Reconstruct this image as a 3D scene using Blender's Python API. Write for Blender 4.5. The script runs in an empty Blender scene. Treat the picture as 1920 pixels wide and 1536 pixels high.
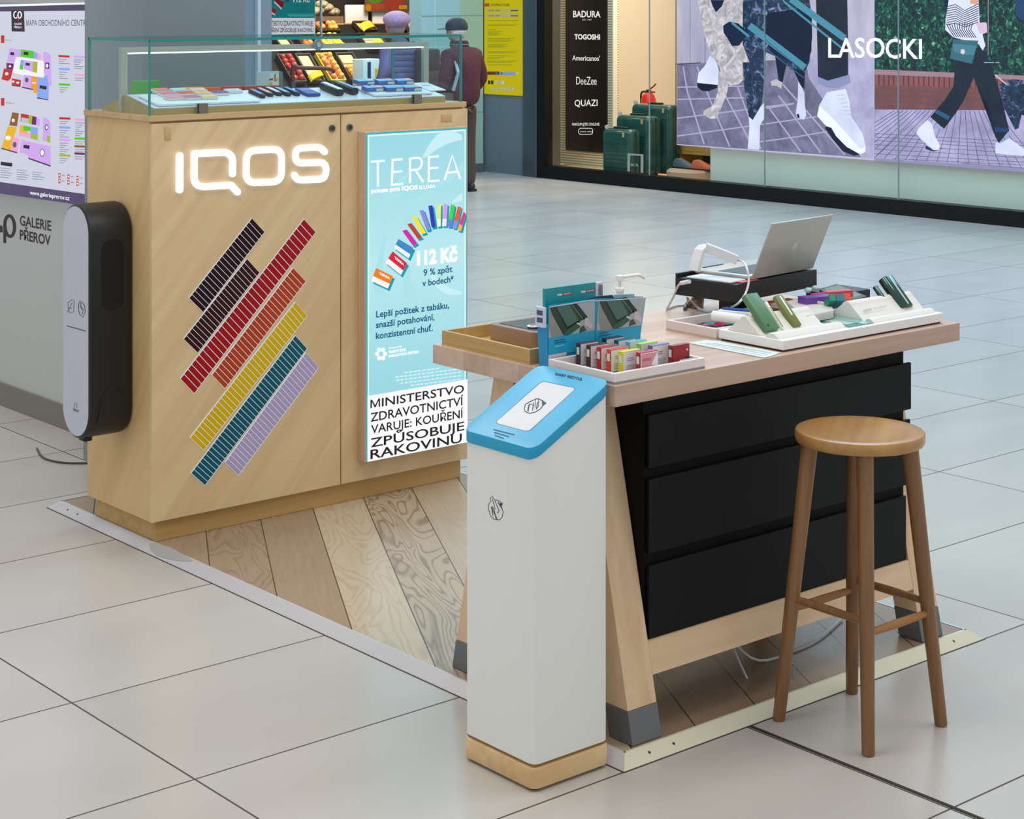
import bpy, bmesh, math, random
from mathutils import Vector, Matrix, Euler
random.seed(7)
SC = bpy.context.scene
COL = SC.collection

# ------------------------------------------------------------------ camera
FPX = 3492.0
CAMH = 1.8
HA = math.radians(49.79)
cam = bpy.data.cameras.new('camera')
cam.sensor_width = 36.0
cam.sensor_fit = 'HORIZONTAL'
cam.lens = FPX / 1920 * 36.0
cam.shift_y = -(768 + 3) / 1920.0
cam.clip_end = 200
cam_o = bpy.data.objects.new('camera', cam)
cam_o.location = (0, 0, CAMH)
cam_o.rotation_euler = (math.pi / 2, 0, HA - math.pi / 2)
COL.objects.link(cam_o)
SC.camera = cam_o

# ------------------------------------------------------------------ world, lamps, exposure
w = bpy.data.worlds.new('mall_light')
SC.world = w
w.use_nodes = True
bg = w.node_tree.nodes['Background']
bg.inputs[0].default_value = (0.93, 0.97, 1.0, 1)
bg.inputs[1].default_value = 0.72


def area(name, loc, size, power, color, rot=(0, 0, 0), size_y=None):
    l = bpy.data.lights.new(name, 'AREA')
    l.shape = 'RECTANGLE'
    l.size = size
    l.size_y = size_y or size
    l.energy = power
    l.color = color
    o = bpy.data.objects.new(name, l)
    o.location = loc
    o.rotation_euler = rot
    COL.objects.link(o)
    return o


for x, y in [(2.0, 3.6), (4.6, 2.4), (2.6, 7.2)]:
    area('ceiling_lamp', (x, y, 4.6), 1.5, 44, (1.0, 0.96, 0.90))
for x, y in [(7.2, 6.2), (9.8, 4.4), (6.4, 11.0), (10.2, 9.0), (9.6, 12.6)]:
    area('added_cool_fill', (x, y, 5.2), 2.4, 108, (0.40, 0.72, 1.0))  # unseen cool fill lamps, added to turn the far floor bluer
area('market_lamp', (11.6, 15.9, 3.3), 1.8, 150, (1.0, 0.84, 0.64), (0.25, 0, 0), 1.0)
area('shop_lamp', (13.6, 13.0, 3.1), 1.6, 120, (1.0, 0.80, 0.56), (0, 0, 0), 3.0)

SC.view_settings.view_transform = 'Standard'
SC.view_settings.look = 'None'
SC.view_settings.gamma = 1.0
SC.view_settings.exposure = 0.0
try:
    SC.view_settings.use_curve_mapping = False
except Exception:
    pass

# ------------------------------------------------------------------ projection helpers
FW = Vector((math.cos(HA), math.sin(HA), 0))
RT = Vector((math.sin(HA), -math.cos(HA), 0))
CP = Vector((0, 0, CAMH))


def ray(x, y):
    return FW + RT * ((x - 960) / FPX) - Vector((0, 0, 1)) * ((y + 3) / FPX)


def P(x, y, pl):
    """point of the photograph's pixel on a real plane of the place: pl = ('X', v) / ('Y', v) / ('Z', v) / (point, normal)"""
    r = ray(x, y)
    if isinstance(pl[0], str):
        i = 'XYZ'.index(pl[0])
        return CP + r * ((pl[1] - CP[i]) / r[i])
    p0, n = Vector(pl[0]), Vector(pl[1])
    return CP + r * ((p0 - CP).dot(n) / r.dot(n))


# ------------------------------------------------------------------ materials
def lin(h):
    h = h.lstrip('#')
    c = [int(h[i:i + 2], 16) / 255 for i in (0, 2, 4)]
    return tuple(((v + 0.055) / 1.055) ** 2.4 if v > 0.04045 else v / 12.92 for v in c)


MATS = {}


def mat(hexc, rough=0.5, metal=0.0, emit=0.0, spec=0.5, coat=0.0):
    key = (hexc, rough, metal, emit, spec, coat)
    if key in MATS:
        return MATS[key]
    m = bpy.data.materials.new('paint_' + hexc.strip('#'))
    m.use_nodes = True
    b = m.node_tree.nodes['Principled BSDF']
    c = lin(hexc)
    b.inputs['Base Color'].default_value = (*c, 1)
    b.inputs['Roughness'].default_value = rough
    b.inputs['Metallic'].default_value = metal
    b.inputs['Specular IOR Level'].default_value = spec
    b.inputs['Coat Weight'].default_value = coat
    if emit:
        b.inputs['Specular IOR Level'].default_value = 0.12
        b.inputs['Base Color'].default_value = (c[0] * .1, c[1] * .1, c[2] * .1, 1)
        b.inputs['Emission Color'].default_value = (*c, 1)
        b.inputs['Emission Strength'].default_value = emit
    MATS[key] = m
    return m


class NT:
    def __init__(s, name, rough=0.5, metal=0.0, spec=0.5):
        s.m = bpy.data.materials.new(name)
        s.m.use_nodes = True
        s.t = s.m.node_tree
        s.b = s.t.nodes['Principled BSDF']
        s.b.inputs['Roughness'].default_value = rough
        s.b.inputs['Metallic'].default_value = metal
        s.b.inputs['Specular IOR Level'].default_value = spec
        s.tc = s.t.nodes.new('ShaderNodeTexCoord')

    def n(s, typ, **kw):
        nd = s.t.nodes.new(typ)
        for k, v in kw.items():
            if k.startswith('i_'):
                k = k[2:]
                k = int(k) if k.isdigit() else k
                nd.inputs[k].default_value = v
            else:
                setattr(nd, k, v)
        return nd

    def l(s, a, b):
        s.t.links.new(a, b)

    def math(s, op, a, b=None, c=None):
        nd = s.t.nodes.new('ShaderNodeMath')
        nd.operation = op
        for i, v in enumerate((a, b, c)):
            if v is None:
                continue
            if isinstance(v, (int, float)):
                nd.inputs[i].default_value = v
            else:
                s.l(v, nd.inputs[i])
        return nd.outputs[0]

    def mix(s, f, a, b, typ='MIX'):
        nd = s.t.nodes.new('ShaderNodeMix')
        nd.data_type = 'RGBA'
        nd.blend_type = typ
        for i, v in ((0, f), (6, a), (7, b)):
            if isinstance(v, (int, float)):
                nd.inputs[i].default_value = v
            elif isinstance(v, tuple):
                nd.inputs[i].default_value = (*v, 1) if len(v) == 3 else v
            else:
                s.l(v, nd.inputs[i])
        return nd.outputs[2]

    def pos(s):
        g = s.t.nodes.new('ShaderNodeNewGeometry')
        return g.outputs['Position']

    def xyz(s, v):
        nd = s.t.nodes.new('ShaderNodeSeparateXYZ')
        s.l(v, nd.inputs[0])
        return nd.outputs

    def mapping(s, v, rot=(0, 0, 0), scale=(1, 1, 1), loc=(0, 0, 0)):
        nd = s.n('ShaderNodeMapping')
        s.l(v, nd.inputs[0])
        nd.inputs['Location'].default_value = loc
        nd.inputs['Rotation'].default_value = rot
        nd.inputs['Scale'].default_value = scale
        return nd.outputs[0]


def wood(name, c1, c2, rot=(0, 0, 0), along='x', freq=26, rough=0.42, stretch=0.05, spec=0.4, plank=0):
    """wood with the grain running along an axis (after rotating the object's coordinates)"""
    t = NT(name, rough, 0, spec)
    v = t.mapping(t.tc.outputs['Object'], rot=rot)
    s = {'x': (stretch, 1, 1), 'y': (1, stretch, 1), 'z': (1, 1, stretch)}[along]
    v2 = t.mapping(v, scale=s)
    n1 = t.n('ShaderNodeTexNoise', i_Scale=freq, i_Detail=7.0, i_Roughness=0.62, i_Distortion=0.35)
    n2 = t.n('ShaderNodeTexNoise', i_Scale=freq * 0.22, i_Detail=2.0, i_Distortion=0.8)
    t.l(v2, n1.inputs['Vector'])
    t.l(v2, n2.inputs['Vector'])
    f = t.math('ADD', t.math('MULTIPLY', n1.outputs[0], 0.6), t.math('MULTIPLY', n2.outputs[0], 0.5))
    if plank:
        ax = {'x': 1, 'y': 0, 'z': 0}[along]
        q = t.math('FLOOR', t.math('DIVIDE', t.xyz(v)[ax], plank))
        wn = t.n('ShaderNodeTexWhiteNoise', noise_dimensions='1D')
        t.l(q, wn.inputs['W'])
        f = t.math('ADD', f, t.math('MULTIPLY', t.math('SUBTRACT', wn.outputs[0], 0.5), 0.28))
    r = t.n('ShaderNodeValToRGB')
    r.color_ramp.elements[0].position = 0.34
    r.color_ramp.elements[0].color = (*lin(c2), 1)
    r.color_ramp.elements[1].position = 0.70
    r.color_ramp.elements[1].color = (*lin(c1), 1)
    t.l(f, r.inputs[0])
    t.l(r.outputs[0], t.b.inputs['Base Color'])
    bp = t.n('ShaderNodeBump', i_Strength=0.08, i_Distance=0.002)
    t.l(n1.outputs[0], bp.inputs['Height'])
    t.l(bp.outputs[0], t.b.inputs['Normal'])
    return t.m


def speckle(name, c1, c2, freq=300, rough=0.6, metal=0.0, bump=0.0, emit=0.0, detail=3.0, spec=0.5, lo=.35, hi=.65):
    t = NT(name, rough, metal, spec)
    n1 = t.n('ShaderNodeTexNoise', i_Scale=freq, i_Detail=detail)
    t.l(t.tc.outputs['Object'], n1.inputs['Vector'])
    r = t.n('ShaderNodeValToRGB')
    r.color_ramp.elements[0].position = lo
    r.color_ramp.elements[0].color = (*lin(c1), 1)
    r.color_ramp.elements[1].position = hi
    r.color_ramp.elements[1].color = (*lin(c2), 1)
    t.l(n1.outputs[0], r.inputs[0])
    t.l(r.outputs[0], t.b.inputs['Base Color'])
    if emit:
        t.l(r.outputs[0], t.b.inputs['Emission Color'])
        t.b.inputs['Emission Strength'].default_value = emit
    if bump:
        bp = t.n('ShaderNodeBump', i_Strength=bump, i_Distance=0.002)
        t.l(n1.outputs[0], bp.inputs['Height'])
        t.l(bp.outputs[0], t.b.inputs['Normal'])
    return t.m


def glass_mat(name, tint, refl=1.0):
    m = bpy.data.materials.new(name)
    m.use_nodes = True
    t = m.node_tree
    t.nodes.clear()
    o = t.nodes.new('ShaderNodeOutputMaterial')
    mx = t.nodes.new('ShaderNodeMixShader')
    tr = t.nodes.new('ShaderNodeBsdfTransparent')
    tr.inputs[0].default_value = (*tint, 1)
    gl = t.nodes.new('ShaderNodeBsdfGlossy')
    gl.inputs['Roughness'].default_value = 0.02
    fr = t.nodes.new('ShaderNodeFresnel')
    fr.inputs[0].default_value = 1.45
    mu = t.nodes.new('ShaderNodeMath')
    mu.operation = 'MULTIPLY'
    mu.inputs[1].default_value = refl
    ge = t.nodes.new('ShaderNodeNewGeometry')
    m2 = t.nodes.new('ShaderNodeMath')
    m2.operation = 'SUBTRACT'
    m2.inputs[0].default_value = 1.0
    t.links.new(ge.outputs['Backfacing'], m2.inputs[1])
    m3 = t.nodes.new('ShaderNodeMath')
    m3.operation = 'MULTIPLY'
    t.links.new(fr.outputs[0], mu.inputs[0])
    t.links.new(mu.outputs[0], m3.inputs[0])
    t.links.new(m2.outputs[0], m3.inputs[1])
    t.links.new(m3.outputs[0], mx.inputs[0])
    t.links.new(tr.outputs[0], mx.inputs[1])
    t.links.new(gl.outputs[0], mx.inputs[2])
    t.links.new(mx.outputs[0], o.inputs[0])
    return m


# ------------------------------------------------------------------ mesh builder
_txt = {}
_wid = {}


def _mesh2d(s, bold):
    cu = bpy.data.curves.new('t', 'FONT')
    cu.body = s
    cu.resolution_u = 3
    if bold:
        cu.offset = bold
    o = bpy.data.objects.new('t', cu)
    COL.objects.link(o)
    bpy.context.view_layer.update()
    dg = bpy.context.evaluated_depsgraph_get()
    me = bpy.data.meshes.new_from_object(o.evaluated_get(dg))
    v = [(a.co.x, a.co.y) for a in me.vertices]
    f = [tuple(p.vertices) for p in me.polygons]
    bpy.data.meshes.remove(me)
    bpy.data.objects.remove(o)
    bpy.data.curves.remove(cu)
    return v, f


def _width(s):
    if s not in _wid:
        v, f = _mesh2d(s, 0)
        _wid[s] = max(a[0] for a in v) - min(a[0] for a in v)
    return _wid[s]


def text_geo(s, bold):
    """outline of a line of lettering, set glyph by glyph"""
    k = (s, bold)
    if k in _txt:
        return _txt[k]
    if s == 'H':
        _txt[k] = _mesh2d(s, bold)
        return _txt[k]
    V, F = [], []
    pen = 0.0
    hh = _width('HH')
    for ch in s:
        if ch != ' ':
            g = ('glyph', ch, bold)
            if g not in _txt:
                v, f = _mesh2d(ch, bold)
                if ch == 'M':
                    x0, x1 = min(a[0] for a in v), max(a[0] for a in v)
                    y1 = max(a[1] for a in v)
                    q = .075 + 2 * bold
                    xm = (x0 + x1) / 2
                    v = [(x0, 0), (x0, y1), (x0 + q * 1.15, y1), (xm, y1 * .30), (x1 - q * 1.15, y1), (x1, y1), (x1, 0), (x1 - q, 0), (x1 - q, y1 * .74), (xm + q * .4, 0.02), (xm - q * .4, 0.02), (x0 + q, y1 * .74), (x0 + q, 0)]
                    f = [(0, 12, 11, 1), (1, 11, 2), (2, 11, 10, 3), (3, 10, 9), (3, 9, 8, 4), (4, 8, 5), (5, 8, 7, 6)]
                _txt[g] = (v, f)
            v, f = _txt[g]
            n = len(V)
            V += [(a + pen, b_) for a, b_ in v]
            F += [tuple(i + n for i in q_) for q_ in f]
        pen += _width('H' + ch + 'H') - hh
    _txt[k] = (V, F)
    return V, F


def smooth_edges(bm, ang=32):
    for f in bm.faces:
        f.smooth = True
    lim = math.radians(ang)
    for e in bm.edges:
        if len(e.link_faces) == 2:
            e.smooth = e.calc_face_angle(3.0) < lim
        else:
            e.smooth = False


class MB:
    def __init__(s):
        s.bm = bmesh.new()
        s.ms = []
        s.M = Matrix.Identity(4)
        s.lay = 0

    def mi(s, m):
        if isinstance(m, str):
            m = mat(m)
        if m not in s.ms:
            s.ms.append(m)
        return s.ms.index(m)

    def _add(s, b2, m):
        i = s.mi(m)
        for f in b2.faces:
            f.material_index = i
        b2.transform(s.M)
        me = bpy.data.meshes.new('x')
        b2.to_mesh(me)
        b2.free()
        s.bm.from_mesh(me)
        bpy.data.meshes.remove(me)

    def box(s, x0, y0, z0, x1, y1, z1, m, bev=0.0, seg=2, R=None):
        b = bmesh.new()
        bmesh.ops.create_cube(b, size=1)
        b.transform(Matrix.Translation(((x0 + x1) / 2, (y0 + y1) / 2, (z0 + z1) / 2)) @ Matrix.Diagonal((abs(x1 - x0), abs(y1 - y0), abs(z1 - z0), 1)))
        if bev:
            bmesh.ops.bevel(b, geom=b.edges[:], offset=bev, segments=seg, affect='EDGES', profile=0.5)
        if R:
            b.transform(R)
        s._add(b, m)

    def vbox(s, x0, y0, z0, x1, y1, z1, m, rad, seg=5, bev=0):
        """box with rounded vertical edges"""
        b = bmesh.new()
        bmesh.ops.create_cube(b, size=1)
        b.transform(Matrix.Translation(((x0 + x1) / 2, (y0 + y1) / 2, (z0 + z1) / 2)) @ Matrix.Diagonal((abs(x1 - x0), abs(y1 - y0), abs(z1 - z0), 1)))
        es = [e for e in b.edges if abs(e.verts[0].co.z - e.verts[1].co.z) > 1e-6]
        bmesh.ops.bevel(b, geom=es, offset=rad, segments=seg, affect='EDGES', profile=0.5)
        if bev:
            es = [e for e in b.edges if abs(e.verts[0].co.z - e.verts[1].co.z) < 1e-6]
            bmesh.ops.bevel(b, geom=es, offset=bev, segments=2, affect='EDGES', profile=0.5)
        s._add(b, m)

    def poly(s, pts, m):
        b = bmesh.new()
        vs = [b.verts.new(Vector(p)) for p in pts]
        b.faces.new(vs)
        bmesh.ops.triangulate(b, faces=b.faces[:])
        s._add(b, m)

    def prism(s, pts, vec, m, bev=0.0, seg=2):
        b = bmesh.new()
        vec = Vector(vec)
        A = [b.verts.new(Vector(p)) for p in pts]
        B = [b.verts.new(Vector(p) + vec) for p in pts]
        n = len(pts)
        b.faces.new(A)
        b.faces.new(B[::-1])
        for i in range(n):
            b.faces.new((A[i], B[i], B[(i + 1) % n], A[(i + 1) % n]))
        bmesh.ops.recalc_face_normals(b, faces=b.faces[:])
        if bev:
            bmesh.ops.bevel(b, geom=b.edges[:], offset=bev, segments=seg, affect='EDGES', profile=0.5)
        s._add(b, m)

    def cyl(s, p0, p1, r0, r1, m, n=24, caps=True):
        p0, p1 = Vector(p0), Vector(p1)
        d = (p1 - p0)
        L = d.length
        b = bmesh.new()
        bmesh.ops.create_cone(b, cap_ends=caps, segments=n, radius1=r0, radius2=r1, depth=L)
        b.transform(Matrix.Translation((p0 + p1) / 2) @ d.to_track_quat('Z', 'Y').to_matrix().to_4x4())
        s._add(b, m)

    def sph(s, c, r, m, sc=(1, 1, 1), u=16, v=10, R=None):
        b = bmesh.new()
        bmesh.ops.create_uvsphere(b, u_segments=u, v_segments=v, radius=r)
        T = Matrix.Translation(c) @ (R or Matrix.Identity(4)) @ Matrix.Diagonal((*sc, 1))
        b.transform(T)
        s._add(b, m)

    def tube(s, pts, r, m, n=8, rect=None):
        pts = [Vector(p) for p in pts]
        b = bmesh.new()
        rings = []
        up = Vector((0, 0, 1))
        prev = None
        for i, p in enumerate(pts):
            if i == 0:
                t = pts[1] - pts[0]
            elif i == len(pts) - 1:
                t = pts[-1] - pts[-2]
            else:
                t = (pts[i + 1] - p).normalized() + (p - pts[i - 1]).normalized()
            t.normalize()
            if prev is None:
                ref = up if abs(t.z) < 0.9 else Vector((1, 0, 0))
                a = t.cross(ref).normalized()
            else:
                a = (prev - t * prev.dot(t)).normalized()
            prev = a
            c = t.cross(a).normalized()
            rr = r[i] if isinstance(r, (list, tuple)) else r
            if rect:
                w2, h2 = rect[0] / 2, rect[1] / 2
                ring = [b.verts.new(p + a * x * w2 + c * y * h2) for x, y in ((-1, -1), (1, -1), (1, 1), (-1, 1))]
            else:
                ring = [b.verts.new(p + (a * math.cos(2 * math.pi * k / n) + c * math.sin(2 * math.pi * k / n)) * rr) for k in range(n)]
            rings.append(ring)
        for A, B in zip(rings, rings[1:]):
            k = len(A)
            for j in range(k):
                b.faces.new((A[j], A[(j + 1) % k], B[(j + 1) % k], B[j]))
        b.faces.new(rings[0][::-1])
        b.faces.new(rings[-1])
        bmesh.ops.recalc_face_normals(b, faces=b.faces[:])
        s._add(b, m)

    def lathe(s, prof, c, m, n=28, sc=(1, 1)):
        b = bmesh.new()
        rings = []
        for r, z in prof:
            rings.append([b.verts.new((c[0] + sc[0] * r * math.cos(2 * math.pi * k / n), c[1] + sc[1] * r * math.sin(2 * math.pi * k / n), c[2] + z)) for k in range(n)])
        for A, B in zip(rings, rings[1:]):
            for j in range(n):
                b.faces.new((A[j], A[(j + 1) % n], B[(j + 1) % n], B[j]))
        b.faces.new(rings[0][::-1])
        b.faces.new(rings[-1])
        bmesh.ops.recalc_face_normals(b, faces=b.faces[:])
        s._add(b, m)

    def loft(s, rings, m, closed=True):
        b = bmesh.new()
        R = [[b.verts.new(Vector(p)) for p in r] for r in rings]
        for A, B in zip(R, R[1:]):
            k = len(A)
            for j in range(k):
                b.faces.new((A[j], A[(j + 1) % k], B[(j + 1) % k], B[j]))
        if closed:
            b.faces.new(R[0][::-1])
            b.faces.new(R[-1])
        bmesh.ops.recalc_face_normals(b, faces=b.faces[:])
        s._add(b, m)

    def text(s, st, p0, p1, h, m, bold=0.0, off=None):
        """flat text with its baseline running from p0 to p1 and capital height vector h"""
        v, f = text_geo(st, bold)
        hv, _ = text_geo('H', 0.0)
        cap = max(a[1] for a in hv)
        x0, x1 = min(a[0] for a in v), max(a[0] for a in v)
        p0, p1, h = Vector(p0), Vector(p1), Vector(h)
        d = (p1 - p0)
        off = Vector(off) if off else Vector((0, 0, 0))
        b = bmesh.new()
        vs = [b.verts.new(p0 + d * ((x - x0) / (x1 - x0)) + h * (y / cap) + off) for x, y in v]
        for q in f:
            try:
                b.faces.new([vs[i] for i in q])
            except ValueError:
                pass
        s._add(b, m)


class Flat:
    """artwork printed on a plane: polygons, strokes and text in the photograph's pixels, stacked in hairline layers in one mesh"""

    def __init__(s, mb, pl, n, step=0.0004, conv=None):
        s.mb, s.pl, s.n, s.step, s.k = mb, pl, Vector(n), step, 0
        s.conv = conv or (lambda x, y: (x, y))

    def p(s, x, y, k=None):
        x, y = s.conv(x, y)
        return P(x, y, s.pl) + s.n * (s.step * (s.k if k is None else k))

    def poly(s, pts, m, up=True):
        if up:
            s.k += 1
        s.mb.poly([s.p(x, y) for x, y in pts], m)

    def quad(s, x0, y0, x1, y1, m, up=True):
        s.poly([(x0, y0), (x1, y0), (x1, y1), (x0, y1)], m, up)

    def stroke(s, pts, wd, m, up=True, closed=False):
        if up:
            s.k += 1
        if closed:
            pts = list(pts) + [pts[0]]
        L, R = [], []
        n = len(pts)
        for i, (x, y) in enumerate(pts):
            a = pts[max(i - 1, 0)]
            b = pts[min(i + 1, n - 1)]
            if closed and i in (0, n - 1):
                a, b = pts[-2], pts[1]
            dx, dy = b[0] - a[0], b[1] - a[1]
            q = math.hypot(dx, dy) or 1
            ww = wd[i] if isinstance(wd, (list, tuple)) else wd
            L.append((x - dy / q * ww / 2, y + dx / q * ww / 2))
            R.append((x + dy / q * ww / 2, y - dx / q * ww / 2))
        for i in range(n - 1):
            s.mb.poly([s.p(*L[i]), s.p(*L[i + 1]), s.p(*R[i + 1]), s.p(*R[i])], m)

    def text(s, st, x0, y0, x1, y1, cap, m, bold=0.0):
        s.k += 1
        a, b = s.p(x0, y0), s.p(x1, y1)
        s.mb.text(st, a, b, s.p(x0, y0 - cap) - a, m, bold)


def arc_path(pts):
    """polyline of (x, y, corner radius) with its corners rounded"""
    out = []
    n = len(pts)
    for i, q in enumerate(pts):
        x, y = q[0], q[1]
        r = q[2] if len(q) > 2 else 0
        if r == 0 or i in (0, n - 1):
            out.append((x, y))
            continue
        a, b = Vector(pts[i - 1][:2]), Vector(pts[i + 1][:2])
        c = Vector((x, y))
        d1, d2 = (a - c), (b - c)
        r1 = min(r, d1.length * .5)
        r2 = min(r, d2.length * .5)
        A, B = c + d1.normalized() * r1, c + d2.normalized() * r2
        for k in range(7):
            t = k / 6
            v = A * (1 - t) ** 2 + c * 2 * t * (1 - t) + B * t * t
            out.append((v.x, v.y))
    return out


def bez(pts, n=8):
    """catmull-rom through points (2D or 3D)"""
    ps = [Vector(p) for p in pts]
    ps = [ps[0]] + ps + [ps[-1]]
    out = []
    for i in range(1, len(ps) - 2):
        a, b, c, d = ps[i - 1], ps[i], ps[i + 1], ps[i + 2]
        for k in range(n):
            t = k / n
            out.append(0.5 * ((2 * b) + (c - a) * t + (2 * a - 5 * b + 4 * c - d) * t * t + (3 * b - a - 3 * c + d) * t ** 3))
    out.append(ps[-2])
    return out


# ------------------------------------------------------------------ object helpers
def tag(o, label=None, cat=None, group=None, kind=None):
    if label:
        o['label'] = label
    if cat:
        o['category'] = cat
    if group:
        o['group'] = group
    if kind:
        o['kind'] = kind
    return o


def origin_of(o):
    v = Vector((0, 0, 0))
    while o is not None:
        v = v + o.location
        o = o.parent
    return v


def thing(name, label, cat, loc, group=None, rot=(0, 0, 0)):
    o = bpy.data.objects.new(name, None)
    o.empty_display_size = 0.05
    o.location = loc
    o.rotation_euler = rot
    COL.objects.link(o)
    return tag(o, label, cat, group)


def put(name, mb, parent=None, label=None, cat=None, group=None, kind=None, smooth=32, local=False):
    bmesh.ops.remove_doubles(mb.bm, verts=mb.bm.verts[:], dist=1e-7)
    if smooth:
        smooth_edges(mb.bm, smooth)
    me = bpy.data.meshes.new(name)
    if parent is not None:
        if not local:
            mb.bm.transform(Matrix.Translation(-origin_of(parent)))
        loc = Vector((0, 0, 0))
    else:
        vs = [v.co for v in mb.bm.verts]
        lo = [min(v[i] for v in vs) for i in range(3)]
        hi = [max(v[i] for v in vs) for i in range(3)]
        loc = Vector(((lo[0] + hi[0]) / 2, (lo[1] + hi[1]) / 2, lo[2]))
        if local:
            loc = Vector((0, 0, 0))
        mb.bm.transform(Matrix.Translation(-loc))
    mb.bm.to_mesh(me)
    mb.bm.free()
    for m in mb.ms:
        me.materials.append(m)
    o = bpy.data.objects.new(name, me)
    o.location = loc
    COL.objects.link(o)
    if parent is not None:
        o.parent = parent
    return tag(o, label, cat, group, kind)


def dup(o, parent=None):
    c = o.copy()
    COL.objects.link(c)
    if parent is not None:
        c.parent = parent
    for ch in o.children:
        dup(ch, c)
    return c
# ------------------------------------------------------------------ shared materials
OAK = wood('cabinet_oak', '#ead0a4', '#d6b98c', rot=(0, math.radians(50), 0), along='x', freq=30, stretch=0.045, plank=0.085, rough=0.45)
OAKSIDE = wood('cabinet_side_oak', '#cba76c', '#b48c50', rot=(math.radians(-60), 0, 0), along='y', freq=30, stretch=0.045, plank=0.085, rough=0.45)
OAKH = wood('oak_edge', '#c9a66b', '#b08a50', along='x', freq=34, stretch=0.04)
OAKY = wood('oak_edge_across', '#c9a66b', '#b08a50', along='y', freq=34, stretch=0.04)
TBL = wood('table_oak', '#cfb29f', '#b4947f', along='x', freq=30, stretch=0.05, rough=0.4, plank=0.11)
TBLY = wood('table_oak_end', '#b3978a', '#9a7e70', along='z', freq=30, stretch=0.06, rough=0.5)
BEECH = wood('pale_beech', '#e6c7a2', '#d3b08a', along='z', freq=40, stretch=0.03, rough=0.5)
BEECHX = wood('pale_beech_rail', '#e6c7a2', '#d3b08a', along='x', freq=40, stretch=0.03, rough=0.5)
PINE = wood('pine_base', '#e6c493', '#c99e68', along='x', freq=22, stretch=0.06, rough=0.5)
PINEY = wood('pine_base_side', '#e6c493', '#c99e68', along='y', freq=22, stretch=0.06, rough=0.5)
STOOLW = wood('stool_wood', '#936a45', '#6c4726', along='z', freq=46, stretch=0.035, rough=0.32, spec=0.5)
STOOLT = wood('stool_seat_wood', '#bb8d52', '#9c7040', rot=(0, 0, math.radians(-35)), along='x', freq=30, stretch=0.05, rough=0.28, spec=0.5)
WALNUT = wood('walnut', '#a68468', '#7d5f48', along='y', freq=36, stretch=0.05)
TRAYW = wood('tray_wood', '#c9a56a', '#b08c50', along='y', freq=36, stretch=0.05)
ALU = mat('#c9cbcc', 0.35, 0.6)
ALUW = mat('#c6c2c4', 0.4, 0.1)
BLACK = speckle('black_laminate', '#07080a', '#0d0f12', freq=500, rough=0.55, spec=0.22)
BLACKP = mat('#101112', 0.4)
CAP = mat('#6f7173', 0.45, 0.3)
WHITE = mat('#ecebe6', 0.45)
WHITEB = mat('#eceae8', 0.4)
CHROME = mat('#8a8c8f', 0.25, 0.9)
GLASS = glass_mat('clear_glass', (0.90, 0.965, 0.96))
GLASSE = mat('#238580', 0.15)

# ------------------------------------------------------------------ floor
t = NT('floor_tiles', 0.24, 0, 0.6)
X, Y, Z = t.xyz(t.pos())


def gridline(c, off, per, half):
    f = t.math('FRACT', t.math('DIVIDE', t.math('SUBTRACT', c, off - per / 2 - 40 * per), per))
    return t.math('LESS_THAN', t.math('ABSOLUTE', t.math('SUBTRACT', f, 0.5)), half / per)


TX, TY = 2.2126, 3.1395
gx = gridline(X, TX, 1.2, 0.0027)
gy = gridline(Y, TY, 0.61, 0.0027)
g = t.math('MAXIMUM', gx, gy)
ix = t.math('FLOOR', t.math('DIVIDE', t.math('SUBTRACT', X, TX), 1.2))
iy = t.math('FLOOR', t.math('DIVIDE', t.math('SUBTRACT', Y, TY), 0.61))
cb = t.n('ShaderNodeCombineXYZ')
t.l(ix, cb.inputs[0])
t.l(iy, cb.inputs[1])
wn = t.n('ShaderNodeTexWhiteNoise')
t.l(cb.outputs[0], wn.inputs['Vector'])
off = t.n('ShaderNodeVectorMath', operation='MULTIPLY_ADD')
t.l(wn.outputs['Color'], off.inputs[0])
off.inputs[1].default_value = (9, 9, 9)
t.l(t.pos(), off.inputs[2])
mp = t.mapping(off.outputs[0], scale=(0.9, 2.2, 1))
nz = t.n('ShaderNodeTexNoise', i_Scale=1.3, i_Detail=2.5, i_Roughness=0.45, i_Distortion=0.3)
t.l(mp, nz.inputs['Vector'])
rp = t.n('ShaderNodeValToRGB')
rp.color_ramp.elements[0].position = 0.30
rp.color_ramp.elements[0].color = (*lin('#bab4ad'), 1)
rp.color_ramp.elements[1].position = 0.68
rp.color_ramp.elements[1].color = (*lin('#c1bbb4'), 1)
t.l(nz.outputs[0], rp.inputs[0])
c = t.mix(g, rp.outputs[0], lin('#453a31'))
t.l(c, t.b.inputs['Base Color'])
rr = t.math('ADD', t.math('MULTIPLY', g, 0.5), t.math('ADD', 0.20, t.math('MULTIPLY', nz.outputs[0], 0.08)))
t.l(rr, t.b.inputs['Roughness'])
FLOOR = t.m
b = MB()
b.poly([(-4, -4, 0), (24, -4, 0), (24, 24, 0), (-4, 24, 0)], FLOOR)
put('floor', b, kind='structure', smooth=0)
b = MB()
b.box(3.417, -1, 0.0002, 3.4275, 3.134, 0.0016, mat('#2f261d', 0.8))
put('trim_1', b, kind='structure')

# ------------------------------------------------------------------ wooden deck of the kiosk
DX0, DX1, DY0, DY1, DW, DH = 2.995, 4.390, 3.139, 6.088, 0.034, 0.026
deck = thing('floor_deck', 'low platform of pale oak boards with aluminium edging under the kiosk', 'platform', ((DX0 + DX1) / 2, (DY0 + DY1) / 2, 0))
t = NT('deck_boards', 0.24, 0, 0.6)
v = t.mapping(t.pos(), rot=(0, 0, math.radians(-60.8)))
vx, vy, vz = t.xyz(v)
PWD = 0.187
a = t.math('DIVIDE', t.math('ADD', vy, 0.558), PWD)
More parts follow.
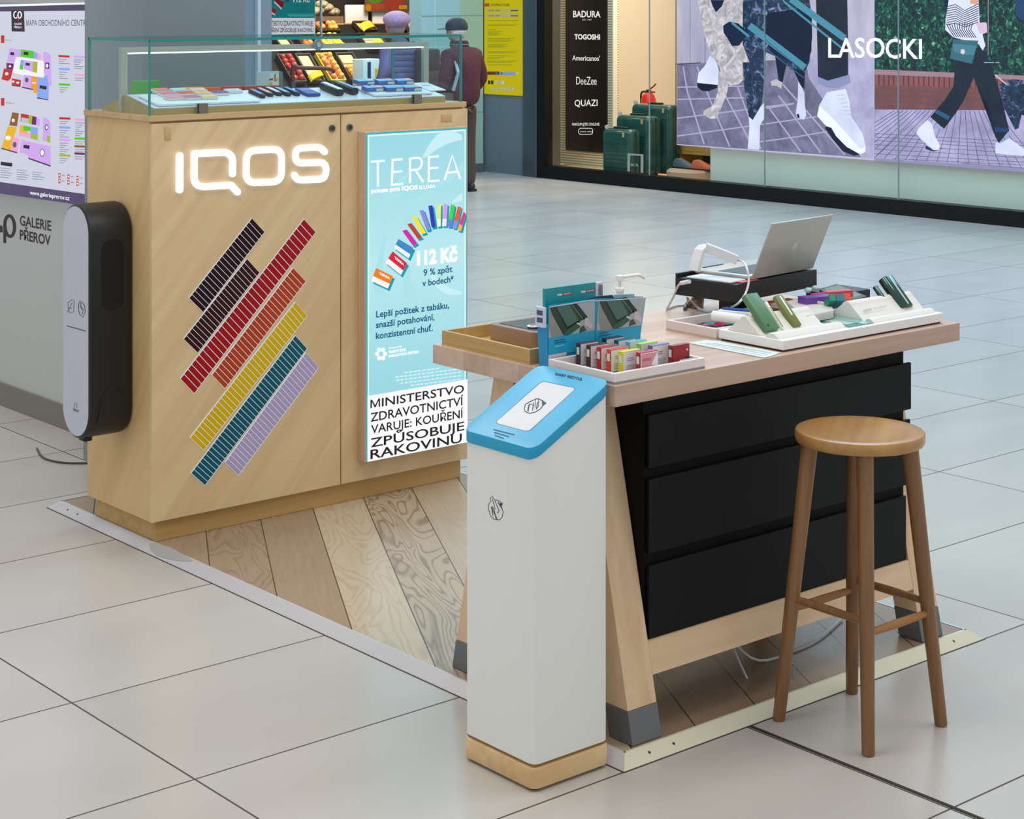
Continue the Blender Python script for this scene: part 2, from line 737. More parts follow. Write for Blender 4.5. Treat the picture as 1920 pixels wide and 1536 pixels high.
# r' = rotate by -60.8: second coordinate is the offset across the boards
idx = t.math('FLOOR', a)
fr = t.math('FRACT', a)
seam = t.math('LESS_THAN', t.math('MINIMUM', fr, t.math('SUBTRACT', 1.0, fr)), 0.010)
wn = t.n('ShaderNodeTexWhiteNoise', noise_dimensions='1D')
t.l(idx, wn.inputs['W'])
cb = t.n('ShaderNodeCombineXYZ')
t.l(t.math('ADD', t.math('MULTIPLY', vx, 0.22), t.math('MULTIPLY', wn.outputs[0], 17)), cb.inputs[0])
t.l(vy, cb.inputs[1])
n1 = t.n('ShaderNodeTexNoise', i_Scale=6.5, i_Detail=2.0, i_Distortion=1.0)
t.l(cb.outputs[0], n1.inputs['Vector'])
rings = t.math('FRACT', t.math('MULTIPLY', n1.outputs[0], 15.0))
rl = t.math('SMOOTH_MIN', rings, t.math('SUBTRACT', 1.0, rings), 0.1)
n2 = t.n('ShaderNodeTexNoise', i_Scale=60.0, i_Detail=4.0)
cb2 = t.n('ShaderNodeCombineXYZ')
t.l(t.math('MULTIPLY', vx, 0.06), cb2.inputs[0])
t.l(vy, cb2.inputs[1])
t.l(cb2.outputs[0], n2.inputs['Vector'])
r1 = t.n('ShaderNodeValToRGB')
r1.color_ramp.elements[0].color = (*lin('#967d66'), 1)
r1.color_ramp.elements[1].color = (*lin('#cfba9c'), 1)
def is_board(k):
    return t.math('COMPARE', idx, float(k), 0.1)


tone = t.math('ADD', t.math('MULTIPLY', is_board(-1), 0.62), t.math('ADD', t.math('MULTIPLY', is_board(-2), 0.30), t.math('SUBTRACT', t.math('MULTIPLY', is_board(-3), 0.30), t.math('MULTIPLY', t.math('LESS_THAN', idx, -3.5), 0.25))))  # last term darkens boards under the table: shade put into their colour
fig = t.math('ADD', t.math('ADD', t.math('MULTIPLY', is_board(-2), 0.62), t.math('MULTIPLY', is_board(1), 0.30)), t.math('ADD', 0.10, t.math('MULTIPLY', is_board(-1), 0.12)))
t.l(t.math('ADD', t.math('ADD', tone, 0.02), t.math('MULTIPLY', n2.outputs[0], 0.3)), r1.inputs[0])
dark = t.math('MULTIPLY', t.math('SUBTRACT', 1.0, t.math('MINIMUM', 1.0, t.math('MULTIPLY', rl, 4.0))), fig)
c = t.mix(dark, r1.outputs[0], lin('#6f5845'))
c = t.mix(seam, c, lin('#41352a'))
t.l(c, t.b.inputs['Base Color'])
bp = t.n('ShaderNodeBump', i_Strength=0.25, i_Distance=0.001)
t.l(rl, bp.inputs['Height'])
t.l(bp.outputs[0], t.b.inputs['Normal'])
b = MB()
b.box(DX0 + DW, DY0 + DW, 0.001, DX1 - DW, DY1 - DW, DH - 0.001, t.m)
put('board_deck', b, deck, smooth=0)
b = MB()
SEAL = mat('#3a322b', .8)
for q in ((DX0 - .004, DY0 - .004, DX0 - .0002, DY1), (DX0 - .0002, DY0 - .004, DX1 + .002, DY0 - .0002)):
    b.box(q[0], q[1], .0002, q[2], q[3], .0012, SEAL)
put('edge_seal', b, deck, label='thin dark sealing line along the outer edge', smooth=0)


def ramp(p0, p1, q0, q1, m, holes, inn):
    """bevelled aluminium edge: outer edge p0-p1 on the floor, inner edge q0-q1 on the deck"""
    b = MB()
    A = [Vector((*p0, 0.0)), Vector((*p1, 0.0)), Vector((*q1, DH)), Vector((*q0, DH)), ]
    q0b, q1b = Vector((*q0, 0)), Vector((*q1, 0))
    inn = Vector(inn)
    b.poly(A, m)
    b.poly([A[3], A[2], A[2] + inn, A[3] + inn], m)
    b.poly([A[0], A[3], q0b], m)
    b.poly([A[1], A[2], q1b], m)
    for f in holes:
        c = A[0].lerp(A[1], f).lerp(A[3].lerp(A[2], f), 0.55)
        d = (A[1] - A[0]).normalized()
        e = (A[3] - A[0])
        e -= d * e.dot(d)
        e.normalize()
        n = d.cross(e)
        if n.z < 0:
            n = -n
        b.poly([c + n * 0.0006 + d * 0.004 * math.cos(k * .785) + e * 0.004 * math.sin(k * .785) for k in range(8)], mat('#3a3633', 0.6))
    return b


x0, x1, y0, y1, w_ = DX0, DX1, DY0, DY1, DW
put('edge_strip', ramp((x0, y0), (x0, y1), (x0 + w_, y0 + w_), (x0 + w_, y1 - w_), ALUW, [0.965, 0.94, 0.03], (0.006, 0, 0)), deck, label='lilac white edging on the aisle side of the deck', smooth=0)
put('edge_strip', ramp((x0, y0), (x1, y0), (x0 + w_, y0 + w_), (x1 - w_, y0 + w_), mat('#d9d3b8', 0.4, 0.1), [0.06, 0.12, 0.93], (0, 0.006, 0)), deck, label='cream edging along the front of the deck', smooth=0)
put('edge_strip', ramp((x1, y0), (x1, y1), (x1 - w_, y0 + w_), (x1 - w_, y1 - w_), mat('#d5dde0', 0.35, 0.3), [0.03, 0.05], (-0.006, 0, 0)), deck, smooth=0)
put('edge_strip', ramp((x0, y1), (x1, y1), (x0 + w_, y1 - w_), (x1 - w_, y1 - w_), ALU, [0.02], (0, -0.006, 0)), deck, smooth=0)
b = MB()
q = P(305, 1022, ('Z', DH + 0.001))
pts = [P(x, y, ((DX0 + DW * .5, 4, DH * .5 + .0012), (-DH, 0, DW))) for x, y in [(279, 1020), (290, 1017), (318, 1026), (345, 1040), (362, 1052), (340, 1052), (318, 1049), (295, 1042), (283, 1032)]]
b.poly(pts, mat('#a9a8a0', 0.5))
put('tape_patch', b, label='grey patch of tape stuck on the pale edging by the cabinet corner', cat='tape', smooth=0)

# ------------------------------------------------------------------ column, mall directory wall (left)
PILLAR = speckle('pillar_paint', '#73808a', '#7a8791', freq=400, rough=0.35)
b = MB()
b.box(3.414, 6.16, 0, 3.86, 6.62, 3.2, PILLAR, bev=0.003)
b.box(3.411, 6.157, 0, 3.863, 6.623, 0.07, mat('#8c9296', 0.35, 0.3))
put('wall_pillar', b, kind='structure')
b = MB()
b.tube(bez([(3.35, 6.9, 0.004), (3.30, 6.72, 0.004), (3.36, 6.58, 0.004), (3.55, 6.50, 0.004), (3.9, 6.48, 0.004)]), 0.004, mat('#4a4038', 0.5))
put('power_cable', b, label='thin dark cable lying on the floor by the pillar foot', cat='cable')
XW = 3.60
b = MB()
WALLG = speckle('grey_wall_panel', '#b9bcba', '#c0c2c0', freq=300, rough=0.35)
b.box(XW, 6.66, 0.1, XW + 0.25, 11, 0.945, WALLG)
b.box(XW, 6.66, 0.945, XW + 0.25, 11, 1.782, mat('#8d8f92', 0.5))
b.box(XW, 6.66, 1.782, XW + 0.25, 11, 3.2, mat('#a9a8a4', 0.5))
pw = Flat(b, ('X', XW), (-1, 0, 0), .0002)
BK = mat('#17130f', 0.5)
cv = lambda x, y: (x / 2.844, 360 + y / 2.844)
pw.conv = cv
pw.text('GALERIE', 106, 176, 273, 207, 50, BK, 0.025)
pw.text('PŘEROV', 106, 252, 270, 285, 50, BK, 0.025)
ring = [(52 + 26 * math.cos(a), 182 + 55 * math.sin(a) + 6 * math.cos(a)) for a in [k * math.pi / 10 for k in range(20)]]
pw.stroke(ring, 17, BK, closed=True)
pw.stroke([(26, 175), (26, 272)], 15, BK)
ring = [(-20 + 26 * math.cos(a), 165 + 52 * math.sin(a) + 6 * math.cos(a)) for a in [k * math.pi / 10 for k in range(1, 17)]]
pw.stroke(ring, 17, BK)
pw.stroke([(-20, 180), (8, 186), (8, 215)], 14, BK)
put('wall_left', b, kind='structure', smooth=0)
b = MB()
b.box(XW - 0.012, 6.66, 0.0, XW + 0.002, 11, 0.1, mat('#7c766c', 0.35, 0.2))
put('baseboard_left', b, kind='structure', smooth=0)

# directory board
b = MB()
EB = 0.93
XB = XW - 0.03
b.box(XB, 6.68, 0.958, XW, 9.5, 1.772, mat('#d3d6e6', 0.4, emit=EB * .93))
m4 = lambda x, y: (x / 4, y / 4)
f = Flat(b, ('X', XB), (-1, 0, 0), 0.00006, m4)


def E(h, k=1.0):
    return mat(h, 0.4, emit=EB * k)


f.poly([(-900, 55), (655, 18), (655, 32), (-900, 70)], E('#e9f4ff', 1.1))
f.poly([(-900, 75), (655, 33), (655, 80), (-900, 95)], E('#4b415c'))
f.poly([(-900, 1180), (0, 1365), (655, 1458), (655, 1545), (0, 1452), (-900, 1270)], E('#51476a'))
f.poly([(84, 76), (180, 80), (186, 238), (88, 236)], E('#2b2530'))
W_ = E('#f4f4fa', 1.1)
f.stroke([(118 + 15 * math.cos(a), 112 + 25 * math.sin(a)) for a in [0.1, .7, 1.3, 2, 2.7, 3.4, 4, 4.6, 5.1]] + [], 8, W_)
f.stroke([(148 + 13 * math.cos(a), 112 + 25 * math.sin(a)) for a in [k * .63 for k in range(10)]], 8, W_, closed=True)
f.stroke([(128, 120), (137, 140), (137, 155)], 7, E('#d0303a'))
f.text('GALERIE', 106, 186, 164, 186, 15, W_)
f.text('PŘEROV', 106, 211, 164, 214, 15, W_)
TXT = E('#4e4d5c')
f.text('MAPA OBCHODNÍHO CENTRA', 197, 194, 668, 195, 44, TXT)
f.text('www.galerieprerov.cz', 225, 1458, 522, 1503, 30, W_, 0.01)
RED, LIL, GRN, BLU, PNK, ORG, YEL, PRP, BRN, OLV = [E(x) for x in ('#c0271f', '#cfa6ee', '#4ec916', '#86a6f0', '#f2a0d8', '#f29a1c', '#e8b414', '#6e1a66', '#8a5a1e', '#a8b81e')]
DK = E('#241d2a')
WH = E('#eceef8', 1.05)
for y0 in (265, 735):
    f.quad(8, y0, 34, y0 + 58, RED)
f.text('patro', 42, 305, 88, 308, 14, E('#6f9aa6'))
f.text('přízemí', 46, 776, 108, 782, 14, E('#6f8496'))
# ground plans
for pts, m in [([(72, 362), (160, 372), (155, 425), (122, 418), (108, 468), (52, 462)], LIL), ([(158, 370), (255, 383), (252, 438), (155, 424)], GRN),
               ([(255, 388), (282, 396), (282, 443), (252, 437)], BLU), ([(282, 398), (310, 408), (308, 450), (282, 443)], PNK),
               ([(325, 392), (350, 392), (372, 405), (384, 430), (388, 645), (362, 630), (350, 560), (332, 545)], LIL),
               ([(50, 470), (106, 478), (100, 525), (50, 515)], PRP), ([(32, 512), (98, 525), (82, 592), (60, 608), (14, 595)], RED),
               ([(122, 425), (330, 458), (330, 575), (280, 588), (95, 545)], WH),
               ([(158, 448), (184, 452), (176, 520), (150, 515)], BLU), ([(152, 485), (178, 490), (174, 525), (148, 518)], GRN),
               ([(184, 452), (250, 460), (250, 540), (182, 520)], LIL), ([(250, 460), (285, 464), (280, 548), (248, 540)], OLV),
               ([(92, 588), (160, 600), (158, 645), (92, 635)], RED), ([(182, 562), (240, 568), (236, 660), (170, 648)], LIL),
               ([(240, 570), (285, 576), (285, 700), (255, 695), (255, 665), (236, 658)], ORG),
               ([(285, 576), (330, 585), (345, 560), (356, 565), (356, 625), (370, 640), (366, 745), (282, 728)], BLU)]:
    f.poly(pts, m)
for pts, m in [([(95, 842), (145, 850), (130, 948), (72, 940)], BRN), ([(62, 945), (128, 955), (85, 1128), (15, 1108)], YEL), ([(100, 1030), (152, 1040), (135, 1142), (84, 1130)], PNK),
               ([(160, 852), (220, 862), (216, 925), (158, 912)], RED), ([(220, 862), (246, 868), (240, 930), (216, 925)], OLV), ([(246, 870), (278, 878), (274, 938), (240, 932)], PRP), ([(278, 885), (305, 890), (300, 945), (274, 938)], LIL),
               ([(165, 880), (218, 890), (216, 925), (162, 912)], E('#b9c0cc')),
               ([(155, 938), (210, 946), (208, 1005), (150, 995)], YEL), ([(180, 942), (240, 952), (236, 985), (178, 978)], GRN), ([(235, 950), (290, 960), (286, 1010), (232, 1000)], BLU), ([(148, 990), (205, 1000), (204, 1030), (145, 1018)], PNK),
               ([(210, 995), (250, 1003), (246, 1040), (206, 1030)], PNK), ([(236, 1000), (290, 1012), (286, 1052), (234, 1038)], OLV),
               ([(328, 884), (352, 886), (374, 905), (384, 935), (382, 1072), (355, 1062), (324, 1055)], LIL), ([(358, 1015), (382, 1022), (380, 1070), (355, 1060)], OLV),
               ([(165, 1048), (268, 1072), (384, 1098), (384, 1246), (220, 1186), (218, 1165), (166, 1145), (150, 1155)], LIL)]:
    f.poly(pts, m)
for pts in [[(92, 635), (158, 645), (158, 652), (92, 643)], [(170, 650), (255, 667), (255, 676), (168, 658)], [(282, 729), (366, 746), (366, 752), (282, 738)], [(218, 1182), (384, 1240), (384, 1250), (218, 1192)], [(15, 1108), (135, 1142), (132, 1150), (14, 1116)],
            [(84, 390), (112, 394), (110, 415), (82, 412)], [(183, 388), (218, 392), (216, 414), (182, 410)], [(303, 638), (355, 648), (353, 672), (302, 662)], [(347, 468), (374, 470), (374, 516), (345, 514)], [(198, 470), (230, 474), (228, 494), (196, 490)], [(182, 1086), (228, 1090), (226, 1118), (182, 1110)]]:
    f.poly(pts, DK)
for cx, cy, rx, ry, m in [(56, 553, 13, 12, WH), (80, 497, 10, 8, WH), (322, 1145, 18, 30, E('#4d5560')), (322, 1145, 13, 24, WH), (206, 600, 13, 18, E('#4d5560')), (67, 1034, 22, 18, WH), (116, 1085, 14, 22, E('#55566e')), (360, 493, 9, 16, WH), (106, 612, 9, 8, WH), (140, 620, 12, 7, WH), (262, 622, 16, 5, WH), (106, 903, 12, 14, WH), (356, 955, 13, 22, DK), (357, 955, 8, 15, WH)]:
    f.poly([(cx + rx * math.cos(k * .524), cy + ry * math.sin(k * .524)) for k in range(12)], m)
for x, y, m, n in [(445, 412, RED, 3), (447, 508, BLU, 4), (450, 624, GRN, 3), (560, 416, LIL, 5), (564, 552, PNK, 2), (452, 878, RED, 2), (452, 946, BLU, 4), (452, 1040, LIL, 6), (452, 1156, OLV, 3), (568, 888, PNK, 8), (568, 1030, GRN, 2), (568, 1088, BRN, 2), (568, 1142, PRP, 2)]:
    f.poly([(x, y), (x + 84, y + 4), (x + 84, y + 20), (x, y + 16)], m)
    for k in range(n):
        L = 28 + (k * 37 + x) % 52
        yy = y + 30 + k * 16
        f.poly([(x + 4, yy), (x + 4 + L, yy + 2), (x + 4 + L, yy + 7), (x + 4, yy + 5)], E('#83859a'), up=k == 0)
f.poly([(15, 1212), (102, 1222), (100, 1250), (14, 1238)], DK)
for x, y, n in [(12, 1256, 5), (135, 1270, 5), (252, 1286, 4)]:
    for k in range(n):
        L = 62 + (k * 29 + x) % 40
        yy = y + k * 17
        f.poly([(x, yy), (x + L, yy + 8), (x + L, yy + 13), (x, yy + 6)], E('#9496a8'), up=k == 0)
for x, y in [(448, 1298), (516, 1308), (584, 1318)]:
    for k in range(2):
        f.quad(x, y + k * 42, x + 17, y + k * 42 + 34, E('#c8453c'))
        f.quad(x + 4, y + k * 42 + 10, x + 13, y + k * 42 + 22, WH)
        f.quad(x + 24, y + k * 42 + 14, x + 48, y + k * 42 + 20, E('#8790b4'))
put('directory_board', b, label='lit shopping centre map board with coloured floor plans on the grey wall', cat='sign', smooth=0)
# ------------------------------------------------------------------ shop front on the right
W0 = Vector((12.303, 14.132, 0))
S_ = Vector((0.0365, -0.9993, 0))
D_ = Vector((0.9993, 0.0365, 0))
MW = Matrix(((S_.x, D_.x, 0, W0.x), (S_.y, D_.y, 0, W0.y), (0, 0, 1, 0), (0, 0, 0, 1)))


def WL(x, y, d=0.0):
    p = P(x, y, (W0 + D_ * d, D_)) - W0
    return p.dot(S_), p.z


def WB():
    b = MB()
    b.M = MW
    return b


def wx(x, d=0.0):
    return WL(x, 100, d)[0]


s905, s985, s1010, s1025 = wx(905), wx(985), wx(1010.7), wx(1025)
sEnd = wx(2500)
b = WB()
b.box(s905, 0.0, 0, s985, 0.35, 3.3, speckle('blue_grey_pier', '#67747d', '#6f7c85', freq=200, rough=0.3))
put('wall_right', b, kind='structure', smooth=0)
b = WB()
b.box(s985, -0.04, 0, s1010, 0.3, 3.3, mat('#5d666c', 0.25, 0.7), bev=0.006)
put('trim_2', b, kind='structure', smooth=0)
# window with its frame, sill and panes
zs = 0.125
win = thing('window_1', None, None, (12.4, 11, 0))
win['kind'] = 'structure'
BF = mat('#080b0d', 0.4, spec=.25)
b = WB()
b.box(s1010, -0.03, 0, sEnd, 0.10, zs, BF)
put('window_sill', b, win, smooth=0)
b = WB()
b.box(s1010, -0.03, zs, s1025, 0.08, 3.3, BF)
put('window_frame', b, win, smooth=0)
SG = glass_mat('shop_glass', (0.95, 0.975, 0.965), 0.35)
seams = [s1025, wx(1217), wx(1433), wx(1684), sEnd]
for i in range(4):
    b = WB()
    b.box(seams[i] + 0.004, 0.0, zs, seams[i + 1] - 0.004, 0.012, 3.3, SG)
    put('window_pane', b, win, smooth=0)
b = WB()
for s in seams[1:4]:
    b.box(s - 0.003, -0.001, zs, s + 0.003, 0.013, 3.3, mat('#8a9c9a', 0.3))
put('glass_joint', b, win, smooth=0)
s1333 = wx(1332, 0.10)
t = NT('frosted_film', 0.5)
t.l(t.mix(0.5, lin('#d6d3bd'), lin('#d3d3c4')), t.b.inputs['Base Color'])
b = WB()
b.box(s1333, 0.10, zs - 0.02, sEnd, 0.12, 3.3, t.m)
put('frosted_panel', b, win, smooth=0)

# two big lit posters hanging behind the glass
dP = 0.05
PB = ('x', 0)


def wplane(d):
    return (W0 + D_ * d, D_)


zL = (WL(1270, 272, dP)[1] + WL(1640, 301, dP)[1]) / 2
sa, sb = wx(1269, dP), wx(1639.5, dP)
EM = 1.12


def EP(h, k=1.0):
    return mat(h, 0.4, emit=EM * k)


def pave_mat(name, c1, line, rot, sx, sy, lw):
    t = NT(name, 0.5)
    v = t.tc.outputs['Object']
    x, y, z = t.xyz(v)
    ca, sa_ = math.cos(rot), math.sin(rot)
    u = t.math('ADD', t.math('MULTIPLY', y, ca), t.math('MULTIPLY', z, sa_))
    w2 = t.math('ADD', t.math('MULTIPLY', y, -sa_), t.math('MULTIPLY', z, ca))
    fu = t.math('ABSOLUTE', t.math('SUBTRACT', t.math('FRACT', t.math('DIVIDE', u, sx)), 0.5))
    fw = t.math('ABSOLUTE', t.math('SUBTRACT', t.math('FRACT', t.math('DIVIDE', w2, sy)), 0.5))
    g = t.math('MAXIMUM', t.math('LESS_THAN', fu, lw / sx), t.math('LESS_THAN', fw, lw / sy))
    nz = t.n('ShaderNodeTexNoise', i_Scale=9.0, i_Detail=6.0)
    t.l(v, nz.inputs['Vector'])
    base = t.mix(nz.outputs[0], tuple(a * 0.55 for a in lin(c1)), tuple(min(1, a * 1.45) for a in lin(c1)))
    c = t.mix(g, base, lin(line))
    t.l(c, t.b.inputs['Emission Color'])
    t.b.inputs['Emission Strength'].default_value = EM
    t.b.inputs['Base Color'].default_value = (.02, .02, .02, 1)
    t.b.inputs['Specular IOR Level'].default_value = 0.1
    return t.m


def noise_em(name, stops, scale, detail=6.0, dist=0.0, stretch=(1, 1, 1), k=1.0):
    t = NT(name, 0.5)
    v = t.mapping(t.tc.outputs['Object'], scale=stretch)
    nz = t.n('ShaderNodeTexNoise', i_Scale=scale, i_Detail=detail, i_Roughness=0.65, i_Distortion=dist)
    t.l(v, nz.inputs['Vector'])
    r = t.n('ShaderNodeValToRGB')
    el = r.color_ramp.elements
    while len(el) < len(stops):
        el.new(0.5)
    for e, (p, c) in zip(el, stops):
        e.position = p
        e.color = (*lin(c), 1)
    t.l(nz.outputs[0], r.inputs[0])
    t.l(r.outputs[0], t.b.inputs['Emission Color'])
    t.b.inputs['Emission Strength'].default_value = EM * k
    t.b.inputs['Base Color'].default_value = (.02, .02, .02, 1)
    t.b.inputs['Specular IOR Level'].default_value = 0.1
    return t.m


b = WB()
b.box(sa, dP, zL, sb, dP + 0.04, 2.17, EP('#b9b3d2'))
f = Flat(b, wplane(dP), -D_, 0.0002, lambda x, y: (1260 + x / 4.8, y / 4.8))
b.M = Matrix.Identity(4)
PLANK = noise_em('poster_boards', [(0.3, '#9c95b4'), (0.7, '#c9c3dc')], 3.0, stretch=(1, 1, .25))
FUR = noise_em('poster_fur', [(0.3, '#8a8596'), (0.5, '#bfb6bd'), (0.72, '#f2ecf8')], 11.0, 9.0, 1.2)
FURD = noise_em('poster_dark_fur', [(0.35, '#0f1a30'), (0.55, '#22375a'), (0.70, '#98a6d0')], 12.0, 9.0, 1.6)
NAVY = noise_em('poster_denim', [(0.3, '#0b1120'), (0.75, '#1a2640')], 5.0)
PAVE = noise_em('poster_paving', [(0.3, '#55526c'), (0.7, '#8b86ac')], 5.0, 6.0, .5)
LIGHTP = noise_em('poster_pale_ground', [(0.3, '#9a93bb'), (0.7, '#c0bbdf')], 4.0, 5.0, .5)
BOOT = noise_em('poster_boot', [(0.3, '#c6cbec'), (0.7, '#e6e9fc')], 2.5, 2.0)
LINE = EP('#a9a2c4')
TEAL = EP('#4d8ba4')
f.poly([(46, -330), (1815, -330), (1815, 540), (46, 575)], PLANK)
f.poly([(46, 575), (1260, 530), (1815, 520), (1815, 1425), (46, 1297)], PAVE)
f.poly([(1200, 520), (1815, 520), (1815, 1425), (1700, 1415), (1500, 1100), (1230, 700)], LIGHTP)
for pts in [[(100, 600), (140, 830), (290, 1300)], [(225, 600), (360, 940), (520, 1320)], [(480, 860), (690, 1250)], [(590, 780), (800, 1340)], [(860, 950), (1090, 1270), (1160, 1365)], [(960, 860), (1340, 1375)], [(1000, 760), (1560, 1395)]]:
    f.stroke(pts, 14, LINE)
for pts in [[(46, 785), (640, 775)], [(46, 895), (650, 880)], [(46, 1065), (560, 1000), (1100, 930)], [(46, 1225), (700, 1135), (1300, 1050)], [(700, 1290), (1100, 1235), (1420, 1180)], [(850, 975), (1100, 935)]]:
    f.stroke(pts, 12, LINE)
f.stroke([(165, 0), (165, 560)], 5, EP('#7d7594'))
f.stroke([(300, 280), (300, 565)], 6, EP('#6b6482'))
f.stroke([(46, 578), (260, 565)], 9, EP('#4c3f50'))
# far boot, dog
f.poly([(345, 500), (400, 545), (425, 640), (420, 760), (330, 800), (262, 790), (228, 740), (240, 660), (300, 590)], BOOT)
f.poly([(228, 745), (262, 792), (330, 803), (415, 765), (410, 790), (330, 822), (275, 818), (232, 785)], EP('#1d2438'))
f.poly([(230, 0), (260, -160), (420, -240), (600, -200), (650, 0), (700, 200), (780, 330), (830, 480), (820, 560), (700, 640), (600, 760), (520, 770), (470, 690), (400, 560), (330, 420), (300, 330), (340, 230), (300, 100)], FUR)
f.poly([(420, 640), (520, 660), (500, 830), (450, 960), (405, 1065), (345, 1070), (290, 1035), (285, 1000), (370, 950), (415, 830)], FUR)
f.poly([(640, -200), (900, -260), (1160, -200), (1240, 0), (1262, 140), (1265, 330), (1240, 560), (1200, 640), (1080, 630), (960, 520), (850, 470), (830, 600), (800, 700), (700, 560), (640, 400), (700, 280), (660, 160)], FURD)
f.poly([(860, 120), (1240, 60), (1262, 200), (1258, 460), (1200, 620), (1060, 560), (900, 480), (840, 330)], EP('#15203a'))
f.poly([(640, 560), (835, 560), (835, 700), (815, 900), (790, 1030), (730, 1080), (695, 1050), (680, 900), (650, 760)], FURD)
f.poly([(695, 1050), (730, 1080), (800, 960), (835, 920), (835, 1060), (795, 1130), (790, 1348), (685, 1340), (700, 1150)], BOOT)
f.poly([(930, 500), (1040, 560), (1020, 640), (1000, 740), (965, 735), (970, 620)], EP('#16203a'))
f.poly([(890, 735), (940, 710), (1000, 745), (985, 800), (950, 775), (900, 770)], EP('#bdb4bb'))
f.poly([(1090, 620), (1200, 640), (1195, 800), (1165, 780), (1130, 700)], EP('#131c33'))
f.poly([(1140, 730), (1175, 790), (1195, 830), (1200, 950), (1212, 1040), (1190, 1078), (1130, 1060), (1118, 1020), (1135, 900)], BOOT)
f.poly([(1125, 1030), (1145, 1022), (1155, 1060), (1135, 1062)], EP('#1d2233'))
f.poly([(350, 0), (475, 0), (450, 60), (400, 110), (372, 60)], EP('#1a2440'))
f.poly([(465, 230), (520, 195), (600, 210), (690, 290), (660, 330), (610, 410), (545, 415), (500, 340), (468, 290)], EP('#1b2742'))
# trouser leg, stripes and near boot
f.poly([(1290, -330), (1600, -330), (1582, 0), (1590, 400), (1590, 690), (1440, 740), (1318, 700), (1312, 400)], NAVY)
f.poly([(1318, 690), (1440, 740), (1600, 672), (1612, 745), (1500, 795), (1400, 790), (1318, 750)], EP('#8b8fb8'))
for a, c, wd in [((700, 230), (1200, 610), 62), ((730, 345), (1190, 700), 10), ((830, 345), (1200, 650), 8)]:
    f.stroke([a, c], wd, TEAL if wd > 20 else EP('#35607c'))
for a, c, wd in [((1075, -10), (1560, 345), 60), ((1000, 0), (1560, 450), 12), ((1010, 20), (1540, 445), 7), ((545, 205), (700, 330), 22)]:
    f.stroke([a, c], wd, TEAL)
f.poly([(1400, 830), (1570, 800), (1600, 900), (1620, 1050), (1720, 1200), (1750, 1330), (1700, 1385), (1610, 1350), (1500, 1240), (1440, 1140), (1395, 1130), (1315, 1040), (1330, 950), (1400, 890)], BOOT)
f.poly([(1330, 950), (1470, 1080), (1560, 1240), (1700, 1340), (1748, 1320), (1745, 1368), (1700, 1388), (1600, 1345), (1500, 1255), (1440, 1150), (1395, 1135), (1312, 1045)], EP('#e9ecff', 1.05))
f.poly([(1395, 1135), (1440, 1150), (1500, 1255), (1600, 1345), (1700, 1390), (1640, 1400), (1540, 1360), (1450, 1250), (1380, 1150)], EP('#1b2238'))
for k in range(6):
    f.stroke([(1490 + k * 16, 860 + k * 34), (1560 + k * 12, 850 + k * 36)], 5, EP('#aab0d8'), up=k == 0)
LW = EP('#eef0ff', 1.15)
f.conv = lambda x, y: (1440 + x / 4, y / 4)
f.text('LASO', 457, 430, 880, 432, 142, LW, 0.012)
put('lit_poster', b, label='lit shop poster showing a black and white dog and white boots', cat='poster', smooth=0)
la = b

b = WB()
sc_, sd_ = wx(1640, dP), wx(2026, dP)
zR = zL
b.box(sc_, dP, zR, sd_, dP + 0.04, 2.17, EP('#8f8aae'))
b.M = Matrix.Identity(4)
f = Flat(b, wplane(dP), -D_, 0.0002, lambda x, y: (1620 + x / 4.653, y / 4.653))
HEDGE = noise_em('poster_hedge', [(0.40, '#0a1a26'), (0.52, '#123a3c'), (0.60, '#1f6a50'), (0.70, '#8fd0a8')], 22.0, 8.0, 1.0)
BRK = pave_mat('poster_brick', '#76484c', '#6a4a52', 0.0, 0.16, 0.05, 0.006)
SOLD = pave_mat('poster_brick_on_edge', '#8c5254', '#5a3640', 0.0, 0.05, 0.6, 0.007)
PV2 = noise_em('poster_pale_paving', [(0.3, '#8f88b0'), (0.7, '#bdb4e2')], 4.0, 5.0)
f.poly([(90, -330), (1880, -330), (1880, 700), (90, 620)], HEDGE)
f.poly([(90, 605), (1880, 680), (1880, 720), (90, 650)], EP('#a07f8a'))
f.poly([(90, 650), (1880, 715), (1880, 790), (90, 740)], SOLD)
f.poly([(90, 740), (1880, 790), (1880, 965), (90, 955)], BRK)
f.poly([(90, 955), (1880, 965), (1880, 1500), (90, 1380)], PV2)
PL = EP('#5d5478')
for k in range(24):
    x = -560 + k * 92
    x2 = 760 + (x - 760) * 0.42
    if True:
        pts = [(x2 + 60, 965), (x, 1480)]
        # clip to the poster's left edge
        (ax, ay), (bx, by) = pts
        if bx < 92:
            if ax <= 92:
                continue
            q = (92 - ax) / (bx - ax)
            bx, by = 92, ay + (by - ay) * q
        f.stroke([(ax, ay), (bx, min(by, 1378 + (bx - 90) * 0.065))], 5, PL, up=k == 0)
for k, y in enumerate([1165, 1195, 1225, 1262, 1300, 1340, 1385, 1425]):
    if y < 1375:
        f.stroke([(92, y), (1900, y + 105)], 4, PL, up=k == 0)
    else:
        f.stroke([((y - 1375) * 15 + 100, y), (1900, y + 80)], 4, PL, up=False)
